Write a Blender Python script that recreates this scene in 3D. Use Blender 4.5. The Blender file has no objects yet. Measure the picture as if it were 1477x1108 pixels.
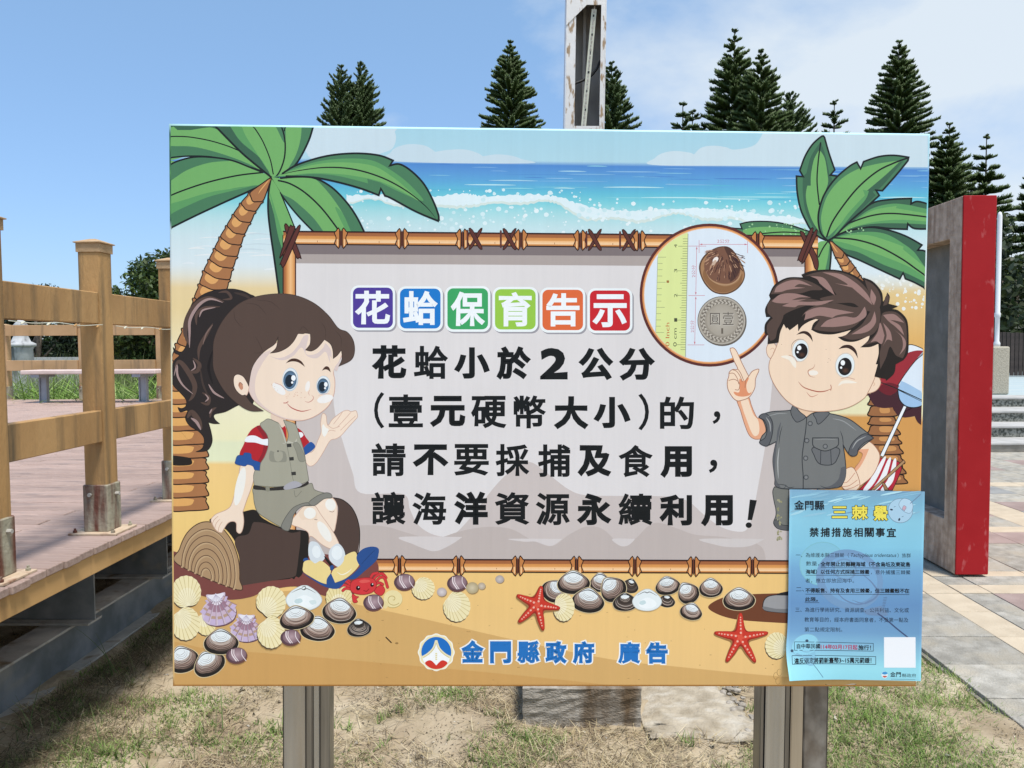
import bpy, bmesh, math, random
import numpy as np
from mathutils import Vector, Matrix
from mathutils.geometry import tessellate_polygon

scene = bpy.context.scene
COL = scene.collection
R = math.radians

# ---------------------------------------------------------------- camera
cam_d = bpy.data.cameras.new('camera')
cam = bpy.data.objects.new('camera', cam_d)
COL.objects.link(cam)
cam_d.sensor_width = 36.0
cam_d.lens = 36.0 * 1120.0 / 1477.0
cam_d.clip_start = 0.05
cam_d.clip_end = 3000.0
rt = Vector((0.99963545, 0.02629962, -0.00610676))
up = Vector((0.00483526, 0.04814169, 0.99882881))
bk = Vector((0.02656281, -0.99849422, 0.04799697))
m = Matrix((rt, up, bk)).transposed().to_4x4()
m.translation = Vector((0, 0, 1.55))
cam.matrix_world = m
scene.camera = cam

# ---------------------------------------------------------------- light
SUN_EL, SUN_AZ = 70.0, 140.0          # azimuth from +Y towards +X
world = bpy.data.worlds.new("World")
scene.world = world
world.use_nodes = True
nt = world.node_tree
nt.nodes.clear()
def N(t, **k):
    n = nt.nodes.new(t)
    for a, b in k.items():
        setattr(n, a, b)
    return n
out = N('ShaderNodeOutputWorld')
bg = N('ShaderNodeBackground')
bg.inputs['Strength'].default_value = 0.15
sky = N('ShaderNodeTexSky', sky_type='NISHITA', sun_disc=False)
sky.sun_elevation = R(SUN_EL)
sky.sun_rotation = R(SUN_AZ)
sky.air_density = 1.0
sky.dust_density = 0.5
sky.ozone_density = 1.2
tc = N('ShaderNodeTexCoord')
mp = N('ShaderNodeMapping')
mp.inputs['Location'].default_value = (0.35, 1.9, 0.2)
mp.inputs['Scale'].default_value = (1.0, 1.0, 1.7)
ns = N('ShaderNodeTexNoise')
ns.inputs['Scale'].default_value = 3.4
ns.inputs['Detail'].default_value = 7.0
ns.inputs['Roughness'].default_value = 0.56
ns.inputs['Distortion'].default_value = 0.1
sep = N('ShaderNodeSeparateXYZ')
grd = N('ShaderNodeMapRange')
grd.inputs['From Min'].default_value = -0.35
grd.inputs['From Max'].default_value = 0.35
grd.inputs['To Min'].default_value = -0.30
grd.inputs['To Max'].default_value = 0.15
add = N('ShaderNodeMath', operation='ADD')
rmp = N('ShaderNodeValToRGB')
rmp.color_ramp.elements[0].position = 0.40
rmp.color_ramp.elements[1].position = 0.72
rmp.color_ramp.elements[1].color = (0.85, 0.85, 0.85, 1)
mix = N('ShaderNodeMix', data_type='RGBA')
mix.inputs[7].default_value = (3.9, 4.25, 4.5, 1)
L = nt.links.new
L(tc.outputs['Generated'], mp.inputs['Vector'])
L(mp.outputs['Vector'], ns.inputs['Vector'])
L(tc.outputs['Generated'], sep.inputs['Vector'])
L(sep.outputs['X'], grd.inputs['Value'])
L(ns.outputs['Fac'], add.inputs[0])
L(grd.outputs['Result'], add.inputs[1])
L(add.outputs[0], rmp.inputs['Fac'])
L(rmp.outputs['Color'], mix.inputs[0])
el = N('ShaderNodeMapRange')
el.inputs['From Min'].default_value = 0.0
el.inputs['From Max'].default_value = 0.42
er = N('ShaderNodeMix', data_type='RGBA')
er.inputs[6].default_value = (0.41, 0.50, 0.71, 1)
er.inputs[7].default_value = (0.95, 1.03, 1.01, 1)
mu = N('ShaderNodeMix', data_type='RGBA', blend_type='MULTIPLY')
mu.inputs[0].default_value = 1.0
L(sep.outputs['Z'], el.inputs['Value'])
L(el.outputs['Result'], er.inputs[0])
L(sky.outputs['Color'], mu.inputs[6])
L(er.outputs[2], mu.inputs[7])
L(mu.outputs[2], mix.inputs[6])
L(mix.outputs[2], bg.inputs['Color'])
L(bg.outputs['Background'], out.inputs['Surface'])

sun_d = bpy.data.lights.new('sun', 'SUN')
sun_d.energy = 3.4
sun_d.angle = R(13)
sun_d.color = (1.0, 0.955, 0.89)
sun = bpy.data.objects.new('sun', sun_d)
COL.objects.link(sun)
sdir = Vector((math.sin(R(SUN_AZ)) * math.cos(R(SUN_EL)), math.cos(R(SUN_AZ)) * math.cos(R(SUN_EL)), math.sin(R(SUN_EL))))
sun.rotation_euler = sdir.to_track_quat('Z', 'Y').to_euler()
sun.location = (0, 0, 30)

scene.view_settings.view_transform = 'Standard'
scene.view_settings.look = 'None'
scene.view_settings.exposure = 0.48
scene.view_settings.gamma = 1.0
scene.view_settings.use_curve_mapping = False
scene.cycles.max_bounces = 8
scene.cycles.use_denoising = True

# ---------------------------------------------------------------- helpers
def s2l(c):
    return c / 12.92 if c <= 0.04045 else ((c + 0.055) / 1.055) ** 2.4
def hexc(h, k=1.0):
    if isinstance(h, (tuple, list)):
        return tuple(h)
    return tuple(s2l(int(h[i:i + 2], 16) / 255.0) * k for i in (0, 2, 4))

MATS = {}
def mat(name, c1, c2=None, c3=None, scale=6.0, rough=0.8, metal=0.0, bump=0.0, bscale=40.0, stretch=(1, 1, 1),
        spec=0.4, pos=(0.35, 0.65), detail=6.0, stain=None, stain_pos=(0.55, 0.75), stain_scale=(8, 8, 0.7), coord='Object', rnd=0.0):
    m = bpy.data.materials.new(name)
    MATS[name] = m
    m.use_nodes = True
    t = m.node_tree
    b = t.nodes['Principled BSDF']
    b.inputs['Roughness'].default_value = rough
    b.inputs['Metallic'].default_value = metal
    b.inputs['Specular IOR Level'].default_value = spec
    tc = t.nodes.new('ShaderNodeTexCoord')
    mp = t.nodes.new('ShaderNodeMapping')
    mp.inputs['Scale'].default_value = stretch
    t.links.new(tc.outputs[coord], mp.inputs['Vector'])
    ns = t.nodes.new('ShaderNodeTexNoise')
    ns.inputs['Scale'].default_value = scale
    ns.inputs['Detail'].default_value = detail
    t.links.new(mp.outputs['Vector'], ns.inputs['Vector'])
    cr = t.nodes.new('ShaderNodeValToRGB')
    e = cr.color_ramp.elements
    e[0].position, e[1].position = pos
    e[0].color = (*c1, 1)
    e[1].color = (*(c2 or c1), 1)
    if c3:
        x = e.new((pos[0] + pos[1]) / 2)
        x.color = (*c3, 1)
    t.links.new(ns.outputs['Fac'], cr.inputs['Fac'])
    col = cr.outputs['Color']
    if stain:
        mp2 = t.nodes.new('ShaderNodeMapping')
        mp2.inputs['Scale'].default_value = stain_scale
        t.links.new(tc.outputs[coord], mp2.inputs['Vector'])
        n2 = t.nodes.new('ShaderNodeTexNoise')
        n2.inputs['Scale'].default_value = 1.0
        n2.inputs['Detail'].default_value = 5.0
        t.links.new(mp2.outputs['Vector'], n2.inputs['Vector'])
        r2 = t.nodes.new('ShaderNodeMapRange')
        r2.inputs['From Min'].default_value = stain_pos[0]
        r2.inputs['From Max'].default_value = stain_pos[1]
        t.links.new(n2.outputs['Fac'], r2.inputs['Value'])
        mx = t.nodes.new('ShaderNodeMix')
        mx.data_type = 'RGBA'
        t.links.new(r2.outputs['Result'], mx.inputs[0])
        t.links.new(col, mx.inputs[6])
        mx.inputs[7].default_value = (*stain, 1)
        col = mx.outputs[2]
    if rnd:
        oi = t.nodes.new('ShaderNodeObjectInfo')
        mr = t.nodes.new('ShaderNodeMapRange')
        mr.inputs['To Min'].default_value = 1 - rnd
        mr.inputs['To Max'].default_value = 1 + rnd
        t.links.new(oi.outputs['Random'], mr.inputs['Value'])
        mm = t.nodes.new('ShaderNodeVectorMath')
        mm.operation = 'SCALE'
        t.links.new(col, mm.inputs[0])
        t.links.new(mr.outputs['Result'], mm.inputs['Scale'])
        col = mm.outputs[0]
    t.links.new(col, b.inputs['Base Color'])
    if bump:
        nb = t.nodes.new('ShaderNodeTexNoise')
        nb.inputs['Scale'].default_value = bscale
        nb.inputs['Detail'].default_value = 5.0
        t.links.new(mp.outputs['Vector'], nb.inputs['Vector'])
        bp = t.nodes.new('ShaderNodeBump')
        bp.inputs['Strength'].default_value = bump
        bp.inputs['Distance'].default_value = 0.01
        t.links.new(nb.outputs['Fac'], bp.inputs['Height'])
        t.links.new(bp.outputs['Normal'], b.inputs['Normal'])
    return m

def vcmat(name, rough=0.6, spec=0.3, trans=0.0, gain_noise=0.0, gain=1.0):
    """material whose base colour is the mesh's own colour attribute (print, leaves)"""
    m = bpy.data.materials.new(name)
    MATS[name] = m
    m.use_nodes = True
    t = m.node_tree
    b = t.nodes['Principled BSDF']
    b.inputs['Roughness'].default_value = rough
    b.inputs['Specular IOR Level'].default_value = spec
    a = t.nodes.new('ShaderNodeAttribute')
    a.attribute_name = 'Col'
    col = a.outputs['Color']
    if gain_noise:
        tc = t.nodes.new('ShaderNodeTexCoord')
        mp = t.nodes.new('ShaderNodeMapping')
        mp.inputs['Scale'].default_value = (55, 1, 2.2)
        n1 = t.nodes.new('ShaderNodeTexNoise')
        n1.inputs['Scale'].default_value = 1.0
        n1.inputs['Detail'].default_value = 8.0
        n1.inputs['Roughness'].default_value = 0.7
        n2 = t.nodes.new('ShaderNodeTexNoise')
        n2.inputs['Scale'].default_value = 3.0
        n2.inputs['Detail'].default_value = 6.0
        t.links.new(tc.outputs['Object'], mp.inputs['Vector'])
        t.links.new(mp.outputs['Vector'], n1.inputs['Vector'])
        t.links.new(tc.outputs['Object'], n2.inputs['Vector'])
        ad = t.nodes.new('ShaderNodeMath')
        ad.operation = 'ADD'
        t.links.new(n1.outputs['Fac'], ad.inputs[0])
        t.links.new(n2.outputs['Fac'], ad.inputs[1])
        mr = t.nodes.new('ShaderNodeMapRange')
        mr.inputs['From Min'].default_value = 0.6
        mr.inputs['From Max'].default_value = 1.4
        mr.inputs['To Min'].default_value = gain - gain_noise
        mr.inputs['To Max'].default_value = gain + gain_noise
        t.links.new(ad.outputs[0], mr.inputs['Value'])
        sc = t.nodes.new('ShaderNodeVectorMath')
        sc.operation = 'SCALE'
        t.links.new(col, sc.inputs[0])
        t.links.new(mr.outputs['Result'], sc.inputs['Scale'])
        col = sc.outputs[0]
    t.links.new(col, b.inputs['Base Color'])
    if trans:
        tr = t.nodes.new('ShaderNodeBsdfTranslucent')
        t.links.new(col, tr.inputs['Color'])
        mx = t.nodes.new('ShaderNodeMixShader')
        mx.inputs[0].default_value = trans
        t.links.new(b.outputs[0], mx.inputs[1])
        t.links.new(tr.outputs[0], mx.inputs[2])
        t.links.new(mx.outputs[0], t.nodes['Material Output'].inputs['Surface'])
    return m

def tag(o, label=None, cat=None, group=None, kind=None):
    if label: o['label'] = label
    if cat: o['category'] = cat
    if group: o['group'] = group
    if kind: o['kind'] = kind
    return o
def empty(name, loc, label, cat, group=None):
    o = bpy.data.objects.new(name, None)
    o.empty_display_size = 0.1
    COL.objects.link(o)
    o.location = loc
    return tag(o, label, cat, group)
def rootloc(p):
    v = Vector((0, 0, 0))
    while p is not None:
        v += p.location
        p = p.parent
    return v
def link(name, me, mt=None, parent=None, shift=True):
    """mesh given in world coordinates; under an unrotated parent it is moved into the parent's own frame"""
    o = bpy.data.objects.new(name, me)
    COL.objects.link(o)
    if mt is not None and not me.materials:
        me.materials.append(MATS[mt] if isinstance(mt, str) else mt)
    if parent is not None:
        o.parent = parent
        if shift:
            me.transform(Matrix.Translation(-rootloc(parent)))
    return o
def arr_mesh(name, V, F, C=None, smooth=False):
    """V (n,3), F (m,k) arrays; optional per-vertex colours"""
    V = np.asarray(V, np.float32)
    F = np.asarray(F, np.int32)
    me = bpy.data.meshes.new(name)
    k = F.shape[1]
    me.vertices.add(len(V))
    me.vertices.foreach_set('co', V.ravel())
    me.loops.add(F.size)
    me.loops.foreach_set('vertex_index', F.ravel())
    me.polygons.add(len(F))
    me.polygons.foreach_set('loop_start', np.arange(len(F), dtype=np.int32) * k)
    me.polygons.foreach_set('loop_total', np.full(len(F), k, np.int32))
    if C is not None:
        C = np.asarray(C, np.float32)
        if C.shape[1] == 3:
            C = np.hstack([C, np.ones((len(C), 1), np.float32)])
        a = me.color_attributes.new('Col', 'FLOAT_COLOR', 'POINT')
        a.data.foreach_set('color', C.ravel())
    me.update(calc_edges=True)
    if smooth:
        me.polygons.foreach_set('use_smooth', np.ones(len(F), bool))
    return me
def bx(bm, x0, x1, y0, y1, z0, z1, M=None):
    c = [(x0, y0, z0), (x1, y0, z0), (x1, y1, z0), (x0, y1, z0), (x0, y0, z1), (x1, y0, z1), (x1, y1, z1), (x0, y1, z1)]
    v = [bm.verts.new(M @ Vector(p) if M else p) for p in c]
    for f in ((0, 3, 2, 1), (4, 5, 6, 7), (0, 1, 5, 4), (1, 2, 6, 5), (2, 3, 7, 6), (3, 0, 4, 7)):
        bm.faces.new([v[i] for i in f])
    return v
def fin(bm, name='mesh', bevel=0.0, seg=1, smooth=False):
    if bevel:
        bmesh.ops.bevel(bm, geom=list(bm.edges), offset=bevel, segments=seg, affect='EDGES', profile=0.5)
    me = bpy.data.meshes.new(name)
    bm.to_mesh(me)
    bm.free()
    if smooth:
        for p in me.polygons:
            p.use_smooth = True
    return me
def box_mesh(name, b, bevel=0.0, seg=1):
    bm = bmesh.new()
    bx(bm, *b)
    return fin(bm, name, bevel, seg)
def box(name, b, mt, parent=None, bevel=0.0, seg=1):
    return link(name, box_mesh(name, b, bevel, seg), mt, parent)
def prism(bm, poly, z0, z1, M=None):
    """poly: (x,y) list, extruded z0..z1"""
    lo = [bm.verts.new((M @ Vector((x, y, z0))) if M else (x, y, z0)) for x, y in poly]
    hi = [bm.verts.new((M @ Vector((x, y, z1))) if M else (x, y, z1)) for x, y in poly]
    bm.faces.new(lo[::-1])
    bm.faces.new(hi)
    n = len(poly)
    for i in range(n):
        bm.faces.new([lo[i], lo[(i + 1) % n], hi[(i + 1) % n], hi[i]])
def lathe(bm, prof, cx, cy, seg=20, jit=0.0, rs=None):
    rings = []
    for r, z in prof:
        ring = []
        for k in range(seg):
            a = 2 * math.pi * k / seg
            rr = r * (1 + (rs.uniform(-jit, jit) if jit else 0))
            ring.append(bm.verts.new((cx + rr * math.cos(a), cy + rr * math.sin(a), z)))
        rings.append(ring)
    for a, b in zip(rings, rings[1:]):
        for k in range(seg):
            bm.faces.new([a[k], a[(k + 1) % seg], b[(k + 1) % seg], b[k]])
    bm.faces.new(rings[0][::-1])
    bm.faces.new(rings[-1])
def tube(bm, pts, r, seg=8):
    pts = [Vector(p) for p in pts]
    rings = []
    for i, p in enumerate(pts):
        d = (pts[min(i + 1, len(pts) - 1)] - pts[max(i - 1, 0)]).normalized()
        a = d.cross(Vector((0, 0, 1)))
        if a.length < 1e-3:
            a = d.cross(Vector((1, 0, 0)))
        a.normalize()
        b = d.cross(a)
        rr = r[i] if isinstance(r, (list, tuple)) else r
        rings.append([bm.verts.new(p + (a * math.cos(2 * math.pi * k / seg) + b * math.sin(2 * math.pi * k / seg)) * rr) for k in range(seg)])
    for a, b in zip(rings, rings[1:]):
        for k in range(seg):
            bm.faces.new([a[k], a[(k + 1) % seg], b[(k + 1) % seg], b[k]])
    bm.faces.new(rings[0][::-1])
    bm.faces.new(rings[-1])
# ---------------------------------------------------------------- materials
mat('sand', (0.27, 0.21, 0.14), (0.47, 0.40, 0.29), c3=(0.38, 0.31, 0.215), scale=3.5, rough=0.95, bump=0.9, bscale=28, spec=0.1,
    stain=(0.21, 0.165, 0.095), stain_pos=(0.5, 0.72), stain_scale=(7, 7, 7))
mat('far_ground', (0.06, 0.09, 0.03), (0.12, 0.13, 0.06), scale=0.3, rough=0.95, spec=0.1)
mat('post_paint', (0.33, 0.185, 0.068), (0.46, 0.272, 0.108), scale=5, rough=0.7, bump=0.25, bscale=90, stretch=(1, 1, 0.35),
    stain=(0.13, 0.095, 0.05), stain_pos=(0.5, 0.78), stain_scale=(26, 26, 1.6))
mat('rail_paint', (0.335, 0.19, 0.074), (0.455, 0.272, 0.112), scale=5, rough=0.7, bump=0.2, bscale=90, stretch=(1, 1, 0.35),
    stain=(0.12, 0.085, 0.045), stain_pos=(0.5, 0.72), stain_scale=(14, 14, 1.2))
mat('far_rail_paint', (0.40, 0.25, 0.12), (0.50, 0.32, 0.17), scale=3, rough=0.7,
    stain=(0.2, 0.14, 0.08), stain_pos=(0.55, 0.72), stain_scale=(9, 9, 1))
mat('rusty_sleeve', (0.28, 0.26, 0.19), (0.37, 0.345, 0.26), scale=8, rough=0.6, bump=0.4, bscale=60,
    stain=(0.12, 0.042, 0.026), stain_pos=(0.44, 0.60), stain_scale=(17, 17, 2.6))
mat('plate_paint', (0.44, 0.33, 0.22), (0.52, 0.41, 0.30), scale=12, rough=0.8, bump=0.4, bscale=50,
    stain=(0.20, 0.08, 0.04), stain_pos=(0.55, 0.7), stain_scale=(14, 14, 14))
mat('plank', (0.34, 0.238, 0.20), (0.46, 0.34, 0.29), scale=3.0, rough=0.85, bump=0.6, bscale=22, stretch=(1.6, 26, 26), rnd=0.12,
    stain=(0.17, 0.14, 0.135), stain_pos=(0.56, 0.78), stain_scale=(2.5, 9, 9), coord='Generated' if False else 'Object')
mat('plank_edge_grime', (0.16, 0.13, 0.12), (0.26, 0.21, 0.19), scale=20, rough=0.9)
mat('fascia_paint', (0.46, 0.27, 0.10), (0.56, 0.34, 0.14), scale=6, rough=0.65, stretch=(1, 0.4, 1),
    stain=(0.26, 0.15, 0.06), stain_pos=(0.55, 0.75), stain_scale=(12, 12, 2))
mat('galvanised', (0.15, 0.17, 0.18), (0.26, 0.28, 0.30), scale=7, rough=0.55, metal=0.35, bump=0.15, bscale=30,
    stain=(0.33, 0.31, 0.26), stain_pos=(0.58, 0.8), stain_scale=(8, 3, 8))
mat('flange_top', (0.34, 0.33, 0.30), (0.46, 0.44, 0.40), scale=9, rough=0.8, metal=0.0, bump=0.3, bscale=30,
    stain=(0.2, 0.15, 0.09), stain_pos=(0.55, 0.72), stain_scale=(9, 9, 9))
mat('bench_slat', (0.55, 0.44, 0.40), (0.66, 0.54, 0.50), scale=5, rough=0.6)
mat('bench_steel', (0.26, 0.29, 0.33), (0.33, 0.36, 0.40), scale=5, rough=0.5, metal=0.2)
mat('joint_sand', (0.17, 0.155, 0.125), (0.25, 0.23, 0.19), scale=20, rough=0.95, bump=0.5, bscale=80)
mat('slab_grey', (0.25, 0.235, 0.20), (0.38, 0.36, 0.315), scale=16, rough=0.9, bump=0.7, bscale=110, rnd=0.12, detail=12,
    stain=(0.36, 0.32, 0.25), stain_pos=(0.48, 0.72), stain_scale=(5, 5, 5), coord='Object')
mat('slab_tan', (0.44, 0.365, 0.265), (0.53, 0.45, 0.335), scale=5, rough=0.9, bump=0.35, bscale=90, rnd=0.05,
    stain=(0.38, 0.31, 0.22), stain_pos=(0.55, 0.75), stain_scale=(4, 4, 4))
mat('slab_red', (0.25, 0.185, 0.165), (0.33, 0.25, 0.225), scale=5, rough=0.9, bump=0.35, bscale=90, rnd=0.06)
mat('slab_slate', (0.20, 0.20, 0.195), (0.28, 0.28, 0.27), scale=5, rough=0.9, bump=0.35, bscale=90, rnd=0.06)
mat('kerb_concrete', (0.25, 0.225, 0.185), (0.36, 0.33, 0.275), scale=6, rough=0.9, bump=0.6, bscale=70)
mat('step_nosing', (0.34, 0.335, 0.315), (0.44, 0.43, 0.41), scale=5, rough=0.85, bump=0.2, bscale=60)
mat('step_riser', (0.07, 0.075, 0.06), (0.30, 0.30, 0.26), scale=28, rough=0.95, bump=0.8, bscale=60, pos=(0.4, 0.6))
mat('platform', (0.33, 0.42, 0.45), (0.42, 0.47, 0.46), scale=1.6, rough=0.7, stretch=(0.5, 3, 1))
mat('dark_slat', (0.035, 0.026, 0.023), (0.06, 0.045, 0.038), scale=6, rough=0.8, rnd=0.25)
mat('washed_stone', (0.33, 0.30, 0.23), (0.52, 0.48, 0.38), scale=60, rough=0.95, bump=0.8, bscale=90)
mat('white_pole', (0.74, 0.75, 0.76), rough=0.4)
mat('lantern_stone', (0.36, 0.37, 0.38), (0.52, 0.53, 0.54), scale=4, rough=0.9, bump=0.5, bscale=20,
    stain=(0.16, 0.165, 0.17), stain_pos=(0.55, 0.66), stain_scale=(7, 7, 1.3))
mat('pale_wall', (0.42, 0.43, 0.43), (0.5, 0.51, 0.5), scale=3, rough=0.9)
mat('bark', (0.09, 0.07, 0.05), (0.17, 0.14, 0.11), scale=9, rough=0.95, bump=0.5)
mat('red_paint', (0.335, 0.008, 0.012), (0.37, 0.012, 0.016), scale=4, rough=0.55, spec=0.2, bump=0.12, bscale=7,
    stain=(0.47, 0.10, 0.10), stain_pos=(0.63, 0.72), stain_scale=(16, 16, 7))
mat('scraped_concrete', (0.42, 0.31, 0.235), (0.60, 0.47, 0.37), scale=18, rough=0.85, bump=0.8, bscale=60, detail=12,
    stain=(0.23, 0.145, 0.10), stain_pos=(0.46, 0.72), stain_scale=(16, 16, 2.2))
mat('grey_panel', (0.145, 0.142, 0.13), (0.205, 0.2, 0.185), scale=7, rough=0.8, bump=0.4, bscale=40,
    stain=(0.26, 0.26, 0.25), stain_pos=(0.6, 0.85), stain_scale=(9, 9, 5))
mat('formed_concrete', (0.24, 0.21, 0.17), (0.38, 0.345, 0.295), scale=30, rough=0.95, bump=0.7, bscale=80, detail=10, stretch=(1, 1, 2.2),
    stain=(0.12, 0.08, 0.045), stain_pos=(0.52, 0.68), stain_scale=(7, 2, 1.5))
mat('pad_concrete', (0.28, 0.235, 0.17), (0.42, 0.365, 0.28), scale=14, rough=0.95, bump=1.0, bscale=50, detail=10, stain=(0.46, 0.42, 0.35), stain_pos=(0.5, 0.7), stain_scale=(9, 14, 9))
mat('rusty_white', (0.70, 0.69, 0.67), (0.78, 0.77, 0.75), scale=3, rough=0.55, bump=0.1,
    stain=(0.36, 0.25, 0.15), stain_pos=(0.54, 0.62), stain_scale=(60, 60, 17))
mat('rusty_white_clean_shaded', (0.66, 0.69, 0.74), (0.74, 0.77, 0.8), scale=3, rough=0.5,  # mast's left wall: less rust, bluish shade put into the colour
    stain=(0.35, 0.24, 0.16), stain_pos=(0.66, 0.74), stain_scale=(16, 16, 5))
mat('pole_inside', (0.30, 0.27, 0.235), (0.55, 0.51, 0.46), scale=6, rough=0.5, metal=0.1, stretch=(1, 1, 0.7))
mat('strip_plastic', (0.52, 0.53, 0.43), (0.60, 0.60, 0.50), scale=8, rough=0.4)
mat('black_cable', (0.012, 0.012, 0.012), rough=0.5)
vcmat('leaf', rough=0.55, spec=0.35, trans=0.25)
vcmat('blade', rough=0.65, spec=0.25, trans=0.3)

# ---------------------------------------------------------------- ground
def struct(name, me, mt):
    return tag(link(name, me, mt), kind='structure')
# one sheet: fine near the camera, out to the horizon
def ground_h(x, y):
    return (0.018 * np.sin(x * 3.1 + 1.3) * np.sin(y * 2.7 + 0.4) + 0.011 * np.sin(x * 7.3 + y * 5.1) + 0.007 * np.sin(x * 15 - y * 13)) - 0.012
gx = np.concatenate([[-900, -200, -60, -25, -12], np.arange(-7, 2.3, 0.075), [2.4, 3, 8, 25, 60, 200, 900]])
gy = np.concatenate([[-300, -60, -10, 0], np.arange(1, 9, 0.09), [9.5, 12, 20, 40, 90, 250, 1500]])
X, Y = np.meshgrid(gx, gy)
Z = ground_h(X, Y)
w = np.clip((Y - 1) / 0.5, 0, 1) * np.clip((9 - Y) / 1, 0, 1) * np.clip((X + 7) / 1, 0, 1) * np.clip((2.4 - X) / 0.1, 0, 1)
rs = np.random.RandomState(3)
Z = (Z + rs.normal(0, 0.0035, Z.shape) + 0.014 * np.clip((X - 1.4) / .4, 0, 1) + 0.010 * np.sin(Y * 5.3) * np.sin(Y * 11.1 + 1) * (X > 1.6) - np.clip(X - 1.90, 0, 9) * 0.16) * w - 0.06 * (1 - w)
nx, ny = len(gx), len(gy)
idx = np.arange(nx * ny).reshape(ny, nx)
F = np.stack([idx[:-1, :-1], idx[:-1, 1:], idx[1:, 1:], idx[1:, :-1]], -1).reshape(-1, 4)
struct('ground', arr_mesh('ground', np.stack([X, Y, Z], -1).reshape(-1, 3), F, smooth=True), 'sand')

# ---------------------------------------------------------------- plaza of laid slabs
XB = [1.965, 2.43, 2.64, 2.83, 3.29, 3.74, 4.13, 4.48, 4.97, 5.30, 5.75, 6.2, 6.65, 7.1, 7.55, 8.0]
YB = [2.3, 2.66, 3.0, 3.36, 3.72, 4.08, 4.47, 4.80, 4.97, 5.16, 5.28, 5.66, 6.02, 6.38, 6.58, 6.98, 7.2, 7.62, 8.04, 8.46, 8.7, 9.12, 9.54, 9.96, 10.38, 10.8, 11.14]
XT = {1, 6}
YT = {7, 9, 13, 19}
plaza = struct('plaza_paving', box_mesh('plaza_base', (1.945, 26, -3, 11.15, -0.12, -0.006)), 'joint_sand')
slab_cache = {}
rnd = random.Random(5)
def slab_kind(i, j):
    if j in YT: return 'slab_tan'
    if i in XT: return 'slab_tan'
    if i == 7 and j % 3 == 0: return 'slab_slate'
    if (i >= 3 and (i * 2 + j) % 5 == 0 and j > 4) or (i, j) in ((3, 6), (4, 6), (5, 12), (4, 12)): return 'slab_red'
    return 'slab_grey'
n_s = 0
rest = {k: bmesh.new() for k in ('slab_tan', 'slab_red', 'slab_grey', 'slab_slate')}
for i in range(len(XB) - 1):
    for j in range(len(YB) - 1):
        x0, x1, y0, y1 = XB[i], XB[i + 1], YB[j], YB[j + 1]
        lo, hi = 0.5 * y0 - 0.25, 0.74 * y1 + 0.35
        k = slab_kind(i, j)
        if x1 > lo and x0 < hi:
            dx, dy = x1 - x0, y1 - y0
            key = (round(dx, 2), round(dy, 2), k)
            if key not in slab_cache:
                me = box_mesh('paving_slab', (-dx / 2 + 0.003, dx / 2 - 0.003, -dy / 2 + 0.003, dy / 2 - 0.003, -0.03, 0.03), 0.0025)
                me.materials.append(MATS[k])
                slab_cache[key] = me
            o = bpy.data.objects.new('paving_slab', slab_cache[key])
            COL.objects.link(o)
            o.parent = plaza
            o.location = ((x0 + x1) / 2, (y0 + y1) / 2, rnd.uniform(-0.002, 0.0025) - 0.018)
            o.rotation_euler = (rnd.uniform(-.003, .003), rnd.uniform(-.003, .003), 0)
            n_s += 1
        else:
            bx(rest[k], x0 + .003, x1 - .003, y0 + .003, y1 - .003, -0.05, 0.012)
for xi in range(40):
    for yi in range(32):
        x0, y0 = 8.0 + xi * 0.45, -2.96 + yi * 0.44
        k = 'slab_tan' if xi % 5 == 1 or yi % 6 == 2 else ('slab_red' if (xi * 2 + yi) % 7 == 0 else 'slab_grey')
        bx(rest[k], x0 + .003, x0 + .447, y0 + .003, min(y0 + .437, 11.14), -0.05, 0.012)
for xi in range(14):
    for yi in range(12):
        x0, y0 = 1.965 + xi * 0.431, -2.96 + yi * 0.438
        k = 'slab_tan' if xi % 5 == 1 or yi % 6 == 2 else ('slab_red' if (xi * 2 + yi) % 7 == 0 else 'slab_grey')
        bx(rest[k], x0 + .003, x0 + .428, y0 + .003, y0 + .435, -0.05, 0.011)
for k, bm in rest.items():
    o = link('distant_slabs', fin(bm), k, plaza)
    tag(o, kind='stuff')

# steps up to the raised terrace
ys = [11.15, 11.85, 12.5, 13.35]
zs = [0.14, 0.31, 0.48, 0.64]
steps = struct('steps', box_mesh('steps_core', (5.0, 30, 11.17, 13.37, -0.1, 0.10)), 'kerb_concrete')
for k in range(4):
    y1 = ys[k + 1] + 0.03 if k < 3 else 13.95
    zb = (zs[k - 1] if k else 0.0) - 0.03
    link('riser', box_mesh('riser', (5.0, 30, ys[k] + 0.03, y1, zb, zs[k] - 0.035)), 'step_riser', steps)
    link('tread', box_mesh('tread', (4.99, 30, ys[k], y1, zs[k] - 0.034, zs[k]), 0.006), 'step_nosing', steps)
struct('terrace', box_mesh('terrace', (5.0, 60, 13.96, 26, -0.1, 0.632)), 'platform')
far = bmesh.new()
bx(far, -200, 60, 27, 260, -0.4, -0.02)
struct('meadow', fin(far), 'far_ground')

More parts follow.
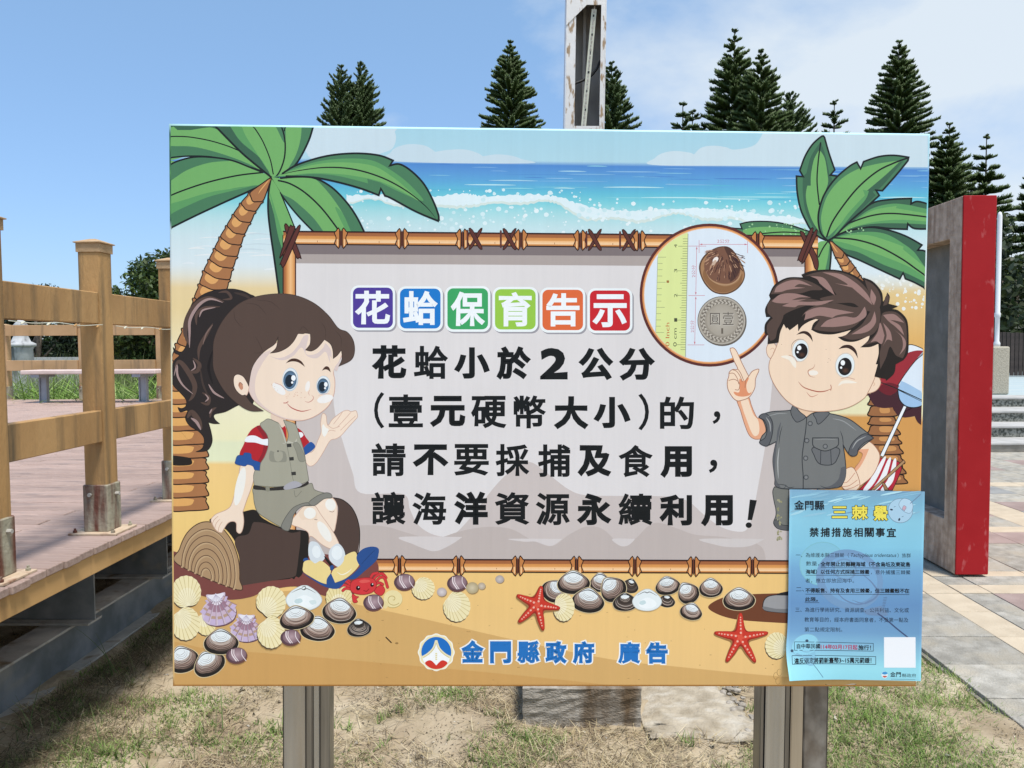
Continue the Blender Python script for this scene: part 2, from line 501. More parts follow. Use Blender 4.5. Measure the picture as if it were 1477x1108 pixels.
# ---------------------------------------------------------------- boardwalk
PL0 = 2.10
deck = empty('boardwalk', (-1.66, 2.1, 0), 'raised boardwalk of pale reddish weathered planks on steel beams', 'boardwalk')
PW = 0.0955
rows = int((11.55 - PL0) / PW)
pc = {}
rnd = random.Random(11)
far_bm = bmesh.new()
for r in range(rows):
    y0 = PL0 + r * PW
    cuts = [-1.655 + 0.0] + ([-2.13, -4.45, -6.8, -9.2] if r % 2 == 0 else [-3.30, -5.65, -8.0]) + [-9.6]
    if cuts[-2] < -9.5: cuts.pop(-2)
    for a, b in zip(cuts, cuts[1:]):
        lx = a - b
        far_off = (y0 > 7.2) or (b < -5.7 and y0 < 4.5)
        if far_off:
            bx(far_bm, b + .003, a - .003, y0 + .003, y0 + PW - .003, 0.772, 0.80)
            continue
        key = round(lx, 2)
        if key not in pc:
            me = box_mesh('plank', (-lx + .0035, -.0035, .003, PW - .003, -0.028, 0.0), 0.003)
            me.materials.append(MATS['plank'])
            pc[key] = me
        o = bpy.data.objects.new('plank', pc[key])
        COL.objects.link(o)
        o.parent = deck
        jx = rnd.uniform(-.004, .006) if a > -1.7 else 0
        o.location = Vector((a + jx, y0, 0.80 + rnd.uniform(-.0015, .001))) - rootloc(deck)
tag(link('distant_planks', fin(far_bm), 'plank', deck), kind='stuff')
box('fascia', (-1.70, -1.672, PL0, 11.5, 0.695, 0.771), 'fascia_paint', deck, 0.002)
for x in (-2.6, -3.3, -4.1, -5.0, -6.0, -7.0, -8.0, -9.0):
    box('stringer', (x - .03, x + .03, PL0 + .02, 11.5, 0.475, 0.771), 'galvanised', deck)
def ibeam(name, along, a0, a1, c, z0, z1, wf, tf=0.012, tw=0.01, parent=None):
    """along 'x': spans x a0..a1 at y=c; along 'y': spans y at x=c"""
    def B(u0, u1, v0, v1, zz0, zz1):
        return (u0, u1, v0, v1, zz0, zz1) if along == 'x' else (v0, v1, u0, u1, zz0, zz1)
    o = box(name, B(a0, a1, c - tw / 2, c + tw / 2, z0 + tf + .0005, z1 - tf - .0005), 'galvanised', parent)
    for nm, za, zb in (('bottom_flange', z0, z0 + tf), ('top_flange', z1 - tf, z1)):
        link(nm, box_mesh(nm, B(a0, a1, c - wf / 2, c + wf / 2, za, zb), 0.002), 'flange_top', o)
    return o
for y in (2.15, 2.90, 3.66, 4.41, 5.16, 5.9, 6.65, 7.4, 8.15, 8.9, 9.65, 10.4, 11.15):
    ibeam('joist', 'x', -9.5, -2.13, y, 0.227, 0.474, 0.12, parent=deck)
ibeam('girder', 'y', 1.6, 11.5, -2.29, -0.02, 0.2265, 0.16, parent=deck)
ibeam('girder', 'y', 1.6, 11.5, -5.2, -0.02, 0.2265, 0.16, parent=deck)
ibeam('girder', 'y', 1.6, 11.5, -8.6, -0.02, 0.2265, 0.16, parent=deck)

# near railing
rail = empty('boardwalk_railing', (-1.765, 2.46, 0.8), 'brown painted railing with square capped posts along the near edge of the boardwalk', 'railing')
def railing_post(x, y, zb, zt, parent, w=0.09, mt='post_paint'):
    p = box('post', (x - w / 2, x + w / 2, y - w / 2, y + w / 2, zb + 0.19, zt - 0.047), mt, parent, 0.006, 2)
    s = 0.0065
    bm = bmesh.new()
    bx(bm, x - w / 2 - s, x + w / 2 + s, y - w / 2 - s, y + w / 2 + s, zb + 0.008, zb + 0.20)
    link('sleeve', fin(bm, 'sleeve', 0.004), 'rusty_sleeve', p)
    bm = bmesh.new()
    bx(bm, x - 0.098, x + 0.098, y - 0.085, y + 0.085, zb + 0.0005, zb + 0.0085)
    link('base_plate', fin(bm, 'plate', 0.001), 'plate_paint', p)
    for ax, ay in ((-.078, -.067), (.078, -.067), (-.078, .067), (.078, .067)):
        bm = bmesh.new()
        lathe(bm, [(0.009, zb + 0.009), (0.009, zb + 0.017), (0.005, zb + 0.018), (0.005, zb + 0.026)], x + ax, y + ay, 6)
        link('bolt', fin(bm, 'bolt'), 'rusty_sleeve', p)
    for sx in (-.02,):
        bm = bmesh.new()
        tube(bm, [(x + sx, y - w / 2 - s - 0.010, zb + 0.16), (x + sx, y - w / 2 - s + 0.003, zb + 0.16)], 0.008, 6)
        tube(bm, [(x + w / 2 + s - .003, y + 0.01, zb + 0.155), (x + w / 2 + s + 0.016, y + 0.01, zb + 0.155)], 0.008, 6)
        link('bolt', fin(bm, 'bolt'), 'flange_top', p)
    # cap: collar, thin overhanging plate, low pyramid
    c = w / 2 + 0.004
    bm = bmesh.new()
    bx(bm, x - c, x + c, y - c, y + c, zt - 0.05, zt - 0.016)
    e = w / 2 + 0.011
    def ring(h, z):
        return [bm.verts.new((x + a * h, y + b * h, z)) for a, b in ((-1, -1), (1, -1), (1, 1), (-1, 1))]
    r0, r1, r2, r3 = ring(c, zt - 0.0155), ring(e, zt - 0.0135), ring(e, zt - 0.010), ring(0.012, zt + 0.006)
    bm.faces.new(r0[::-1])
    for a, b in ((r0, r1), (r1, r2), (r2, r3)):
        for k in range(4):
            bm.faces.new([a[k], a[(k + 1) % 4], b[(k + 1) % 4], b[k]])
    bm.faces.new(r3)
    link('cap', fin(bm, 'cap'), 'cap_paint', p)
    return p
mat('cap_paint', (0.36, 0.235, 0.12), (0.47, 0.32, 0.18), scale=20, rough=0.75, bump=0.3, bscale=60)
py = [1.82, 2.468, 3.131, 3.80, 4.46, 5.12, 5.78, 6.44, 7.1, 7.76, 8.42, 9.08, 9.74, 10.4, 11.06]
for y in py:
    railing_post(-1.777, y, 0.80, 1.990, rail)
for a, b in zip(py, py[1:]):
    for z0, z1 in ((1.652, 1.778), (1.175, 1.303)):
        box('rail_board', (-1.778, -1.741, a + .046, b - .046, z0, z1), 'rail_paint', rail, 0.003)

# far railing across the end of the boardwalk
rail2 = empty('boardwalk_railing', (-6.0, 11.5, 0.8), 'lighter brown two board railing across the far end of the boardwalk behind the bench', 'railing')
for x in (-9.3, -7.9, -6.72, -5.55, -4.4, -3.2):
    railing_post(x, 11.46, 0.80, 1.93, rail2, 0.10, 'far_rail_paint')
xs = [-9.3, -7.9, -6.72, -5.55, -4.4, -3.2, -1.83]
for a, b in zip(xs, xs[1:]):
    for z0, z1 in ((1.755, 1.93 if False else 1.915), (1.235, 1.39)):
        box('rail_board', (a + .052, b - .052, 11.38, 11.42, z0, z1), 'far_rail_paint', rail2, 0.003)

# string of little lights clipped under the near top rail
for (ya, yb, lab) in ((1.87, 2.42, 'thin pale light string under the top rail, cut by the left edge'), (2.52, 3.08, 'thin pale light string under the top rail left of the middle capped post'),
                      (3.18, 3.75, 'thin pale light string under the top rail right of the middle capped post')):
    ls = empty('light_string', (-1.73, ya, 1.62), lab, 'light string', 'light strings under the railing')
    bm = bmesh.new()
    tube(bm, [(-1.725, ya + (yb - ya) * t, 1.646 - 0.004 * math.sin(math.pi * t * 2) ** 2 - 0.0015 * math.sin(11 * t)) for t in [k / 14 for k in range(15)]], 0.0016, 5)
    link('wire', fin(bm), 'strip_plastic', ls)
    for t in (0.12, 0.37, 0.66, 0.93):
        bm = bmesh.new()
        y = ya + (yb - ya) * t
        tube(bm, [(-1.720, y - .012, 1.636), (-1.722, y + 0.0, 1.641), (-1.724, y + .012, 1.645)], [0.002, 0.004, 0.003], 6)
        link('bulb', fin(bm), 'strip_plastic' if t < .4 else 'rail_paint', ls)

# bench on the deck
bench = empty('bench', (-6.2, 10.8, 0.8), 'long low backless bench with pinkish slat seat and grey steel legs on the boardwalk', 'bench')
for k in range(5):
    box('seat_slat', (-7.12, -5.22, 10.60 + k * .085, 10.675 + k * .085, 1.205, 1.262), 'bench_slat', bench, 0.012, 2)
for x in (-6.93, -5.50):
    bm = bmesh.new()
    bx(bm, x - 0.055, x - 0.042, 10.79, 10.86, .812, 1.16)
    bx(bm, x + 0.042, x + 0.055, 10.79, 10.86, .812, 1.16)
    bx(bm, x - 0.0415, x + 0.0415, 10.81, 10.83, .812, 1.16)
    bx(bm, x - 0.06, x + 0.06, 10.62, 11.0, 1.1605, 1.2045)
    bx(bm, x - 0.08, x + 0.08, 10.74, 10.90, .8005, .8115)
    link('leg', fin(bm, 'leg', 0.002), 'bench_steel', bench)

# ---------------------------------------------------------------- right-hand things
board = empty('display_frame', (2.88, 6.0, 0), 'tall weathered tan frame with a red end face and recessed grey panel', 'display frame')
x0, x1, ya, yb, zt = 2.777, 2.985, 5.14, 7.05, 2.505
fm = []
box('grey_panel', (2.90, 2.93, ya + .03, yb - .03, .03, zt - .03), 'grey_panel', board)
def fpart(name, b, mt='scraped_concrete'):
    return box(name, b, mt, board, 0.006, 2)
fw = 0.14
fpart('upright', (x0, x1, ya, ya + fw, 0.031, zt - 0.001))
fpart('upright', (x0, x1, yb - fw, yb, 0.031, zt - 0.001))
fpart('top_beam', (x0 + .001, x1, ya + fw + .001, yb - fw - .001, zt - 0.26, zt - .002))
fpart('bottom_beam', (x0 + .001, x1, ya + fw + .001, yb - fw - .001, 0.031, 0.37))
box('red_end_face', (x0 + .004, x1 + .006, ya - 0.012, ya - .0005, 0.031, zt), 'red_paint', board, 0.003)
box('back_board', (2.9855, 3.0, ya + .0, yb, 0.031, zt), 'red_paint', board, 0.002)

fence = empty('slat_fence', (20, 22, 0.63), 'dark brown vertical slat fence behind the terrace and the stone pillar', 'fence')
sl = None
n = 0
for k in range(170):
    x = 9.5 + k * 0.115
    if sl is None:
        sl = box_mesh('slat', (-0.05, 0.05, -0.012, 0.012, 0.0, 1.2), 0.004)
        sl.materials.append(MATS['dark_slat'])
    o = bpy.data.objects.new('slat', sl)
    COL.objects.link(o)
    o.parent = fence
    o.location = Vector((x, 21.9, 0.66)) - fence.location
    o.scale = (1, 1, rnd.uniform(0.985, 1.01))
for z in (0.9, 1.6):
    box('fence_rail', (9.4, 29.1, 21.915, 21.96, z, z + .06), 'dark_slat', fence)

lamp = empty('lamp_post', (8.42, 14.35, 0.64), 'slim white pole on a square washed stone pillar right of the red frame', 'lamp post')
bm = bmesh.new()
bx(bm, 8.265, 8.575, 14.18, 14.49, 0.632, 1.50)
link('stone_base', fin(bm, 'stone_base', 0.03, 3), 'washed_stone', lamp)
bm = bmesh.new()
lathe(bm, [(0.055, 1.49), (0.055, 1.56), (0.038, 1.60), (0.038, 2.02), (0.05, 2.04), (0.05, 2.10), (0.04, 2.12), (0.04, 3.85), (0.03, 3.90), (0.012, 3.92)], 8.42, 14.33, 14)
link('pole', fin(bm, smooth=True), 'white_pole', lamp)

# ---------------------------------------------------------------- behind the sign
blk = empty('concrete_footing', (0.2, 3.4, 0), 'rough form-cast concrete footing block on the ground under the sign', 'footing')
bm = bmesh.new()
bx(bm, -0.047, 0.437, 3.12, 3.60, -0.05, 0.150)
bmesh.ops.subdivide_edges(bm, edges=list(bm.edges), cuts=9, use_grid_fill=True)
rr = random.Random(2)
for v in bm.verts:
    lay = math.sin(v.co.z * 210) * 0.0015
    v.co.y += rr.uniform(-.003, .003) + (lay if v.co.y < 3.2 else 0)
    v.co.x += rr.uniform(-.003, .003)
    v.co.z += rr.uniform(-.0015, .0015)
link('block', fin(bm), 'formed_concrete', blk)
bm = bmesh.new()
prism(bm, [(0.445, 3.13), (0.46, 3.02), (0.86, 3.00), (0.90, 3.12), (0.83, 3.40), (0.80, 3.75), (0.445, 3.70)], -0.05, 0.012)
bmesh.ops.triangulate(bm, faces=[f for f in bm.faces if len(f.verts) > 4])
bmesh.ops.subdivide_edges(bm, edges=list(bm.edges), cuts=11, use_grid_fill=True)
for v in bm.verts:
    q = (1 - min(1, min(abs(v.co.x - .445), abs(v.co.y - 3.0 - .02)) / .08))
    v.co.z += (rr.uniform(-.004, .004) - .012 * q + .004 * math.sin(v.co.x * 23) * math.sin(v.co.y * 19)) if v.co.z > 0 else 0
    v.co.x += rr.uniform(-.007, .007); v.co.y += rr.uniform(-.007, .007)
link('spilled_slab', fin(bm, 'pad', smooth=True), 'pad_concrete', blk)
rr = random.Random(8)
for k in range(46):
    t = rr.random()
    x, y = 0.90 - 0.05 * t + rr.uniform(-.045, .05), 3.05 + 0.62 * t
    s = rr.uniform(.008, .022)
    bm = bmesh.new()
    bmesh.ops.create_icosphere(bm, subdivisions=1, radius=s)
    for v in bm.verts:
        v.co = Vector((v.co.x * rr.uniform(.8, 1.3) + x, v.co.y * rr.uniform(.8, 1.3) + y, v.co.z * rr.uniform(.5, .8) + 0.004))
    if k == 0:
        rub = bm
    else:
        me = bpy.data.meshes.new('t'); bm.to_mesh(me); bm.free(); rub.from_mesh(me)
tag(link('rubble', fin(rub), 'formed_concrete'), 'crumbled stones scattered beside the pale spilled concrete slab', 'stones', kind='stuff')

pole = empty('steel_mast', (0.21, 3.37, 0.15), 'white rusty square steel mast with an open slot, rising behind the sign', 'mast')
# leaning slightly: local frame
ML = Matrix.Translation((0.213, 3.30, 2.0)) @ Matrix.Rotation(R(1.05), 4, 'Y') @ Matrix.Translation((0, 0, -2.0))
w = 0.0835
th = 0.004
def pbox(name, b, mt, bev=0.0):
    bm = bmesh.new()
    bx(bm, *b)
    if bev: bmesh.ops.bevel(bm, geom=list(bm.edges), offset=bev, segments=1, affect='EDGES')
    bm.transform(ML)
    return link(name, fin(bm, name), mt, pole)
pbox('left_wall', (-w, -w + th, 0.0, 2 * w, 0.15, 5.0), 'rusty_white_clean_shaded')
pbox('right_wall', (w - th, w, 0.0, 2 * w, 0.15, 5.0), 'rusty_white')
pbox('back_wall', (-w + th + .0003, w - th - .0003, 2 * w - th, 2 * w, 0.15, 5.0), 'pole_inside')
sx0, sx1, sz0, sz1 = -0.042, 0.062, 2.470, 2.965
pbox('front_strip', (-w + th + .0003, sx0, 0.0, th, sz0, sz1), 'rusty_white')
pbox('front_strip', (sx1, w - th - .0003, 0.0, th, sz0, sz1), 'rusty_white')
pbox('front_plate', (-w + th + .0003, w - th - .0003, 0.0, th, 0.15, sz0 - .0003), 'rusty_white')
pbox('front_plate', (-w + th + .0003, w - th - .0003, 0.0, th, sz1 + .0003, 5.0), 'rusty_white')
bm = bmesh.new()
prism(bm, [(-w + .001, sz1 - 0.085), (0.0, sz1 - .003), (0.002, sz1 + 0.05), (-w + .001, sz1 + 0.05)], -0.0035, -0.0005, Matrix(((1, 0, 0, 0), (0, 0, 1, 0), (0, 1, 0, 0), (0, 0, 0, 1))))
bm.transform(ML)
link('slanted_cover', fin(bm), 'rusty_white', pole)
bm = bmesh.new()
A, B = Vector((-0.005, 0.022, sz0 - .03)), Vector((0.034, 0.022, sz1 - 0.01))
d = (B - A)
M2 = ML @ Matrix.Translation(A) @ Vector((0, 0, 1)).rotation_difference(d).to_matrix().to_4x4()
bx(bm, -0.0105, 0.0105, -0.004, 0.004, 0, d.length, M2)
strip = link('light_strip', fin(bm), 'strip_plastic', pole)
for k in range(34):
    bm = bmesh.new()
    z = 0.02 + k * 0.0155
    bx(bm, -0.0035 + (k % 3) * .001, 0.0025 + (k % 2) * .0015, -0.0055, -0.0042, z, z + (0.009 if k % 4 else 0.0125), M2)
    link('diode', fin(bm), 'pole_inside' if k % 5 else 'black_cable', strip)
pbox('inner_rib', (-0.006, 0.006, 0.10, 0.14, 0.5, 4.9), 'pole_inside')
bm = bmesh.new()
tube(bm, [ML @ Vector(p) for p in ((-0.0795, 0.03, 2.645), (-0.05, 0.028, 2.65), (-0.015, 0.034, 2.665), (0.01, 0.036, 2.675), (0.03, 0.034, 2.69), (0.05, 0.03, 2.715), (0.066, 0.03, 2.75))], 0.0055, 8)
link('cable', fin(bm, smooth=True), 'black_cable', pole)
# ---------------------------------------------------------------- trees
def mixc(a, b, t):
    return a * (1 - t) + b * t
def ropes(P0, P1, r, C0, C1, bend=None):
    """many thin triangular prisms as arrays"""
    n = len(P0)
    d = P1 - P0
    l = np.linalg.norm(d, axis=1, keepdims=True) + 1e-9
    d = d / l
    a = np.cross(d, np.array([0.13, 0.31, 0.94]))
    a /= np.linalg.norm(a, axis=1, keepdims=True) + 1e-9
    b = np.cross(d, a)
    V = np.zeros((n, 7, 3)); C = np.zeros((n, 7, 3))
    mid = P0 + (P1 - P0) * 0.55 + (bend if bend is not None else 0)
    for k in range(3):
        t = 2 * math.pi * k / 3
        o = (a * math.cos(t) + b * math.sin(t)) * r[:, None]
        V[:, k] = P0 + o * 0.7
        V[:, 3 + k] = mid + o
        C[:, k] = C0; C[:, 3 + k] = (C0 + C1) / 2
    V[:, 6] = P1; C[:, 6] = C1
    base = (np.arange(n) * 7)[:, None]
    f = []
    for k in range(3):
        q = (k + 1) % 3
        f += [[k, q, 3 + q], [k, 3 + q, 3 + k], [3 + k, 3 + q, 6]]
    F = (base[:, None, :] + np.array(f)[None]).reshape(-1, 3)
    return V.reshape(-1, 3), F, C.reshape(-1, 3)

def pine_mesh(seed, H, Rb, spacing, top_only, kk_=0.436, upsweep=0.35, fan=0.30, dens=1.0, bare=0.05, colour=(0.045, 0.075, 0.035), tipc=(0.07, 0.10, 0.045)):
    """araucaria-like conifer: regular whorls of branches carrying upturned comb-like fans; H height, Rb half width at the base"""
    rs = np.random.RandomState(seed)
    P0, P1, RR, CA, CB, BD = [], [], [], [], [], []
    c0 = np.array(colour); c1 = np.array(tipc)
    z = H - spacing * 0.45
    k = 0
    while z > H * bare + 0.3:
        depth = H - z
        u = depth / H
        L = 0.06 + Rb * (1 - math.exp(-kk_ * depth / Rb)) 
        nb = 5 if depth < spacing * 4 else (7 if dens < 1 else 9)
        if depth > top_only: nb = 5
        rot = rs.uniform(0, 6.28)
        for b in range(nb):
            a = rot + 2 * math.pi * b / nb + rs.normal(0, 0.09)
            Lb = L * rs.uniform(0.82, 1.12)
            if rs.rand() < 0.06: Lb *= 0.6
            o = np.array([math.cos(a), math.sin(a), 0.0])
            s = np.array([-math.sin(a), math.cos(a), 0.0])
            uz = np.array([0, 0, 1.0])
            el = 0.10 + max(0.0, upsweep * (1.0 - 1.0 * min(u * 1.8, 1))) + rs.normal(0, 0.06)
            nseg = 4
            zz = z + rs.normal(0, spacing * 0.09)
            def pos(t):
                return np.array([0, 0, zz]) + o * Lb * t + uz * (Lb * t * math.tan(el) + Lb * 0.10 * math.sin(math.pi * t) * (0.5 - t))
            for q in range(nseg):
                P0.append(pos(q / nseg)); P1.append(pos((q + 1) / nseg)); RR.append(0.035 * (1.1 - q / nseg) + 0.012); CA.append(c0 * 0.8); CB.append(c0); BD.append(np.zeros(3))
            step = (0.050 if depth < top_only else 0.26) / dens
            nt = max(4, int(Lb / step))
            for q in range(nt):
                t = 0.12 + 0.88 * (q + rs.rand() * 0.5) / nt
                p = pos(min(t, 1.0))
                fl = min(fan, 0.12 + Lb * 0.30) * (1.05 - 0.30 * t ** 2) * rs.uniform(0.75, 1.15)
                sh = rs.uniform(0.7, 1.25)
                for sd in (-1, 0, 1):
                    dv = o * 0.66 + s * sd * rs.uniform(0.35, 0.95) + uz * (rs.uniform(0.30, 0.80) + (0.40 if sd == 0 else 0))
                    dv /= np.linalg.norm(dv)
                    P0.append(p); P1.append(p + dv * fl); RR.append(rs.uniform(0.034, 0.056) * (1.0 if depth < top_only else 2.2))
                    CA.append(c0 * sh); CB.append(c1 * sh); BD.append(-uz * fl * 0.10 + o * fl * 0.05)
        z -= spacing * rs.uniform(0.88, 1.14) * (1 + 0.15 * min(u * 2, 1))
        k += 1
    # leader
    for q in range(5):
        P0.append(np.array([0, 0, H - 0.45])); P1.append(np.array([rs.normal(0, .10), rs.normal(0, .10), H - 0.1 + rs.rand() * .12])); RR.append(0.02); CA.append(c0); CB.append(c1); BD.append(np.zeros(3))
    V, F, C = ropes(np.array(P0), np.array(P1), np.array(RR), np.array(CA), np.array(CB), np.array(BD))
    return arr_mesh('crown', V, F, C)
def trunk_mesh(H, r, lean=0.0):
    bm = bmesh.new()
    n = 8
    tube(bm, [(lean * math.sin(k / n * 3), 0, H * k / n * 0.985) for k in range(n + 1)], [r * (1 - 0.93 * k / n) + 0.012 for k in range(n + 1)], 9)
    return fin(bm, 'trunk', smooth=True)
def pine(x, y, H, label, seed, Rb, spacing=0.5, top=9.0, **kw):
    t = empty('norfolk_pine', (x, y, -0.02), label, 'conifer', 'conifers behind the plaza')
    t.rotation_euler = (0, 0, seed * 1.7)
    link('trunk', trunk_mesh(H, 0.012 * H), 'bark', t, shift=False)
    link('crown', pine_mesh(seed, H, Rb, spacing, top, **kw), 'leaf', t, shift=False)
    return t
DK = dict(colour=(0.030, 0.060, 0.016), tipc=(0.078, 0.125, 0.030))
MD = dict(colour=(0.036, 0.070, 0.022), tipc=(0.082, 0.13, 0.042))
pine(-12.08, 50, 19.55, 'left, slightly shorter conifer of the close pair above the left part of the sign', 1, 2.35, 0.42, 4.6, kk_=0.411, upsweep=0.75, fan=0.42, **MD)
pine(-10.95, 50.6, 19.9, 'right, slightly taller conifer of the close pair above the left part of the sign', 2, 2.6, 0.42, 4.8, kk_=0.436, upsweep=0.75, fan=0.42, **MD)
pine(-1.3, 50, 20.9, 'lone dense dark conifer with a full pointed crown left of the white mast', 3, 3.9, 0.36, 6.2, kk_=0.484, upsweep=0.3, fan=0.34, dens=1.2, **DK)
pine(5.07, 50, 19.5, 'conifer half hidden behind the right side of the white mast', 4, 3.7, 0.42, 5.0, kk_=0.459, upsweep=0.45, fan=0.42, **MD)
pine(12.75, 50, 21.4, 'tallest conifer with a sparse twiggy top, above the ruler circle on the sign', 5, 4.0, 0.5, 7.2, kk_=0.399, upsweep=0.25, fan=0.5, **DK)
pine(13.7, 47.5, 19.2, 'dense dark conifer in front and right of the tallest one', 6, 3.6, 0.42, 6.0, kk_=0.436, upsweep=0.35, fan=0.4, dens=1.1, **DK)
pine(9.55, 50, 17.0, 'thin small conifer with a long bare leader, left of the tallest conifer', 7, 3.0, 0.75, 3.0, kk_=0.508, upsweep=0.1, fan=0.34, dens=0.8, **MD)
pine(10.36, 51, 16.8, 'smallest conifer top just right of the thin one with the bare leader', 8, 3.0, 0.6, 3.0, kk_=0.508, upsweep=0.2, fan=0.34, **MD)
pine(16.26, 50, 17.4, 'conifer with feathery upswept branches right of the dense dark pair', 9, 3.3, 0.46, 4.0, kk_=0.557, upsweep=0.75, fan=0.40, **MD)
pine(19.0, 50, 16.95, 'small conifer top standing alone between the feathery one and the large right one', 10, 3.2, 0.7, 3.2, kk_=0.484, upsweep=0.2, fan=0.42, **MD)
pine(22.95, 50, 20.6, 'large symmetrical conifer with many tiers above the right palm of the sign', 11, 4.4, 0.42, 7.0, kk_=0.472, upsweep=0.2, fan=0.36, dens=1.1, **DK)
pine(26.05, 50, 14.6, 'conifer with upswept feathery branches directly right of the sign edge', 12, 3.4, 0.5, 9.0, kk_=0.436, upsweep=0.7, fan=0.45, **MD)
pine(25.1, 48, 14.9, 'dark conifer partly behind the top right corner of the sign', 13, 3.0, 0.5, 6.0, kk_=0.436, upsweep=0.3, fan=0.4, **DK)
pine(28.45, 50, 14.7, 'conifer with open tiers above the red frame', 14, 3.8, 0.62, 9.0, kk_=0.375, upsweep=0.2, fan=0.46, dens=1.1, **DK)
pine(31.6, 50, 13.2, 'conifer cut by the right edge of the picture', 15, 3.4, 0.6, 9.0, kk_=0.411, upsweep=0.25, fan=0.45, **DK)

def leaf_cloud(seed, centres, radii, n, size, cols, flat=0.5, droop=0.0, ratio=0.5, shell=0.55):
    """leaf-sized quads through a set of clumps"""
    rs = np.random.RandomState(seed)
    centres = np.array(centres, float); radii = np.array(radii, float)
    wts = radii.prod(1) ** (2 / 3.); wts /= wts.sum()
    ci = rs.choice(len(centres), n, p=wts)
    d = rs.normal(size=(n, 3)); d /= np.linalg.norm(d, axis=1, keepdims=True)
    rad = shell + (1 - shell) * rs.rand(n)
    rad *= 1 + rs.normal(0, 0.05, n)
    P = centres[ci] + d * radii[ci] * rad[:, None]
    nrm = d * (1 - flat) + rs.normal(size=(n, 3)) * 0.55 + np.array([0, 0, flat])
    nrm /= np.linalg.norm(nrm, axis=1, keepdims=True)
    t = np.cross(nrm, rs.normal(size=(n, 3))); t /= np.linalg.norm(t, axis=1, keepdims=True)
    b = np.cross(nrm, t)
    s = size * rs.uniform(0.6, 1.3, n)[:, None]
    V = np.stack([P - t * s, P + b * s * ratio * .8 + nrm * s * .12, P + t * s - np.array([0, 0, 1]) * s * droop, P - b * s * ratio * .8 + nrm * s * .12], 1)
    F = (np.arange(n) * 4)[:, None] + np.arange(4)[None]
    cols = np.array(cols)
    cc = cols[rs.randint(0, len(cols), n)] * rs.uniform(0.7, 1.3, n)[:, None]
    # each clump slightly its own tone
    tone = rs.uniform(0.75, 1.25, len(centres))
    cc = cc * tone[ci][:, None]
    C = np.repeat(cc[:, None], 4, 1)
    return arr_mesh('crown', V.reshape(-1, 3), F, C.reshape(-1, 3))
def broad_tree(x, y, H, label, seed, rx, n, size, cols, name='broadleaf_tree', low=0.1, group=None, cat='tree', clumps=26, cr=0.34):
    t = empty(name, (x, y, -0.02), label, cat, group)
    rs = np.random.RandomState(seed)
    cen, rad = [], []
    for k in range(clumps):
        a = rs.uniform(0, 6.28); u = rs.uniform(low, 0.86)
        prof = math.sqrt(max(0.05, 1 - ((u - 0.35) / 0.62) ** 2)) if u > .35 else 0.85 + .15 * u / .35
        rr = rx * prof * rs.uniform(0.45, 0.9)
        cen.append((math.cos(a) * rr, math.sin(a) * rr, H * u)); q = rx * cr * rs.uniform(.7, 1.2)
        rad.append((q, q, q * 0.75 * min(1.0, 2 * H * .3 / rx)))
    bm = bmesh.new()
    tube(bm, [(0, 0, 0), (0.05, 0, H * .35), (-.05, 0.05, H * .7)], [0.04 * H, 0.025 * H, 0.008 * H], 8)
    for k in range(7):
        c = Vector(cen[k])
        tube(bm, [(0.03, 0, H * (.12 + .06 * k)), (c * 0.5 + Vector((0, 0, H * .1))), c], [0.016 * H, 0.010 * H, 0.004 * H], 6)
    link('trunk', fin(bm, 'trunk', smooth=True), 'bark', t, shift=False)
    link('crown', leaf_cloud(seed, cen, rad, n, size, cols), 'leaf', t, shift=False)
    return t
GR = [(0.030, 0.055, 0.018), (0.045, 0.085, 0.022), (0.02, 0.035, 0.014)]
broad_tree(-9.7, 20, 3.95, 'rounded bright green broadleaf tree between the boardwalk railing and the sign', 21, 1.75, 15000, 0.075, [(0.05, 0.09, 0.02), (0.09, 0.13, 0.025), (0.025, 0.05, 0.015)], clumps=34)
broad_tree(-8.95, 19.0, 4.35, 'green broadleaf tree rising just left of the sign edge behind the railing', 22, 1.4, 10000, 0.075, [(0.05, 0.09, 0.02), (0.08, 0.12, 0.03), (0.025, 0.05, 0.015)], clumps=26)
HG = 'dark windbreak trees behind the boardwalk'
labs = ['dark windbreak tree farthest left behind the boardwalk railing', 'dark windbreak tree behind the stone lantern', 'dark windbreak tree right of the stone lantern', 'dark windbreak tree behind the middle railing post']
for k, (x, y, H) in enumerate([(-21.5, 30, 3.9), (-18.8, 29, 4.0), (-16.2, 30, 3.9), (-13.6, 29, 3.7)]):
    broad_tree(x, y, H + 0.3, labs[k], 30 + k, 1.9, 9000, 0.10, [(0.018, 0.032, 0.016), (0.03, 0.05, 0.022), (0.012, 0.022, 0.012)], name='windbreak_tree', group=HG, clumps=24)
hedge_l = [((8.2 + k * 3.1), 27 + (k % 2) * 1.6, 5.3 + (k * 37 % 5) * 0.25) for k in range(9)]
pos_words = ['first', 'second', 'third', 'fourth', 'fifth', 'sixth', 'seventh', 'eighth', 'ninth']
for k, (x, y, H) in enumerate(hedge_l):
    broad_tree(x, y, H, 'dark dense tree behind the slat fence, %s from the left' % pos_words[k], 50 + k, 2.6, 11000 if 2 < k < 7 else 4000, 0.11 if 2 < k < 7 else .17, [(0.016, 0.030, 0.015), (0.03, 0.05, 0.018), (0.045, 0.06, 0.018)],
               name='evergreen_tree', low=0.04, group='dark trees behind the slat fence', clumps=30)

# far wood closing the view behind everything
rs = np.random.RandomState(9)
cen = [(x, 75 + rs.uniform(-4, 8), rs.uniform(1.0, 3.2)) for x in np.arange(-70, 80, 2.2)]
rad = [(rs.uniform(1.6, 2.8), 2.0, rs.uniform(1.4, 2.3)) for _ in cen]
tag(link('far_wood', leaf_cloud(77, cen, rad, 26000, 0.32, GR), 'leaf'), 'low dark belt of far trees on the horizon', 'wood', kind='stuff')

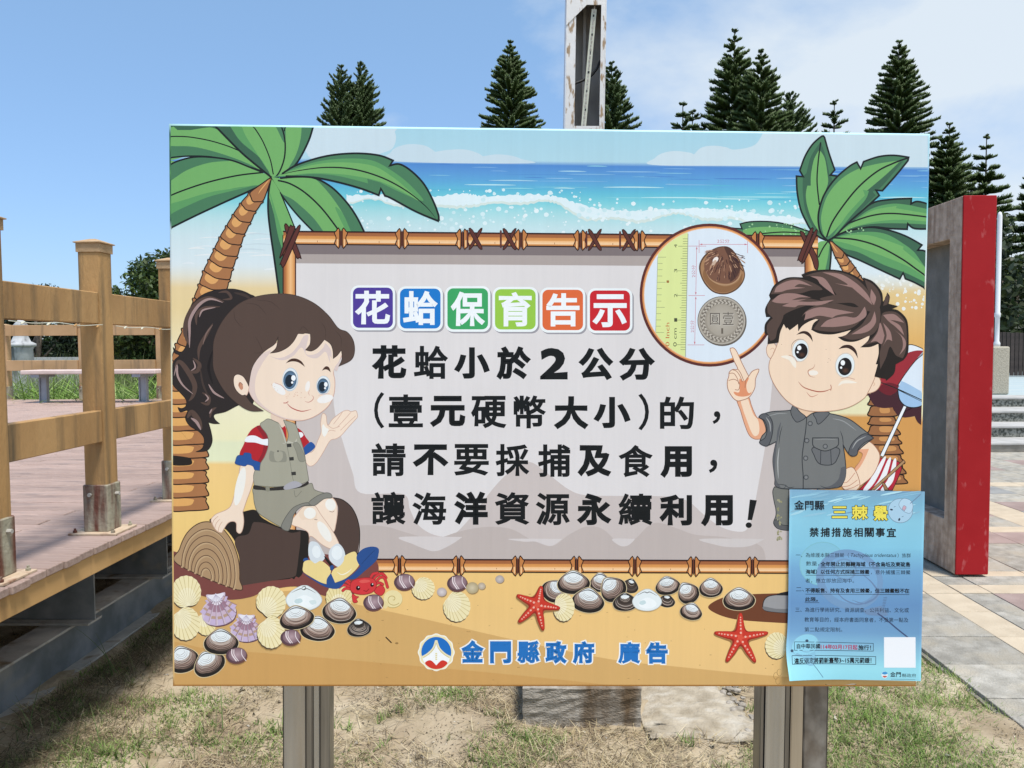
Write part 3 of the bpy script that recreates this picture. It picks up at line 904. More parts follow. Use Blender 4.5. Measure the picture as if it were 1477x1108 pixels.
# stone lantern and low wall behind the boardwalk
lan = empty('stone_lantern', (-9.36, 14.0, 0.0), 'weathered white grey stone lantern with a rounded cap seen through the railing', 'stone lantern')
rr = random.Random(4)
bm = bmesh.new()
lathe(bm, [(0.26, 0.0), (0.26, 1.30), (0.23, 1.32)], -9.36, 14.0, 8)
link('plinth', fin(bm, 'plinth', 0.006), 'lantern_stone', lan)
bm = bmesh.new()
lathe(bm, [(0.17, 1.32), (0.20, 1.36), (0.19, 1.55), (0.21, 1.60)], -9.36, 14.0, 12, 0.03, rr)
link('body', fin(bm, smooth=True), 'lantern_stone', lan)
bm = bmesh.new()
lathe(bm, [(0.20, 1.59), (0.245, 1.615), (0.235, 1.66), (0.16, 1.70), (0.12, 1.80), (0.10, 1.95), (0.12, 2.0), (0.05, 2.08), (0.01, 2.12)], -9.36, 14.0, 14, 0.025, rr)
link('roof_cap', fin(bm, smooth=True), 'lantern_stone', lan)
tag(box('low_wall', (-9.9, -8.72, 14.6, 14.8, 0, 1.40), 'pale_wall'), 'short pale grey wall behind the stone lantern', 'wall')

# ---------------------------------------------------------------- blades: tall grass, turf, straw
def blades(seed, P, h, w, lean, cols, segs=3, curl=0.5, az=None):
    rs = np.random.RandomState(seed)
    n = len(P)
    az = rs.uniform(0, 2 * math.pi, n) if az is None else az
    dr = np.stack([np.cos(az), np.sin(az), np.zeros(n)], 1)
    sd = np.stack([-np.sin(az), np.cos(az), np.zeros(n)], 1)
    tw = rs.normal(0, 0.6, n)[:, None]
    sd = sd + dr * tw; sd /= np.linalg.norm(sd, axis=1, keepdims=True)
    V = []; C = []
    cols = np.array(cols)
    cc = cols[rs.randint(0, len(cols), n)] * rs.uniform(0.75, 1.25, n)[:, None]
    for k in range(segs + 1):
        t = k / segs
        out_ = lean * (t + curl * t * t)
        upz = t * (1 - 0.45 * curl * lean * t)
        c = P + dr * (h * out_)[:, None] + np.array([0, 0, 1.0]) * (h * upz)[:, None]
        ww = w * (1 - t) ** 0.7 * 0.5 + (0.0004 if k == segs else 0)
        V += [c - sd * np.asarray(ww)[:, None], c + sd * np.asarray(ww)[:, None]]
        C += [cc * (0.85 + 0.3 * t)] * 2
    m_ = 2 * (segs + 1)
    V = np.stack(V, 1); C = np.stack(C, 1)
    f = np.array([[2 * k, 2 * k + 1, 2 * k + 3, 2 * k + 2] for k in range(segs)])
    F = ((np.arange(n) * m_)[:, None, None] + f[None]).reshape(-1, 4)
    return V.reshape(-1, 3), F, C.reshape(-1, 3)
rs = np.random.RandomState(12)
n = 3600
P = np.stack([rs.uniform(-13, -3.2, n), rs.uniform(11.75, 13.4, n), np.zeros(n)], 1)
V, F, C = blades(5, P, rs.uniform(0.95, 1.55, n), np.full(n, 0.045), rs.uniform(0.2, 0.8, n),
                 [(0.18, 0.30, 0.06), (0.25, 0.37, 0.09), (0.10, 0.19, 0.035), (0.33, 0.42, 0.16)], 6, 1.5)
tag(link('tall_grass', arr_mesh('tall_grass', V, F, C), 'blade'), 'tall bright green grass beyond the far end of the boardwalk', 'grass', kind='stuff')
# a few flat leafed grey green clumps of wild grass by the lantern
n = 1600
P = np.stack([rs.uniform(-11.5, -7.2, n), rs.uniform(13.6, 14.5, n), np.full(n, .3)], 1)
V, F, C = blades(6, P, rs.uniform(0.9, 1.35, n), np.full(n, 0.012), rs.uniform(0.1, 0.7, n), [(0.16, 0.22, 0.08), (0.24, 0.27, 0.14)], 3, 0.8)
tag(link('wild_grass', arr_mesh('wild_grass', V, F, C), 'blade'), 'thin wild grass in front of the dark trees by the stone lantern', 'grass', kind='stuff')

def field(x, y, s, seed):
    r2 = np.random.RandomState(seed)
    v = np.zeros_like(x)
    for k in range(7):
        a = r2.uniform(0, 6.28); f_ = s * r2.uniform(0.6, 2.6)
        v += np.sin((x * math.cos(a) + y * math.sin(a)) * f_ + r2.uniform(0, 6.28)) / (0.6 + f_ / s * 0.5)
    return v
def scatter(n, seed):
    r2 = np.random.RandomState(seed)
    # denser near the camera
    y = 2.25 + 8.5 * r2.rand(n) ** 2.1
    x = r2.uniform(-1, 1, n) * (0.62 * y + 0.9) + 0.02
    return x, y
def keep(x, y):
    k = (x < 1.97) & (x > -4.5)
    k &= ~((x > -0.06) & (x < 0.45) & (y > 3.1) & (y < 3.62))
    k &= ~((x > 0.44) & (x < 0.86) & (y > 3.02) & (y < 3.7))
    k &= ~((x < -2.18) & (x > -2.40))
    return k
# green turf
x, y = scatter(420000, 1)
den = 0.30 * field(x, y, 3.2, 4) + 0.24 * field(x, y, 9, 5)
den += np.clip((x - 0.75) * 1.9, 0, 1.5) + np.clip((2.95 - y) * 1.0, -0.3, 0.35) * (np.abs(x) < 1.0)
den += 0.85 * np.exp(-(((x + 1.15) / 0.55) ** 2 + ((y - 3.05 - 0.28 * (x + 1.1)) / 0.11) ** 2))
den += 0.75 * np.exp(-(((x + 1.3) / 0.35) ** 2 + ((y - 3.42) / 0.10) ** 2))
den += 0.9 * np.exp(-(((x + 0.42) / 0.30) ** 2 + ((y - 3.35) / 0.25) ** 2))
den -= 1.3 * np.exp(-(((x + 1.15) / 0.35) ** 2 + ((y - 3.75) / 0.42) ** 2))
den -= 0.8 * (x < -2.2)
den -= np.clip((x - 1.72) * 7, 0, 1.4) * (0.5 + 0.5 * np.sin(y * 9))
rs = np.random.RandomState(21)
k = keep(x, y) & (rs.rand(len(x)) < np.clip(den - 0.2, 0.0, 1) * 0.85)
x, y = x[k], y[k]
n = len(x)
print('green blades', n)
P = np.stack([x, y, ground_h(x, y) - 0.004], 1)
rgt = np.clip((x - 0.7) / 0.5, 0, 1)
h = rs.uniform(0.012, 0.038, n) * (1 + 0.35 * rgt)
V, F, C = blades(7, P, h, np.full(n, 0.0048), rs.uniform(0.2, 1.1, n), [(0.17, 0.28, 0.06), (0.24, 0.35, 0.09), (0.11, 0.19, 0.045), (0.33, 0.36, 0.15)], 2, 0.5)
tag(link('turf', arr_mesh('turf', V, F, C), 'blade'), 'patchy short green grass growing on the sandy ground', 'grass', kind='stuff')
# upright tufts of longer grass
r3 = np.random.RandomState(41)
tx_, ty_ = scatter(5200, 42)
dt = 0.3 * field(tx_, ty_, 3.2, 4) + np.clip((tx_ - 0.7) * 1.6, 0, 1.2) + 0.12 + np.clip((2.95 - ty_) * .6, -.1, .3)
dt += 0.8 * np.exp(-(((tx_ + 1.15) / 0.55) ** 2 + ((ty_ - 3.05 - 0.28 * (tx_ + 1.1)) / 0.13) ** 2)) + 0.7 * np.exp(-(((tx_ + 0.42) / 0.30) ** 2 + ((ty_ - 3.35) / 0.25) ** 2))
dt -= 1.2 * np.exp(-(((tx_ + 1.15) / 0.35) ** 2 + ((ty_ - 3.75) / 0.42) ** 2)) + 0.5 * (tx_ < -2.1)
kk = keep(tx_, ty_) & (r3.rand(len(tx_)) < np.clip(dt, 0.03, .8)) & (tx_ < 1.86)
tx_, ty_ = tx_[kk], ty_[kk]
nb_ = r3.randint(7, 20, len(tx_))
bx_ = np.repeat(tx_, nb_) + r3.normal(0, 0.012, nb_.sum()); by_ = np.repeat(ty_, nb_) + r3.normal(0, 0.012, nb_.sum())
n = len(bx_)
print('tuft blades', n)
P = np.stack([bx_, by_, ground_h(bx_, by_) - 0.003], 1)
hh = np.repeat(r3.uniform(0.022, 0.058, len(tx_)), nb_) * r3.uniform(0.6, 1.15, n)
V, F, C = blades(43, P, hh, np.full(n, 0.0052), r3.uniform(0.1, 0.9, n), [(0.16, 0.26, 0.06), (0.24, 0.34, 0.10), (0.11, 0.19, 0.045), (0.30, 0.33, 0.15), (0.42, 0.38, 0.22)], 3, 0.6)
tag(link('grass_tufts', arr_mesh('grass_tufts', V, F, C), 'blade'), 'upright tufts of green grass on the sandy ground around the posts', 'grass', kind='stuff')
# dry straw lying flat
x, y = scatter(420000, 2)
den = 0.22 * field(x, y, 4, 14) + 0.22 * field(x, y, 11, 15) + 0.30
den += 0.35 * (np.abs(x) < 0.9)
den -= 0.75 * np.exp(-(((x + 1.15) / 0.35) ** 2 + ((y - 3.75) / 0.45) ** 2))
den += 0.5 * np.exp(-(((x - 1.75) / 0.13) ** 2 + ((y - 3.1) / 0.35) ** 2))
k = keep(x, y) & (rs.rand(len(x)) < np.clip(den + .12, 0.05, 1) * 0.40)
x, y = x[k], y[k]
n = len(x)
print('straw', n)
P = np.stack([x, y, ground_h(x, y) + rs.uniform(0.000, 0.008, n)], 1)
V, F, C = blades(8, P, rs.uniform(0.008, 0.03, n), np.full(n, 0.0032), rs.uniform(1.5, 3.6, n), [(0.56, 0.47, 0.29), (0.46, 0.37, 0.21), (0.30, 0.235, 0.14), (0.62, 0.54, 0.36), (0.20, 0.155, 0.095), (0.12, 0.09, 0.06)], 2, 0.1)
tag(link('dry_straw', arr_mesh('dry_straw', V, F, C), 'blade'), 'dry straw and dead grass lying on the sandy ground', 'dry grass', kind='stuff')
# dark dead tangle along the girder
n = 16000
x = -2.13 + np.abs(rs.normal(0, 0.30, n)); y = rs.uniform(2.4, 6.5, n)
kk = rs.rand(n) < np.clip(0.6 + 0.35 * field(x, y, 6, 31), 0.05, 1)
x, y = x[kk], y[kk]; n = len(x)
P = np.stack([x, y, ground_h(x, y) + rs.uniform(0.0, 0.016, n)], 1)
V, F, C = blades(9, P, rs.uniform(0.012, 0.045, n), np.full(n, 0.0032), rs.uniform(0.6, 2.6, n), [(0.15, 0.115, 0.07), (0.10, 0.075, 0.045), (0.25, 0.20, 0.12), (0.10, 0.13, 0.05)], 2, 0.3)
tag(link('dead_grass', arr_mesh('dead_grass', V, F, C), 'blade'), 'dark dead grass piled along the steel beam under the boardwalk', 'dead grass', kind='stuff')
# long weed stalks by the boardwalk
P = np.array([[-2.05, 3.05, 0], [-2.02, 3.0, 0], [-1.98, 3.1, 0], [-1.9, 4.3, 0], [-1.85, 4.35, 0], [-1.95, 4.4, 0], [-1.72, 2.85, 0], [-1.70, 2.87, 0], [-2.0, 3.6, 0], [-1.93, 3.62, 0], [-1.3, 3.0, 0], [-1.28, 3.02, 0]], float)
P = np.repeat(P, 3, 0) + rs.normal(0, 0.02, (36, 3)) * np.array([1, 1, 0])
V, F, C = blades(10, P, rs.uniform(0.10, 0.26, 36), np.full(36, 0.005), rs.uniform(0.2, 0.9, 36), [(0.13, 0.19, 0.06), (0.2, 0.24, 0.1)], 5, 0.7)
tag(link('weed_stalks', arr_mesh('weed_stalks', V, F, C), 'blade'), 'a few long green weed stalks beside the steel beam', 'weeds', kind='stuff')

# grit, crumbs and small dark debris on the sand
r4 = np.random.RandomState(61)
x, y = scatter(150000, 62)
k = keep(x, y) & (r4.rand(len(x)) < np.clip(0.35 + 0.3 * field(x, y, 7, 63), 0.08, 1))
x, y = x[k], y[k]; n = len(x)
P = np.stack([x, y, ground_h(x, y) + 0.001 + 0.014 * np.clip((x - 1.4) / .4, 0, 1)], 1)
sz = (r4.uniform(0.0012, 0.0042, n) * (1 + 1.6 * (r4.rand(n) < .04)))[:, None]
dv = r4.normal(size=(n, 4, 3)); dv[:, :, 2] = np.abs(dv[:, :, 2]) * .6
V = P[:, None, :] + dv * sz[:, :, None]
F = ((np.arange(n) * 4)[:, None, None] + np.array([[0, 1, 2], [0, 2, 3], [0, 3, 1]])[None]).reshape(-1, 3)
pal = np.array([(0.50, 0.43, 0.32), (0.30, 0.24, 0.17), (0.34, 0.28, 0.20), (0.60, 0.56, 0.48), (0.40, 0.33, 0.24)])
C = np.repeat((pal[r4.randint(0, 5, n)] * r4.uniform(.8, 1.2, n)[:, None])[:, None], 4, 1)
tag(link('grit', arr_mesh('grit', V.reshape(-1, 3), F, C.reshape(-1, 3)), 'blade'), 'grit, crumbs and dark debris strewn over the sandy ground', 'grit', kind='stuff')
# ---------------------------------------------------------------- the sign
SU = Vector((0.99894258, 0.04372078, -0.01422017)); SV = Vector((0.01358206, 0.01485763, 0.99979737))
SN = SV.cross(SU).normalized()          # into the board, away from the viewer
SU = SU.normalized(); SV = SU.cross(-SN).normalized() if SU.cross(-SN).dot(SV) > 0 else -SU.cross(-SN).normalized()
BW, BH, BZ = 1.8, 1.3356, 0.741
bl = Vector((-0.86642568, 1.8003303, 0.74133656))
sroot = empty('notice_board', bl + SU * BW / 2 - SV * BZ, 'large notice board printed with a cartoon beach, girl, boy and black Chinese text', 'sign')
Mr = Matrix((SU, SN, SV)).transposed().to_4x4()
if Mr.determinant() < 0:
    raise RuntimeError('mirrored sign frame')
sroot.rotation_euler = Mr.to_euler()
# drawing units -> board coordinates (homography from the four corners of the drawing)
src = [(243, 178), (1343, 192), (1322, 991), (248, 991)]
dst = [(-BW / 2, BZ + BH), (BW / 2, BZ + BH), (BW / 2, BZ), (-BW / 2, BZ)]
A_, b_ = [], []
for (px, py_), (u, v) in zip(src, dst):
    A_.append([px, py_, 1, 0, 0, 0, -u * px, -u * py_]); b_.append(u)
    A_.append([0, 0, 0, px, py_, 1, -v * px, -v * py_]); b_.append(v)
HM = np.append(np.linalg.solve(np.array(A_, float), np.array(b_, float)), 1).reshape(3, 3)
HI = np.linalg.inv(HM)
def d2b(p):
    p = np.asarray(p, float)
    q = np.hstack([p, np.ones((len(p), 1))]) @ HM.T
    return q[:, :2] / q[:, 2:]
mat('board_side_top', (0.50, 0.72, 0.76), (0.56, 0.78, 0.82), scale=5, rough=0.4)
mat('steel', (0.38, 0.395, 0.41), (0.46, 0.475, 0.485), scale=5, rough=0.27, metal=0.92, stretch=(14, 14, 0.5), bump=0.05, bscale=6,
    stain=(0.36, 0.34, 0.31), stain_pos=(0.5, 0.8), stain_scale=(30, 14, 1.5))
mat('steel_spotted', (0.16, 0.145, 0.125), (0.30, 0.285, 0.26), scale=26, rough=0.5, metal=0.6, stretch=(1, 1, 0.8), bump=0.1,
    stain=(0.12, 0.085, 0.055), stain_pos=(0.5, 0.7), stain_scale=(9, 9, 3))
mat('steel_dark_reflection', (0.19, 0.192, 0.19), (0.30, 0.30, 0.295), scale=5, rough=0.3, metal=0.9, stretch=(14, 14, 0.5))  # same stainless steel, a dark reflection put into its colour
mat('steel_tan_reflection', (0.42, 0.39, 0.34), (0.5, 0.47, 0.42), scale=5, rough=0.3, metal=0.9, stretch=(14, 14, 0.5))  # same stainless steel, a pale tan reflection put into its colour
vcmat('print', rough=0.5, spec=0.2, gain_noise=0.055, gain=0.97)
# board body: a shallow box with softly rounded edges, print wrapped round it
bm = bmesh.new()
bx(bm, -BW / 2, BW / 2, 0.0, 0.035, BZ, BZ + BH)
bmesh.ops.bevel(bm, geom=list(bm.edges), offset=0.0055, segments=3, affect='EDGES')
me = fin(bm, 'board', smooth=False)
me.materials.append(MATS['steel'])
bpy.data.meshes.remove(me)

class T:
    """drawing frame: converts sketch-sheet coordinates to board drawing units"""
    def __init__(s, ox, oy, k): s.o = np.array([ox, oy], float); s.k = k
    def __call__(s, pts): return np.asarray(pts, float) / s.k + s.o
ID = T(0, 0, 1)
def parse(p, fr):
    """'x,y x,y! ...'  ! = sharp corner"""
    if isinstance(p, str):
        pts, cor = [], []
        for w_ in p.split():
            c = w_.endswith('!')
            a, b = w_.rstrip('!').split(',')
            pts.append((float(a), float(b))); cor.append(c)
        return fr(pts), cor
    return fr(p), [False] * len(p)
def smooth(pts, cor, closed, n=6):
    m_ = len(pts); o = []
    rng = range(m_ if closed else m_ - 1)
    for i in rng:
        p1, p2 = pts[i], pts[(i + 1) % m_]
        p0 = p1 if (cor[i] or (not closed and i == 0)) else pts[i - 1]
        p3 = p2 if (cor[(i + 1) % m_] or (not closed and i == m_ - 2)) else pts[(i + 2) % m_]
        if (p0 is p1 or cor[i]) and cor[(i + 1) % m_]:
            o.append(p1); continue
        d = np.linalg.norm(p2 - p1)
        k = max(2, min(n, int(d / 1.6) + 1))
        for q in range(k):
            t = q / k
            o.append(0.5 * ((2 * p1) + (p2 - p0) * t + (2 * p0 - 5 * p1 + 4 * p2 - p3) * t * t + (3 * p1 - p0 - 3 * p2 + p3) * t ** 3))
    if not closed: o.append(pts[-1])
    return np.array(o)
EPS = 1.1e-5
ins = 0.0056
GRID = np.zeros((1200, 1200), np.int32)
class Art:
    grid = GRID
    def __init__(s, name, base=0.0, label=None):
        s.name, s.label = name, label
        s.V, s.F, s.C, s.n = [], [], [], 0
    def put(s, P, faces, col):
        """P in drawing units"""
        P = np.asarray(P, float)
        b = d2b(P)
        b[:, 0] = np.clip(b[:, 0], -BW / 2 + ins, BW / 2 - ins); b[:, 1] = np.clip(b[:, 1], BZ + ins, BZ + BH - ins)
        lo_, hi_ = [], []
        for f in faces:
            q = P[list(f)]
            lo_.append(q.min(0)); hi_.append(q.max(0))
        lo_ = np.clip((np.array(lo_) / 1.5).astype(int), 0, 1199); hi_ = np.clip((np.array(hi_) / 1.5).astype(int), 0, 1199)
        g = s.grid
        lv = 1 + max(int(g[a[1]:c[1] + 1, a[0]:c[0] + 1].max()) for a, c in zip(lo_, hi_))
        for a, c in zip(lo_, hi_): g[a[1]:c[1] + 1, a[0]:c[0] + 1] = np.maximum(g[a[1]:c[1] + 1, a[0]:c[0] + 1], lv)
        s.z = 0.00005 + lv * EPS
        cols = col if isinstance(col, np.ndarray) and col.ndim == 2 else np.tile(np.array(hexc(col)), (len(P), 1))
        s.V.append(np.column_stack([b[:, 0], np.full(len(b), -s.z), b[:, 1]]))
        s.F += [tuple(i + s.n for i in f) for f in faces]
        s.C.append(cols)
        s.n += len(P)
    def poly(s, P, col):
        tri = tessellate_polygon([[Vector((a, b, 0)) for a, b in P]])
        if len(tri) < 1: return
        s.put(P, [tuple(t) for t in tri], col)
    def fill(s, p, col, fr=ID, oc=None, w=0, sharp=False):
        pts, cor = parse(p, fr)
        if sharp: cor = [True] * len(pts)
        P = smooth(pts, cor, True)
        s.poly(P, col)
        if oc: s.rib(P, w, oc, True)
        return P
    def rib(s, P, w, col, closed=False, taper=0, cm=0.5):
        P = np.asarray(P, float)
        keep_ = [0]
        for i in range(1, len(P)):
            if np.linalg.norm(P[i] - P[keep_[-1]]) > 0.05: keep_.append(i)
        P = P[keep_]
        if len(P) < 2: return
        if closed: nx_, pv = np.roll(P, -1, 0), np.roll(P, 1, 0)
        else:
            nx_ = np.vstack([P[1:], P[-1:] * 2 - P[-2:-1]]); pv = np.vstack([P[:1] * 2 - P[1:2], P[:-1]])
        d1 = nx_ - P; d0 = P - pv
        d1 /= np.linalg.norm(d1, axis=1, keepdims=True) + 1e-9
        d0 /= np.linalg.norm(d0, axis=1, keepdims=True) + 1e-9
        t = d0 + d1
        t /= np.linalg.norm(t, axis=1, keepdims=True) + 1e-9
        nn = np.stack([-t[:, 1], t[:, 0]], 1)
        c = np.clip((nn * np.stack([-d1[:, 1], d1[:, 0]], 1)).sum(1), cm, 1)
        W = np.full(len(P), w / 2.0)
        if taper:
            u = np.linspace(0, 1, len(P))
            if taper == 1: W = W * np.clip(np.sin(math.pi * np.clip(u, 0.02, .98)), 0.08, 1) ** 0.7
            elif taper == 2: W = W * (1 - u) ** 0.7 + 0.05
            elif taper == 3: W = W * u ** 0.7 + 0.05
        off = nn * (W / c)[:, None]
        a, b = P + off, P - off
        m_ = len(P)
        V = np.vstack([a, b])
        f = [(i, i + 1, m_ + i + 1, m_ + i) for i in range(m_ - 1)]
        if closed: f.append((m_ - 1, 0, m_, 2 * m_ - 1))
        elif not taper and w > 0.8:
            for e, dd in ((0, -t[0]), (m_ - 1, t[-1])):
                k0 = len(V)
                ang = math.atan2(dd[1], dd[0])
                fan = np.array([P[e] + W[e] * np.array([math.cos(ang + q), math.sin(ang + q)]) for q in np.linspace(-math.pi / 2, math.pi / 2, 6)])
                V = np.vstack([V, fan]); f.append(tuple(range(k0, k0 + 6)))
        s.put(V, f, col)
    def line(s, p, w, col, fr=ID, closed=False, taper=0):
        pts, cor = parse(p, fr)
        s.rib(smooth(pts, cor, closed), w, col, closed, taper)
    def ell(s, cx, cy, rx, ry, col, rot=0, fr=ID, oc=None, w=0, n=28, c2=None):
        c = fr([(cx, cy)])[0]; rx /= fr.k; ry /= fr.k
        a = np.linspace(0, 2 * math.pi, n, endpoint=False); r_ = R(rot)
        P = np.stack([c[0] + rx * np.cos(a) * math.cos(r_) - ry * np.sin(a) * math.sin(r_), c[1] + rx * np.cos(a) * math.sin(r_) + ry * np.sin(a) * math.cos(r_)], 1)
        if c2 is None: s.put(P, [tuple(range(n))], col)
        else:
            C_ = np.vstack([np.tile(hexc(c2), (n, 1)), [hexc(col)]])
            s.put(np.vstack([P, [c]]), [(i, (i + 1) % n, n) for i in range(n)], C_)
        if oc: s.rib(P, w, oc, True)
    def rect(s, x0, y0, x1, y1, col, fr=ID):
        s.put(fr([(x0, y0), (x1, y0), (x1, y1), (x0, y1)]), [(0, 1, 2, 3)], col)
    def quad(s, p, cols, fr=ID):
        s.put(fr(p), [(0, 1, 2, 3)], np.array([hexc(c) for c in cols]))
    def build(s, parent=None):
        V = np.vstack(s.V); C = np.vstack(s.C)
        me = bpy.data.meshes.new(s.name)
        me.from_pydata(V.tolist(), [], s.F)
        a = me.color_attributes.new('Col', 'FLOAT_COLOR', 'POINT')
        a.data.foreach_set('color', np.hstack([C, np.ones((len(C), 1))]).astype(np.float32).ravel())
        me.materials.append(MATS['print'])
        # faces look out of the board
        o = bpy.data.objects.new(s.name, me)
        COL.objects.link(o)
        o.parent = parent or sroot
        if s.label: o['label'] = s.label
        return o

# glyph outlines from Blender's own built-in font
glyphs = {}
def glyph(text, offset=0.0, shear=0.0, spacing=1.0):
    key = (text, offset, shear, spacing)
    if key not in glyphs:
        cu = bpy.data.curves.new('g', 'FONT')
        cu.body = text; cu.offset = offset; cu.shear = shear; cu.space_character = spacing
        cu.resolution_u = 3
        ob = bpy.data.objects.new('g', cu)
        COL.objects.link(ob)
        dg = bpy.context.evaluated_depsgraph_get()
        me = bpy.data.meshes.new_from_object(ob.evaluated_get(dg))
        V = np.array([v.co[:2] for v in me.vertices]); F = [tuple(p.vertices) for p in me.polygons]
        bpy.data.objects.remove(ob); bpy.data.curves.remove(cu); bpy.data.meshes.remove(me)
        glyphs[key] = (V, F)
    return glyphs[key]
def loops_of(F):
    ed = {}
    for f in F:
        for i in range(len(f)):
            e = (f[i], f[(i + 1) % len(f)])
            if (e[1], e[0]) in ed: del ed[(e[1], e[0])]
            else: ed[e] = 1
    nx_ = {}
    for a, b in ed: nx_.setdefault(a, []).append(b)
    out_ = []
    while nx_:
        a = next(iter(nx_)); lp_ = [a]
        while True:
            b = nx_[lp_[-1]].pop()
            if not nx_[lp_[-1]]: del nx_[lp_[-1]]
            if b == lp_[0] or b not in nx_: break
            lp_.append(b)
        if len(lp_) > 2: out_.append(lp_)
    return out_
def bold(art, Q, F, key, w, col):
    """widen a filled glyph by a band of width w along its outline"""
    if w < 0.12: return
    if key not in LOOPS: LOOPS[key] = loops_of(F)
    for lp_ in LOOPS[key]: art.rib(Q[lp_], w, col, True, cm=0.72)
LOOPS = {}
def text(art, s_, x0, x1, y0, y1, col, off=0.0, grow=0.0, rise=0.0, shear=0.0, spacing=1.0):
    """fit the inked box of s_ into x0..x1,y0..y1 (drawing units); off makes it bolder, grow widens the outline beyond the box"""
    V, F = glyph(s_, 0.0, shear, spacing)
    lo, hi = V.min(0), V.max(0)
    k = (y1 - y0) / (hi[1] - lo[1]) if (hi[1] - lo[1]) > .5 else (x1 - x0) / (hi[0] - lo[0])
    h = off * k
    sx, sy = (x1 - x0 - 2 * h) / (hi[0] - lo[0]), (y1 - y0 - 2 * h) / (hi[1] - lo[1])
    X_ = x0 + h + (V[:, 0] - lo[0]) * sx
    Y_ = y1 - h - (V[:, 1] - lo[1]) * sy + rise * (X_ - x0)
    Q = np.stack([X_, Y_], 1)
    art.put(Q, F, col)
    bold(art, Q, F, (s_, shear, spacing), 2 * (off + grow) * k, col)
def lerp(c1, c2, t):
    a, b = np.array(hexc(c1)), np.array(hexc(c2))
    return a + (b - a) * np.clip(t, 0, 1)

# ---- printed scene: sky, sea, sand
def ramp(v, stops):
    for (a, ca), (b, cb) in zip(stops, stops[1:]):
        if v <= b: return lerp(ca, cb, (v - a) / (b - a))
    return np.array(hexc(stops[-1][1]))
SEA = [(170, 'A6D2E2'), (232.6, 'B0D6E3'), (232.7, '4F86CC'), (246, '5B97D3'), (262, '5FA9D6'), (276, '64BFD6'), (290, '7FD0DA'), (304, 'A5DADF'), (322, 'BFE0E4'), (345, 'CFE4E9'), (385, 'D9E6EA'),
       (402, 'E0DFD0'), (418, 'E5CF9E'), (450, 'E6D09C'), (494, 'EADBB0'), (495, 'EEE6C4'), (560, 'F0EACA'), (639, 'ECE8BE'), (640, 'E2E6C2'), (670, 'E4E8C2'), (671, 'EFCB86'), (760, 'F0CC80'), (830, 'EEC67F'), (990, 'E9C283'), (1200, 'E9C283')]
def bgcol(x, y):
    yy = y - (x - 572) * 0.0121
    c = ramp(yy, SEA)
    if x > 1150 and yy > 400:
        c = ramp(yy, [(400, 'DCDFD5'), (412, 'E2C78E'), (480, 'E0B36C'), (555, 'DCAA62'), (562, 'E8E2B8'), (592, 'E8E2B8'), (593, 'D29A56'), (780, 'D89F5A'), (830, 'EBC486'), (1000, 'EBC486')])
    return c
bgd = Art('printed_beach_picture')
ys_ = sorted(set(list(np.linspace(177, 992, 130)) + [232.4, 232.7, 494.4, 495.1, 639.4, 640.1, 670.4, 671.1, 592.4, 593.1, 561, 400]))
xs_ = np.linspace(0, 1, 41)
# rows follow the picture's own slope
G, Cg = [], []
Hc = d2b([(243, 178)])
ins = 0.0056
for t in np.linspace(0, 1, 131):
    for u in xs_:
        b = np.array([-BW / 2 + ins + u * (BW - 2 * ins), BZ + ins + (1 - t) * (BH - 2 * ins)])
        q = HI @ np.array([b[0], b[1], 1]); q = q[:2] / q[2]
        G.append(q); Cg.append(bgcol(*q))
nn_ = len(xs_)
bgd.put(np.array(G), [(j * nn_ + i, j * nn_ + i + 1, (j + 1) * nn_ + i + 1, (j + 1) * nn_ + i) for j in range(130) for i in range(nn_ - 1)], np.array(Cg))
EL, ER, ET, EB = 246, 1339, 181, 988
# rim of the board, the print running over its rounded edge
per = []
nP = 60
for i in range(nP): per.append((-1 + 2 * i / nP, 1))
for i in range(nP): per.append((1, 1 - 2 * i / nP))
for i in range(nP): per.append((1 - 2 * i / nP, -1))
for i in range(nP): per.append((-1, -1 + 2 * i / nP))
prof = [(ins, 0.0), (0.0035, 0.0005), (0.0016, 0.0017), (0.0005, 0.0035), (0.0, 0.006), (0.0, 0.036)]
V, F, C = [], [], []
for k, (a, b) in enumerate(per):
    for j, (i_, yy) in enumerate(prof):
        hx, hz = BW / 2 - i_, BH / 2 - i_
        V.append((a * hx, yy, BZ + BH / 2 + b * hz))
        q = HI @ np.array([a * (BW / 2 - .008), BZ + BH / 2 + b * (BH / 2 - .008), 1]); q = q[:2] / q[2]
        c = bgcol(*q)
        if q[1] < 330 and q[0] < 300: c = np.array(hexc('5E9A5C')) if int(q[1] / 22) % 2 else np.array(hexc('3E6B50'))
        if 330 < q[0] < 455 and q[1] < 185: c = np.array(hexc('6DAE63'))
        if b == 1: c = c * 0.35 + np.array(hexc('BFE9EC')) * 0.65
        if b == -1: c = np.array(hexc('C98F4A')) if j < 3 else np.array(hexc('8A5A2C'))
        C.append(c)
m_ = len(prof)
for k in range(len(per)):
    k2 = (k + 1) % len(per)
    for j in range(m_ - 1):
        F.append((k * m_ + j, k2 * m_ + j, k2 * m_ + j + 1, k * m_ + j + 1))
me = arr_mesh('board_shell', np.array(V), np.array(F), np.array(C), smooth=True)
me.materials.append(MATS['print'])
o = bpy.data.objects.new('board_shell', me); COL.objects.link(o); o.parent = sroot
link('back_sheet', box_mesh('back', (-BW / 2 + .001, BW / 2 - .001, 0.030, 0.035, BZ + .001, BZ + BH - .001)), 'galvanised', sroot, shift=False)
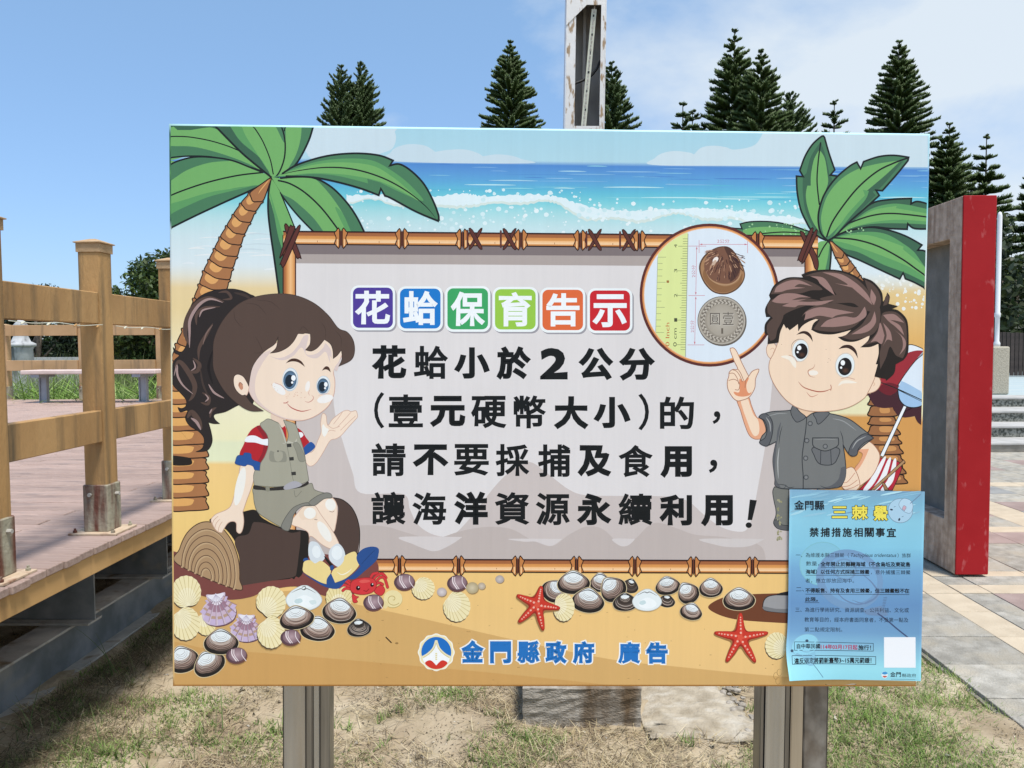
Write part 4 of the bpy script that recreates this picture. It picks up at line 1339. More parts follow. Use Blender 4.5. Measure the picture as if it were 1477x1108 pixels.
# posts: folded stainless steel, long ribs and grooves down the front
def folded_post(prof_, label, mats_):
    """prof_: list of strips (x0, x1, y_front_left, y_front_right); dark grooves are left between neighbours"""
    pr = None
    for i, (xa, xb, ya_, yb_) in enumerate(prof_):
        bm = bmesh.new()
        prism(bm, [(xa, ya_), (xb, yb_), (xb, 0.098), (xa, 0.098)], -0.25, BZ + BH - 0.05)
        bmesh.ops.bevel(bm, geom=[e for e in bm.edges if abs(e.verts[0].co.z - e.verts[1].co.z) > 0.5 and e.verts[0].co.y < 0.09], offset=0.0022, segments=3, affect='EDGES')
        me = fin(bm, 'steel_strip')
        if pr is None:
            pr = link('post', me, mats_[i], sroot, shift=False)
            if label: pr['label'] = label
        else: link('steel_strip', me, mats_[i], pr, shift=False)
    link('groove_shade', box_mesh('groove_shade', (prof_[0][0] + .003, prof_[-1][1] - .003, 0.056, 0.097, -0.25, BZ + BH - .06)), 'black_cable', pr, shift=False)  # black filler added behind the strips, painting the shade in the grooves
folded_post([(-0.6500, -0.6465, .046, .041), (-0.6450, -0.5930, .0380, .0385), (-0.5915, -0.5765, .043, .0470), (-0.5735, -0.5590, .0440, .041), (-0.5570, -0.5350, .0430, .052)], None, ['steel_dark_reflection', 'steel', 'steel_dark_reflection', 'steel', 'steel_dark_reflection'])
folded_post([(0.5350, 0.5430, .050, .0425), (0.5450, 0.5930, .0390, .0385), (0.5950, 0.6070, .046, .043), (0.6090, 0.6390, .0400, .0390), (0.6420, 0.7010, .0410, .0440), (0.7020, 0.7065, .045, .050)], None,
            ['steel_dark_reflection', 'steel', 'steel_dark_reflection', 'steel_tan_reflection', 'steel_spotted', 'steel_dark_reflection'])
# ================================================================ printed artwork (flat print on the board)
ZA, ZG, ZB, ZS, ZS4 = T(240, 170, 3.6925), T(240, 400, 4.9233), T(240, 600, 4.6156), T(240, 820, 6.1542), T(400, 800, 6.1542)
ZH, ZD, ZR, ZC, ZC2 = T(1040, 370, 4.9233), T(1040, 560, 4.9233), T(1040, 180, 4.6156), T(900, 310, 6.1542), T(900, 420, 6.1542)
ZT, ZL, ZL2, ZX = T(540, 170, 2.8404), T(480, 780, 3.6925), T(740, 780, 3.6925), T(520, 560, 2.4617)
INK = '1D2324'
ra = random.Random(17)
# clouds, sea streaks, surf
bgd.fill('-260,40 60,40 85,60 88,95 70,130 20,150 0,178 -250,174', 'CADDE6', ZT)
bgd.fill('70,140 100,118 150,108 210,115 250,140! 300,132 370,130 420,143 445,158! 500,150 560,155 600,168 628,187 85,179', 'C6DAE4', ZT)
bgd.fill('1140,193 1150,165 1180,145 1230,136 1290,142 1310,150! 1340,122 1390,114 1440,120 1477,130 1560,110 1600,45! 2268,50! 2268,202! 1500,197', 'CBDEE6', ZT)
for k in range(64):
    y = 236 + 48 * ra.random() ** 1.2; x = ra.uniform(560, 1330); l = ra.uniform(25, 110)
    yy = y + (x - 572) * 0.0121
    c = ra.choice(['8FBFE2', '7DB4DC', 'A5D2E4', '4A7EC6', '5590CE', '88C6DD'])
    if y > 262: c = ra.choice(['A9DDE4', '8FD3DE', '5DB5D2', 'BFE6EA'])
    bgd.line([(x, yy), (x + l / 2, yy + ra.uniform(-.3, .3)), (x + l, yy + 0.6)], ra.uniform(0.5, 1.7), c, taper=1)
def surf(path, col, w):
    P = smooth(np.array(path, float), [False] * len(path), False, 14)
    rr_ = random.Random(len(path))
    top = [(x, y + rr_.uniform(-2.2, 1.2)) for x, y in P]
    bot = [(x, y + w * (0.65 + 0.4 * math.sin(x * .05) * math.sin(x * .021)) + rr_.uniform(-1.2, 1.6)) for x, y in P]
    V = np.array(top + bot); n = len(top)
    bgd.put(V, [(i, i + 1, n + i + 1, n + i) for i in range(n - 1)], col)
surf([(500, 283), (560, 283), (620, 286), (668, 281), (700, 286), (770, 283), (810, 288), (850, 300), (900, 306), (960, 305), (1010, 303), (1060, 306), (1120, 313), (1180, 318)], 'D3E2DC', 19)
surf([(500, 282), (560, 282), (620, 284), (668, 280), (700, 284), (770, 281), (810, 286), (850, 299), (900, 304), (960, 303), (1010, 301), (1060, 304), (1120, 312), (1180, 317)], 'DDEEF2', 16)
for k in range(330):
    x = ra.uniform(505, 1180)
    y = 296 + ra.random() ** 1.3 * 40 + (x - 500) * .012
    if ra.random() < 0.25: y = 279 + ra.uniform(-6, 12) + (14 if x > 840 else 0)
    r_ = ra.uniform(0.7, 2.6) if ra.random() < .8 else ra.uniform(2.5, 4)
    bgd.ell(x, y, r_, r_ * .9, ra.choice(['E4F1F3', 'D2EAEE', 'C9E6EA', 'DCEFF2']), n=8)
for k in range(16):
    x = ra.uniform(250, 400); y = ra.uniform(325, 400); l = ra.uniform(15, 50)
    bgd.line([(x, y), (x + l / 2, y - 1.5), (min(x + l, 405), y)], ra.uniform(1, 3), ra.choice(['C9DBE1', 'E0E9EC', 'E6ECEC']), taper=1)
for k in range(70):
    x = ra.uniform(1258, 1336); y = ra.uniform(392, 446) if x > 1290 else ra.uniform(392, 420)
    r_ = ra.uniform(.8, 3.0)
    bgd.ell(x, y, r_, r_, 'E9ECE6', n=8)
# sand layers
bgd.fill([(243, 846), (330, 862), (420, 852), (470, 858), (515, 872), (620, 895), (737, 922), (880, 951), (970, 961), (1130, 976), (1330, 986), (1330, 1000), (243, 1000)], 'D3AA6B')
bgd.fill([(243, 930), (300, 936), (430, 946), (603, 961), (740, 973.5), (889, 990), (900, 1000), (243, 1000)], 'CB9E5F')
for k in range(60):
    x = ra.uniform(520, 1125); y = ra.uniform(840, 985)
    l = ra.uniform(1, 3.2)
    bgd.line([(x, y), (x + l, y + ra.uniform(-.3, .3))], ra.uniform(.5, .9), ra.choice(['A98450', 'B8925A', '8E6E45']))
bgd.line([(556.5, 919.5), (560, 923), (564, 927)], 1.8, '3A2A1C')
bgd.ell(572, 928, 2.4, 1.5, '9A7A4A')

# ---- palms
G1, G2, G3, G4 = '74AF68', '5E9C62', '4B7D5B', '3E664F'
lp = Art('printed_palm', 0.0012, 'left palm printed on the board')
LW = 2.5
lp.fill('555,315 470,245 400,185 320,105 240,22! 0,20! 0,215 120,205 260,212 400,250 510,285', G1, ZA)
lp.fill('0,18! 240,22! 275,62 230,52 130,66! 60,66! 40,48! 0,52!', G4, ZA)
lp.fill('0,158 60,152 150,156 260,182 380,222 470,262 552,312 510,285 400,250 260,212 120,205 0,216', G3, ZA)
lp.line('0,102 60,100 130,104 230,122 330,152 410,186', 1.7, INK, ZA)
lp.line('0,216 120,205 260,212 400,250 510,285 555,315', 2.2, INK, ZA)
lp.fill('0,262 60,232 150,210 250,212 350,228 440,262 510,292 560,318 500,362 440,392 300,455 150,525 15,592 0,590', G1, ZA)
lp.fill('0,262 60,232 150,210 250,212 350,228 230,240 110,280 0,345', G3, ZA)
lp.fill('0,592 0,512 90,470 220,412 350,378 470,362 500,362 440,392 300,455 150,525 15,592', G3, ZA)
lp.fill('0,470 90,440 240,396 400,372 480,358 350,390 220,424 90,480 0,520', G2, ZA)
lp.line('0,424 100,384 230,342 380,308 515,292', 2.2, INK, ZA, taper=0)
lp.line('0,262 60,232 150,210 250,212 350,228 440,262 510,290', 2.4, INK, ZA)
lp.line('560,318 500,362 440,392 300,455 150,525 15,592', 2.8, INK, ZA)
lp.fill('240,22! 320,105 400,185 470,245 560,318 590,300 620,240 638,120 632,25!', G1, ZA)
lp.fill('240,22! 320,105 400,185 470,245 556,316 500,215 400,130 350,60 330,22!', G4, ZA)
lp.fill('330,22! 350,60 400,130 500,215 540,280 470,170 420,90 395,22!', G2, ZA)
lp.fill('566,22! 590,60 625,130 638,120 632,25!', G3, ZA)
lp.line('448,22 500,100 530,160 556,230 570,300', 1.7, INK, ZA)
lp.line('240,22 320,105 400,185 470,245 560,318', 2.8, INK, ZA)
lp.fill('636,22! 788,24! 760,120 700,235 640,295 590,322 575,318 610,270 632,190 636,110', G1, ZA)
lp.fill('722,22! 788,24! 760,120 700,235 640,290 690,200 716,110', G3, ZA)
lp.line('788,24 760,120 700,235 640,295 580,322', 2.8, INK, ZA)
lp.line('604,22 626,85 634,150 628,220 605,285 580,320', 2.2, INK, ZA)
lp.line('640,22 630,70', 1.8, INK, ZA)
lp.fill('560,325 610,322 700,315 790,322 880,370 960,450 1015,530 1055,610! 780,610! 700,520 620,420', G1, ZA)
lp.fill('790,322 880,370 960,450 1015,530 1055,610! 985,610! 940,510 880,420 820,350', G3, ZA)
lp.fill('940,510 985,610! 960,610! 900,480', G2, ZA)
lp.fill('560,325 620,420 700,520 780,610! 840,610! 780,530 680,440 610,400', G3, ZA)
lp.line('598,335 660,352 740,400 830,485 920,602', 2.4, INK, ZA)
lp.line('610,322 700,315 790,322 880,370 960,450 1015,530 1055,610', 2.8, INK, ZA)
lp.line('560,325 620,420 700,520 785,608', 2.4, INK, ZA)
lp.fill('557,325 545,400 543,500 556,620 575,750 598,935! 625,935! 625,600! 690,600! 650,500 608,400', G1, ZA)
lp.fill('545,420 543,500 556,620 575,750 598,935! 625,935! 625,720! 598,640 575,520', G4, ZA)
lp.fill('552,400 575,520 598,640 625,720! 625,640! 596,540', G2, ZA)
lp.line('557,325 545,400 543,500 556,620 575,750 600,935', 2.8, INK, ZA)
lp.line('608,400 650,500 690,600', 1.8, INK, ZA)
lp.fill('570,318 620,297 700,250 850,205 1000,190 1130,200 1208,228! 1190,256! 1240,247 1300,280 1370,350 1420,440 1450,520 1448,550 1330,500 1200,430 1165,416 1143,378! 1132,413! 1030,375 900,340 780,318 640,314', G3, ZA)
lp.fill('600,312 650,285 800,235 950,218 1090,226 1190,275 1290,350 1370,440 1300,420 1210,380 1140,345! 1070,325! 1075,350! 1000,330 900,308 780,300', G2, ZA)
lp.fill('600,312 650,290 800,248 950,238 1100,256 1200,312 1290,385 1350,445 1250,390 1140,340 1000,310 880,298 760,296', G1, ZA)
lp.line('610,304 700,283 850,265 1000,275 1150,320 1280,390 1380,470 1435,535', 2.2, INK, ZA, taper=1)
lp.line('620,297 700,250 850,205 1000,190 1130,200 1208,228! 1190,256! 1240,247 1300,280 1370,350 1420,440 1450,520 1448,550! 1330,500 1200,430 1165,416! 1143,378! 1132,413! 1030,375 900,340 780,318 640,312', 2.8, INK, ZA)
def trunk_seg(art, fr, lt, rt, lb, rb, c1='A9744B', c2='DFA767', ink='2A1D18', sag=0.16):
    lt, rt, lb, rb = [np.array(q, float) for q in (lt, rt, lb, rb)]
    dn = ((lb - lt) + (rb - rt)) / 2; ac = rb - lb
    bm_ = (lb + rb) / 2 + dn * sag * 1.6
    lm, rm = lt * .35 + lb * .65 - ac * .03, rt * .35 + rb * .65 + ac * .03
    P = [lt, lt * .7 + lb * .3 - ac * .015, lm, lb, lb * .75 + rb * .25 + dn * sag, bm_, lb * .25 + rb * .75 + dn * sag, rb, rm, rt * .7 + rb * .3 + ac * .01, rt]
    art.fill(P, c1, fr, ink, 1.6)
    a = lt * .85 + rt * .15 + dn * .12; b = lt * .42 + rt * .58 + dn * .12
    art.fill([a, b, b + dn * .5 - ac * .02, (a + b) / 2 + dn * .72, a + dn * .5 - ac * .04], c2, fr)
rings = [((548, 325), (560, 325)), ((447, 400), (515, 443)), ((400, 455), (475, 498)), ((360, 515), (447, 557)), ((325, 575), (415, 620)), ((290, 635), (395, 677)), ((260, 697), (375, 738)),
         ((232, 755), (352, 800)), ((203, 815), (335, 862)), ((180, 885), (318, 915)), ((152, 960), (300, 985)), ((125, 1040), (280, 1065)), ((95, 1120), (255, 1150)), ((60, 1200), (230, 1225)), ((30, 1290), (210, 1310)),
         ((12, 1370), (200, 1390)), ((12, 1440), (200, 1455))]
for k in range(len(rings) - 1, 0, -1):
    trunk_seg(lp, ZA, rings[k - 1][0], rings[k - 1][1], rings[k][0], rings[k][1])
yb = [545, 563, 582, 601, 620.6, 641, 660.7, 679, 697.5, 717, 736.5]
for k in range(len(yb) - 1, 0, -1):
    y0_, y1_ = yb[k - 1], yb[k]; xr = 293 if k < 3 else 296
    lp.fill([(244, y0_ - 1), (xr - 3, y0_), (xr + 1, y0_ + 7), (301 if k > 2 else 297, y1_ - 4), (297, y1_ - 1), (275, y1_ + .5), (244, y1_)], 'A9744B', ID, '2A1D18', 1.7)
    lp.fill([(244, y0_ + 2), (276, y0_ + 3), (279, y0_ + 7), (272, y1_ - 7), (244, y1_ - 7)], 'E0A964')
lp.fill([(244, 658), (268, 659.5), (276, 663), (274, 671), (244, 670.5)], '26221F')
lp.build()

rp = Art('printed_palm', 0.0012, 'right palm printed on the board')
rp.fill('60,690 100,690 140,692! 128,660! 200,645 330,645 450,665 590,710! 600,750! 200,750!', G3, ZR, INK, 2.0)
rp.fill('150,700 260,680 400,684 560,708! 570,748! 170,745!', G1, ZR)
rp.line('210,733 300,722 420,714 560,722', 1.8, INK, ZR)
rp.fill('705,770 650,745 600,700 565,640 530,560 508,450 503,342! 548,345! 525,305! 560,210 610,130 672,76! 690,84! 720,190 758,300! 728,335! 780,342! 720,500 680,650', G3, ZR)
rp.fill('650,730 600,660 560,560 545,450 545,345! 570,320! 600,210 665,110! 700,220 722,330! 740,380 690,500 680,640', G4, ZR)
rp.fill('690,745 620,660 580,560 565,470 575,405! 598,405! 600,330 620,230 655,165! 690,220 708,320 712,390 680,490 670,640', G1, ZR)
rp.line('664,120 648,240 640,380 655,530', 2.0, INK, ZR)
rp.line('700,768 650,745 600,700 565,640 530,560 508,450 503,342! 548,345! 525,305! 560,210 610,130 672,76 690,84! 720,190 758,300! 728,335! 778,342', 2.6, INK, ZR)
rp.fill('740,750 850,700 1000,682 1130,705 1240,745 1338,800! 1310,835! 1352,838 1400,868! 1400,1110! 1290,1050 1228,1025! 1213,985! 1190,1026! 1060,965 920,900 820,855 730,780', G4, ZR)
rp.fill('745,765 850,725 1000,712 1120,735 1250,815! 1290,850! 1400,950! 1400,1070! 1240,990 1080,930 920,850 810,820', G2, ZR)
rp.fill('745,765 860,735 980,735 1090,765 1215,810! 1213,830! 1300,900 1400,980! 1400,1040! 1260,950 1120,890 960,830 840,790', G1, ZR)
rp.line('750,752 900,765 1050,810 1200,890 1300,960 1385,1020', 2.4, INK, ZR)
rp.line('740,750 850,700 1000,682 1130,705 1240,745 1338,800! 1310,835! 1352,838 1400,868', 2.6, INK, ZR)
rp.line('1400,1110 1290,1050 1228,1025! 1213,985! 1190,1026! 1060,965 920,900 820,855 725,775', 2.6, INK, ZR)
rp.fill('750,745 860,640 1000,525 1130,497 1268,490! 1265,526! 1310,510 1400,532! 1400,692! 1290,690 1244,658! 1240,695! 1120,690 1000,680 850,705', G4, ZR)
rp.fill('760,740 870,650 1000,560 1140,525 1260,535! 1400,560! 1400,665! 1180,655 1000,660 860,690', G2, ZR)
rp.fill('780,725 890,645 1010,570 1170,540! 1165,555! 1400,590! 1400,645! 1180,632 1000,650 860,690', G1, ZR)
rp.line('850,655 1000,605 1150,590 1390,615', 2.2, INK, ZR)
rp.line('750,745 860,640 1000,525 1130,497 1268,490! 1265,526! 1310,510 1400,532', 2.6, INK, ZR)
rp.line('1400,692 1290,690 1244,658! 1240,695! 1120,690 1000,680 850,705 745,748', 2.6, INK, ZR)
rp.fill('710,772 665,720 648,640 655,560 690,460 760,360 850,280 905,248! 930,292! 950,245! 1050,212 1150,203 1250,216! 1245,238! 1170,330 1075,438! 1032,435! 1054,470! 960,555 850,650 760,740', G3, ZR)
rp.fill('880,620 960,540 1030,470! 1010,445! 1060,420 1140,330 1215,240! 1080,300 960,420! 880,540 800,660 760,725', G4, ZR)
rp.fill('695,745 668,660 672,580 710,470 790,370 900,300 1030,262 1200,235! 1100,330 970,440! 945,432! 958,470! 860,580 760,700', G1, ZR)
rp.fill('830,610 900,530 958,470! 945,432! 985,440! 960,500 880,590 780,710 750,735', G2, ZR)
rp.line('704,745 740,650 820,530 920,410 1040,310 1150,255 1245,220', 2.4, INK, ZR)
rp.line('710,772 665,720 648,640 655,560 690,460 760,360 850,280 905,248! 930,292! 950,245! 1050,212 1150,203 1250,216! 1245,238! 1170,330 1075,438! 1032,435! 1054,470! 960,555 850,650 760,740 710,772', 2.6, INK, ZR)
rp.fill('640,800 705,775 730,800 732,870 722,985! 640,985!', G1, ZR)
rp.fill('725,800 732,870 722,985! 690,985! 712,880', G3, ZR)
rp.line('712,775 730,800 732,870 722,985', 2.6, INK, ZR)
rp.line('712,775 680,820 650,880', 2.0, INK, ZR)
for k in range(46):
    a, b = ra.uniform(150, 560), ra.uniform(655, 745)
    if ra.random() < .35: a, b = ra.uniform(820, 950), ra.uniform(680, 730)
    r_ = ra.uniform(2, 7)
    rp.ell(a, b, r_, r_, '9CCB96', fr=ZR, n=7)
rg = [((722, 778), (738, 776)), ((762, 880), (818, 850)), ((795, 938), (858, 905)), ((820, 990), (890, 948)), ((860, 1025), (925, 1000)), ((890, 1080), (960, 1055))]
for k in range(len(rg) - 1, 0, -1):
    trunk_seg(rp, ZR, rg[k - 1][0], rg[k - 1][1], rg[k][0], rg[k][1])
yr = [60, 125, 200, 262, 335, 400, 470, 540, 612, 680]
for k in range(len(yr) - 1, 0, -1):
    y0_, y1_ = yr[k - 1], yr[k]
    xl = 1055; xr = 1225 + k * 10
    rp.fill([(xl + 25, y0_), (xr - 40, y0_), (xr - 15, y0_ + 28), (xr + 8, y1_ - 15), (xr - 10, y1_ - 3), (xl + 90, y1_ + 2), (xl - 8, y1_ - 6), (xl - 2, y0_ + 35)], '9C6A44', ZD, '2A1D18', 1.8)
    rp.fill([(xl + 75, y0_ + 10), (xr - 55, y0_ + 12), (xr - 50, y1_ - 28), (xl + 80, y1_ - 26)], 'CB935A', ZD)
# parasol and deck chair
rp.fill('1000,60 1020,28 1060,40! 1110,-60 1200,-60 1262,0 1260,60 1310,120 1360,135 1460,90! 1460,280! 1400,245 1375,198! 1300,207 1250,188 1220,135! 1150,140 1090,122 1055,70! 1045,50!', '45262E', ZD)
rp.fill('1330,628 1380,632 1470,672! 1470,690! 1400,680 1310,700 1290,660', 'E8EEF2', ZH, INK, 1.2)
rp.fill('1110,900 1190,800 1290,705 1380,668 1470,672! 1400,745 1310,850 1255,945! 1200,985 1130,955', '9C2E38', ZH)
rp.fill('1120,930 1180,895 1255,915 1245,960 1190,985 1135,960', '6E222C', ZH)
rp.fill('1470,672! 1470,990! 1255,915! 1310,830 1390,730', 'DDE9F3', ZH, INK, 1.2)
rp.fill('1275,895! 1300,890 1470,985! 1470,1045! 1255,940!', 'A3C4E2', ZH)
rp.line('1130,892 1250,938 1445,1028', 1.3, INK, ZH)
rp.fill('1255,945! 1440,1030! 1425,1058 1370,1072 1310,1060 1268,1015', '9FC2E3', ZH, INK, 1.3)
rp.fill('1296,122! 1318,130! 1152,488! 1128,478!', 'EEF2F4', ZD, INK, 1.0)
rp.fill('975,722! 1050,640 1130,492! 1255,520 1282,562 1255,640 1215,725!', 'B5283A', ZD, INK, 1.0)
for a in (0, 1, 2):
    x0_ = 1008 + a * 62
    rp.fill([(x0_, 722), (x0_ + 55, 640), (1148 + a * 38, 498 + a * 6), (1168 + a * 38, 502 + a * 6), (x0_ + 92, 650), (x0_ + 34, 722)], 'EFEFF0', ZD)
rp.fill('1296,508! 1308,524! 1090,722! 1062,722!', 'B08A62', ZD, '3B2A20', 0.9)
rp.fill('1140,665! 1160,672! 1190,722! 1160,722!', 'A07A55', ZD, '3B2A20', 0.8)
rp.build()

# ---- bamboo framed panel
pn = Art('printed_panel', 0.0022, 'pale text panel in a bamboo frame printed on the board')
pn.fill([(409, 338), (1178, 345), (1168, 812), (402, 810)], 'DEDAD9', sharp=True)
pn.fill([(424, 351), (1162, 357), (1162, 370.5), (424, 367)], '7F7474', sharp=True)
pn.fill([(424, 366.8), (1162, 370.3), (1162, 385), (424, 380)], 'AFA49F', sharp=True)
pn.fill('-110,-200 -95,60 -60,200 -28,300 0,372 150,376 175,430 200,480 240,512 290,527 330,520 390,460 480,345 540,290 600,262 660,300 740,360 800,380 900,382 1080,384 1160,400 1220,450 1275,490 1330,508 1372,500 1395,430 1420,300 1440,180 1460,0 1475,-230 1600,-200! 1600,620! -250,620! -250,-200!', 'C9BFBB', ZX)
pn.fill('-260,500 0,487 90,492 160,512 230,530 290,528 340,512 400,498 470,492 540,502 610,540 680,560 740,520 800,492 860,500 930,560 980,530 1020,490 1060,478 1130,500 1190,520 1300,530 1420,560 1440,640! -260,640!', 'BEB3AE', ZX)
pn.fill('360,-20 430,20 500,48 535,56 575,48 640,15 690,-20!', 'D3CCCA', ZL)
pn.fill('-20,-10 60,5 120,5 200,28 262,-10!', 'D3CCCA', ZL2)
pn.fill('530,-10 560,22 590,30 620,20 650,-10!', 'D3CCCA', ZL2)
pn.fill('1000,-10 1080,22 1160,34 1260,28 1340,-10!', 'CFC8C5', ZL2)
BAM = [(0.0, '8A5436'), (0.10, 'A8693F'), (0.32, 'BC7A45'), (0.36, 'D9924F'), (0.58, 'E8A862'), (0.62, 'F2C48D'), (0.82, 'F5D2A6'), (0.86, 'DE9A5A'), (1.0, 'C47C45')]
def bamboo_h(x0, x1, ya, yb_, h, dots=True):
    """horizontal bamboo between x0..x1, top edge ya -> yb_"""
    rows_ = [0, .10, .101, .33, .331, .58, .581, .84, .841, 1.0]
    cols_ = ['7A4430', '7A4430', 'A4663E', 'A4663E', 'D08C4E', 'E0A05C', 'F0BC82', 'F6D4AA', 'D99756', 'C98548']
    P, C_ = [], []
    for r_, c in zip(rows_, cols_):
        P += [(x0, ya + h * r_), (x1, yb_ + h * r_)]; C_ += [hexc(c)] * 2
    pn.put(np.array(P), [(2 * i, 2 * i + 1, 2 * i + 3, 2 * i + 2) for i in range(len(rows_) - 1)], np.array(C_))
    pn.rib([(x0, ya), (x1, yb_)], 1.8, '2B1815'); pn.rib([(x0, ya + h), (x1, yb_ + h)], 1.8, '2B1815')
def node(x, y, h):
    pn.rect(x - 3.0, y - 1, x + 3.0, y + h + 1, '2B1815')
    for s in (-1, 1):
        pn.fill([(x + s * 2.2, y - 3.5), (x + s * 5.2, y - 3.8), (x + s * 7.4, y - .5), (x + s * 9.5, y + 1.5), (x + s * 7.0, y + h * .5), (x + s * 9.5, y + h - 1.5), (x + s * 7.4, y + h + .5), (x + s * 5.2, y + h + 3.8), (x + s * 2.2, y + h + 3.5)], 'C27F48', ID, '2B1815', 1.4)
        pn.rib([(x + s * 5, y + h * .62), (x + s * 5, y + h + 1)], 2.2, 'F2C48D')
    pn.rib([(x, y - 2), (x, y + h + 2)], 1.6, '6B3A2A')
def yt(x): return 334 + (x - 430) * 0.0083
def ybm(x): return 806.5 + (x - 500) * 0.0035
# left and right uprights
for (xa, xb, y0_, y1_) in ((408.5, 426.5, 340, 812), (1161, 1179, 346, 812)):
    cs = ['8A5436', 'B87543', 'E0A264', 'F0BF88', 'E3A768', 'B87543']
    P = []; C_ = []
    n = len(cs)
    for i, c in enumerate(cs):
        x = xa + (xb - xa) * i / (n - 1); P += [(x, y0_), (x, y1_)]; C_ += [hexc(c)] * 2
    pn.put(np.array(P), [(2 * i, 2 * i + 1, 2 * i + 3, 2 * i + 2) for i in range(n - 1)], np.array(C_))
    pn.rib([(xa, y0_), (xa, y1_)], 1.6, '3A1D1A'); pn.rib([(xb, y0_), (xb, y1_)], 1.6, '3A1D1A')
bamboo_h(409, 1180, yt(409), yt(1180), 18.5)
bamboo_h(500, 1190, ybm(500), ybm(1190), 18)
for x in (492, 580, 667, 751.5, 837, 922.5): node(x, yt(x), 18.5)
for x in (576, 661.4, 746.7, 831.5, 915.5, 1000, 1085): node(x, ybm(x), 18)
for x in (458, 547, 634, 714, 800, 884): pn.rib([(x, yt(x) + 13), (x, yt(x) + 15.5)], .8, 'A4663E')
for x in (630, 716, 800, 884, 967, 1052): pn.rib([(x, ybm(x) + 12), (x, ybm(x) + 14)], .8, 'A4663E')
node(1093, yt(1093), 18.5)
def lash(cx_, y, s=1.0):
    for q in ((-1, 1), (1, -1)):
        pn.fill([(cx_ - 7 * q[0] * s - 2.2, y - 3), (cx_ - 7 * q[0] * s + 2.4, y - 4), (cx_ + 7 * q[0] * s + 2.4, y + 21), (cx_ + 7 * q[0] * s - 2.2, y + 22)], '5E332C', ID, '2B1815', 1.0)
for x in (686, 735, 858, 907):
    lash(x, yt(x) - .5)
for x in (674.5, 722.5, 846, 894.5): pn.rib([(x, yt(x) - 3), (x, yt(x) + 20)], 2.8, '5E332C')
for (P_) in ('632,590 650,578 715,735 708,745 690,738', '690,595 712,592 632,785 612,780 612,765', '655,585 670,578 685,590 640,690 610,742 608,730'):
    pn.fill(P_, '5E332C', ZA, '2B1815', 1.3)
for P_ in ('528,722 548,715 560,735 640,880 645,955 625,955 600,880', '590,705 612,710 545,900 520,900 515,885', '620,715 638,725 560,900 540,905'):
    pn.fill(P_, '5E332C', ZR, '2B1815', 1.3)
pn.build()

# ---- title tiles
tl = Art('printed_title_tiles', 0.0030, 'six coloured title tiles with white characters')
tiles = [('花', 509.2, 566.8, 415, 473, '4F3E97'), ('蛤', 577, 635.5, 416.4, 474, '1C7ACB'), ('保', 645.4, 704, 416, 475.2, '3DA564'), ('育', 714, 772.6, 417.2, 475.3, '97C94A'), ('告', 782.4, 841, 418, 476.3, 'DF6B3C'), ('示', 850.8, 908.8, 419, 477, 'C9252E')]
def rrect(x0_, y0_, x1_, y1_, r_, n=6):
    P = []
    for cx_, cy_, a0 in ((x1_ - r_, y0_ + r_, -90), (x1_ - r_, y1_ - r_, 0), (x0_ + r_, y1_ - r_, 90), (x0_ + r_, y0_ + r_, 180)):
        for k in range(n + 1):
            a = R(a0 + 90 * k / n); P.append((cx_ + r_ * math.cos(a), cy_ + r_ * math.sin(a)))
    return np.array(P)
gb = [(512.5, 562.5, 419.5, 468), (581.5, 631, 420, 469), (650.5, 699, 421, 470.5), (719.5, 767, 421.5, 471), (788, 836, 423, 471), (855, 904, 424.5, 472)]
for (ch, x0_, x1_, y0_, y1_, c), (a, b, e, f_) in zip(tiles, gb):
    tl.poly(rrect(x0_ - 1.5, y0_ - .5, x1_ + 5.5, y1_ + 5.8, 11), '9C9AA0')
    tl.poly(rrect(x0_ - 3.2, y0_ - 3.2, x1_ + 3.4, y1_ + 3.6, 11), 'EDF4F4')
    tl.poly(rrect(x0_, y0_, x1_, y1_, 8.5), c)
    text(tl, ch, a, b, e, f_, 'F1F6F8', off=0.028)
tl.build()
# ---- black text
K = '14181A'
rowsT = [('花', 537, 586, 498, 546.5), ('蛤', 597, 646, 499, 546.8), ('小', 655.5, 706, 501, 546.3), ('於', 716.6, 765, 500, 547.2), ('2', 779, 818.8, 502, 547.5), ('公', 835, 884, 502, 547.8), ('分', 893.5, 944, 502, 548.5),
         ('（', 539.5, 554, 566, 618), ('壹', 560.6, 610, 569, 616.5), ('元', 620.7, 671, 571, 615.5), ('硬', 679.5, 730, 571, 617.5), ('幣', 740.8, 787, 570.6, 618), ('大', 799.5, 848, 571.5, 618.5), ('小', 856.5, 909, 572.5, 617.5), ('）', 921, 936, 568, 620.5), ('的', 951.8, 1001, 572, 619), ('，', 1028, 1039, 593, 611.5),
         ('請', 536, 585, 639.5, 687), ('不', 596, 646, 641, 685.5), ('要', 655, 705, 640.5, 686), ('採', 715, 763, 640.5, 687), ('捕', 776, 822.5, 641, 688), ('及', 833.5, 881, 642, 687), ('食', 892.5, 941, 642, 688), ('用', 953, 998, 643.5, 688.5), ('，', 1022.5, 1034.5, 663, 682),
         ('讓', 535.5, 584.5, 709.5, 756.5), ('海', 595, 643.5, 710.5, 757), ('洋', 655.5, 703.5, 709.5, 757), ('資', 714, 763, 710, 757), ('源', 773, 821.5, 711, 757.5), ('永', 832.5, 881, 712, 757.5), ('續', 892, 940.5, 712, 757.5), ('利', 951.5, 998, 713.5, 758), ('用', 1011.5, 1057, 714, 758.5)]
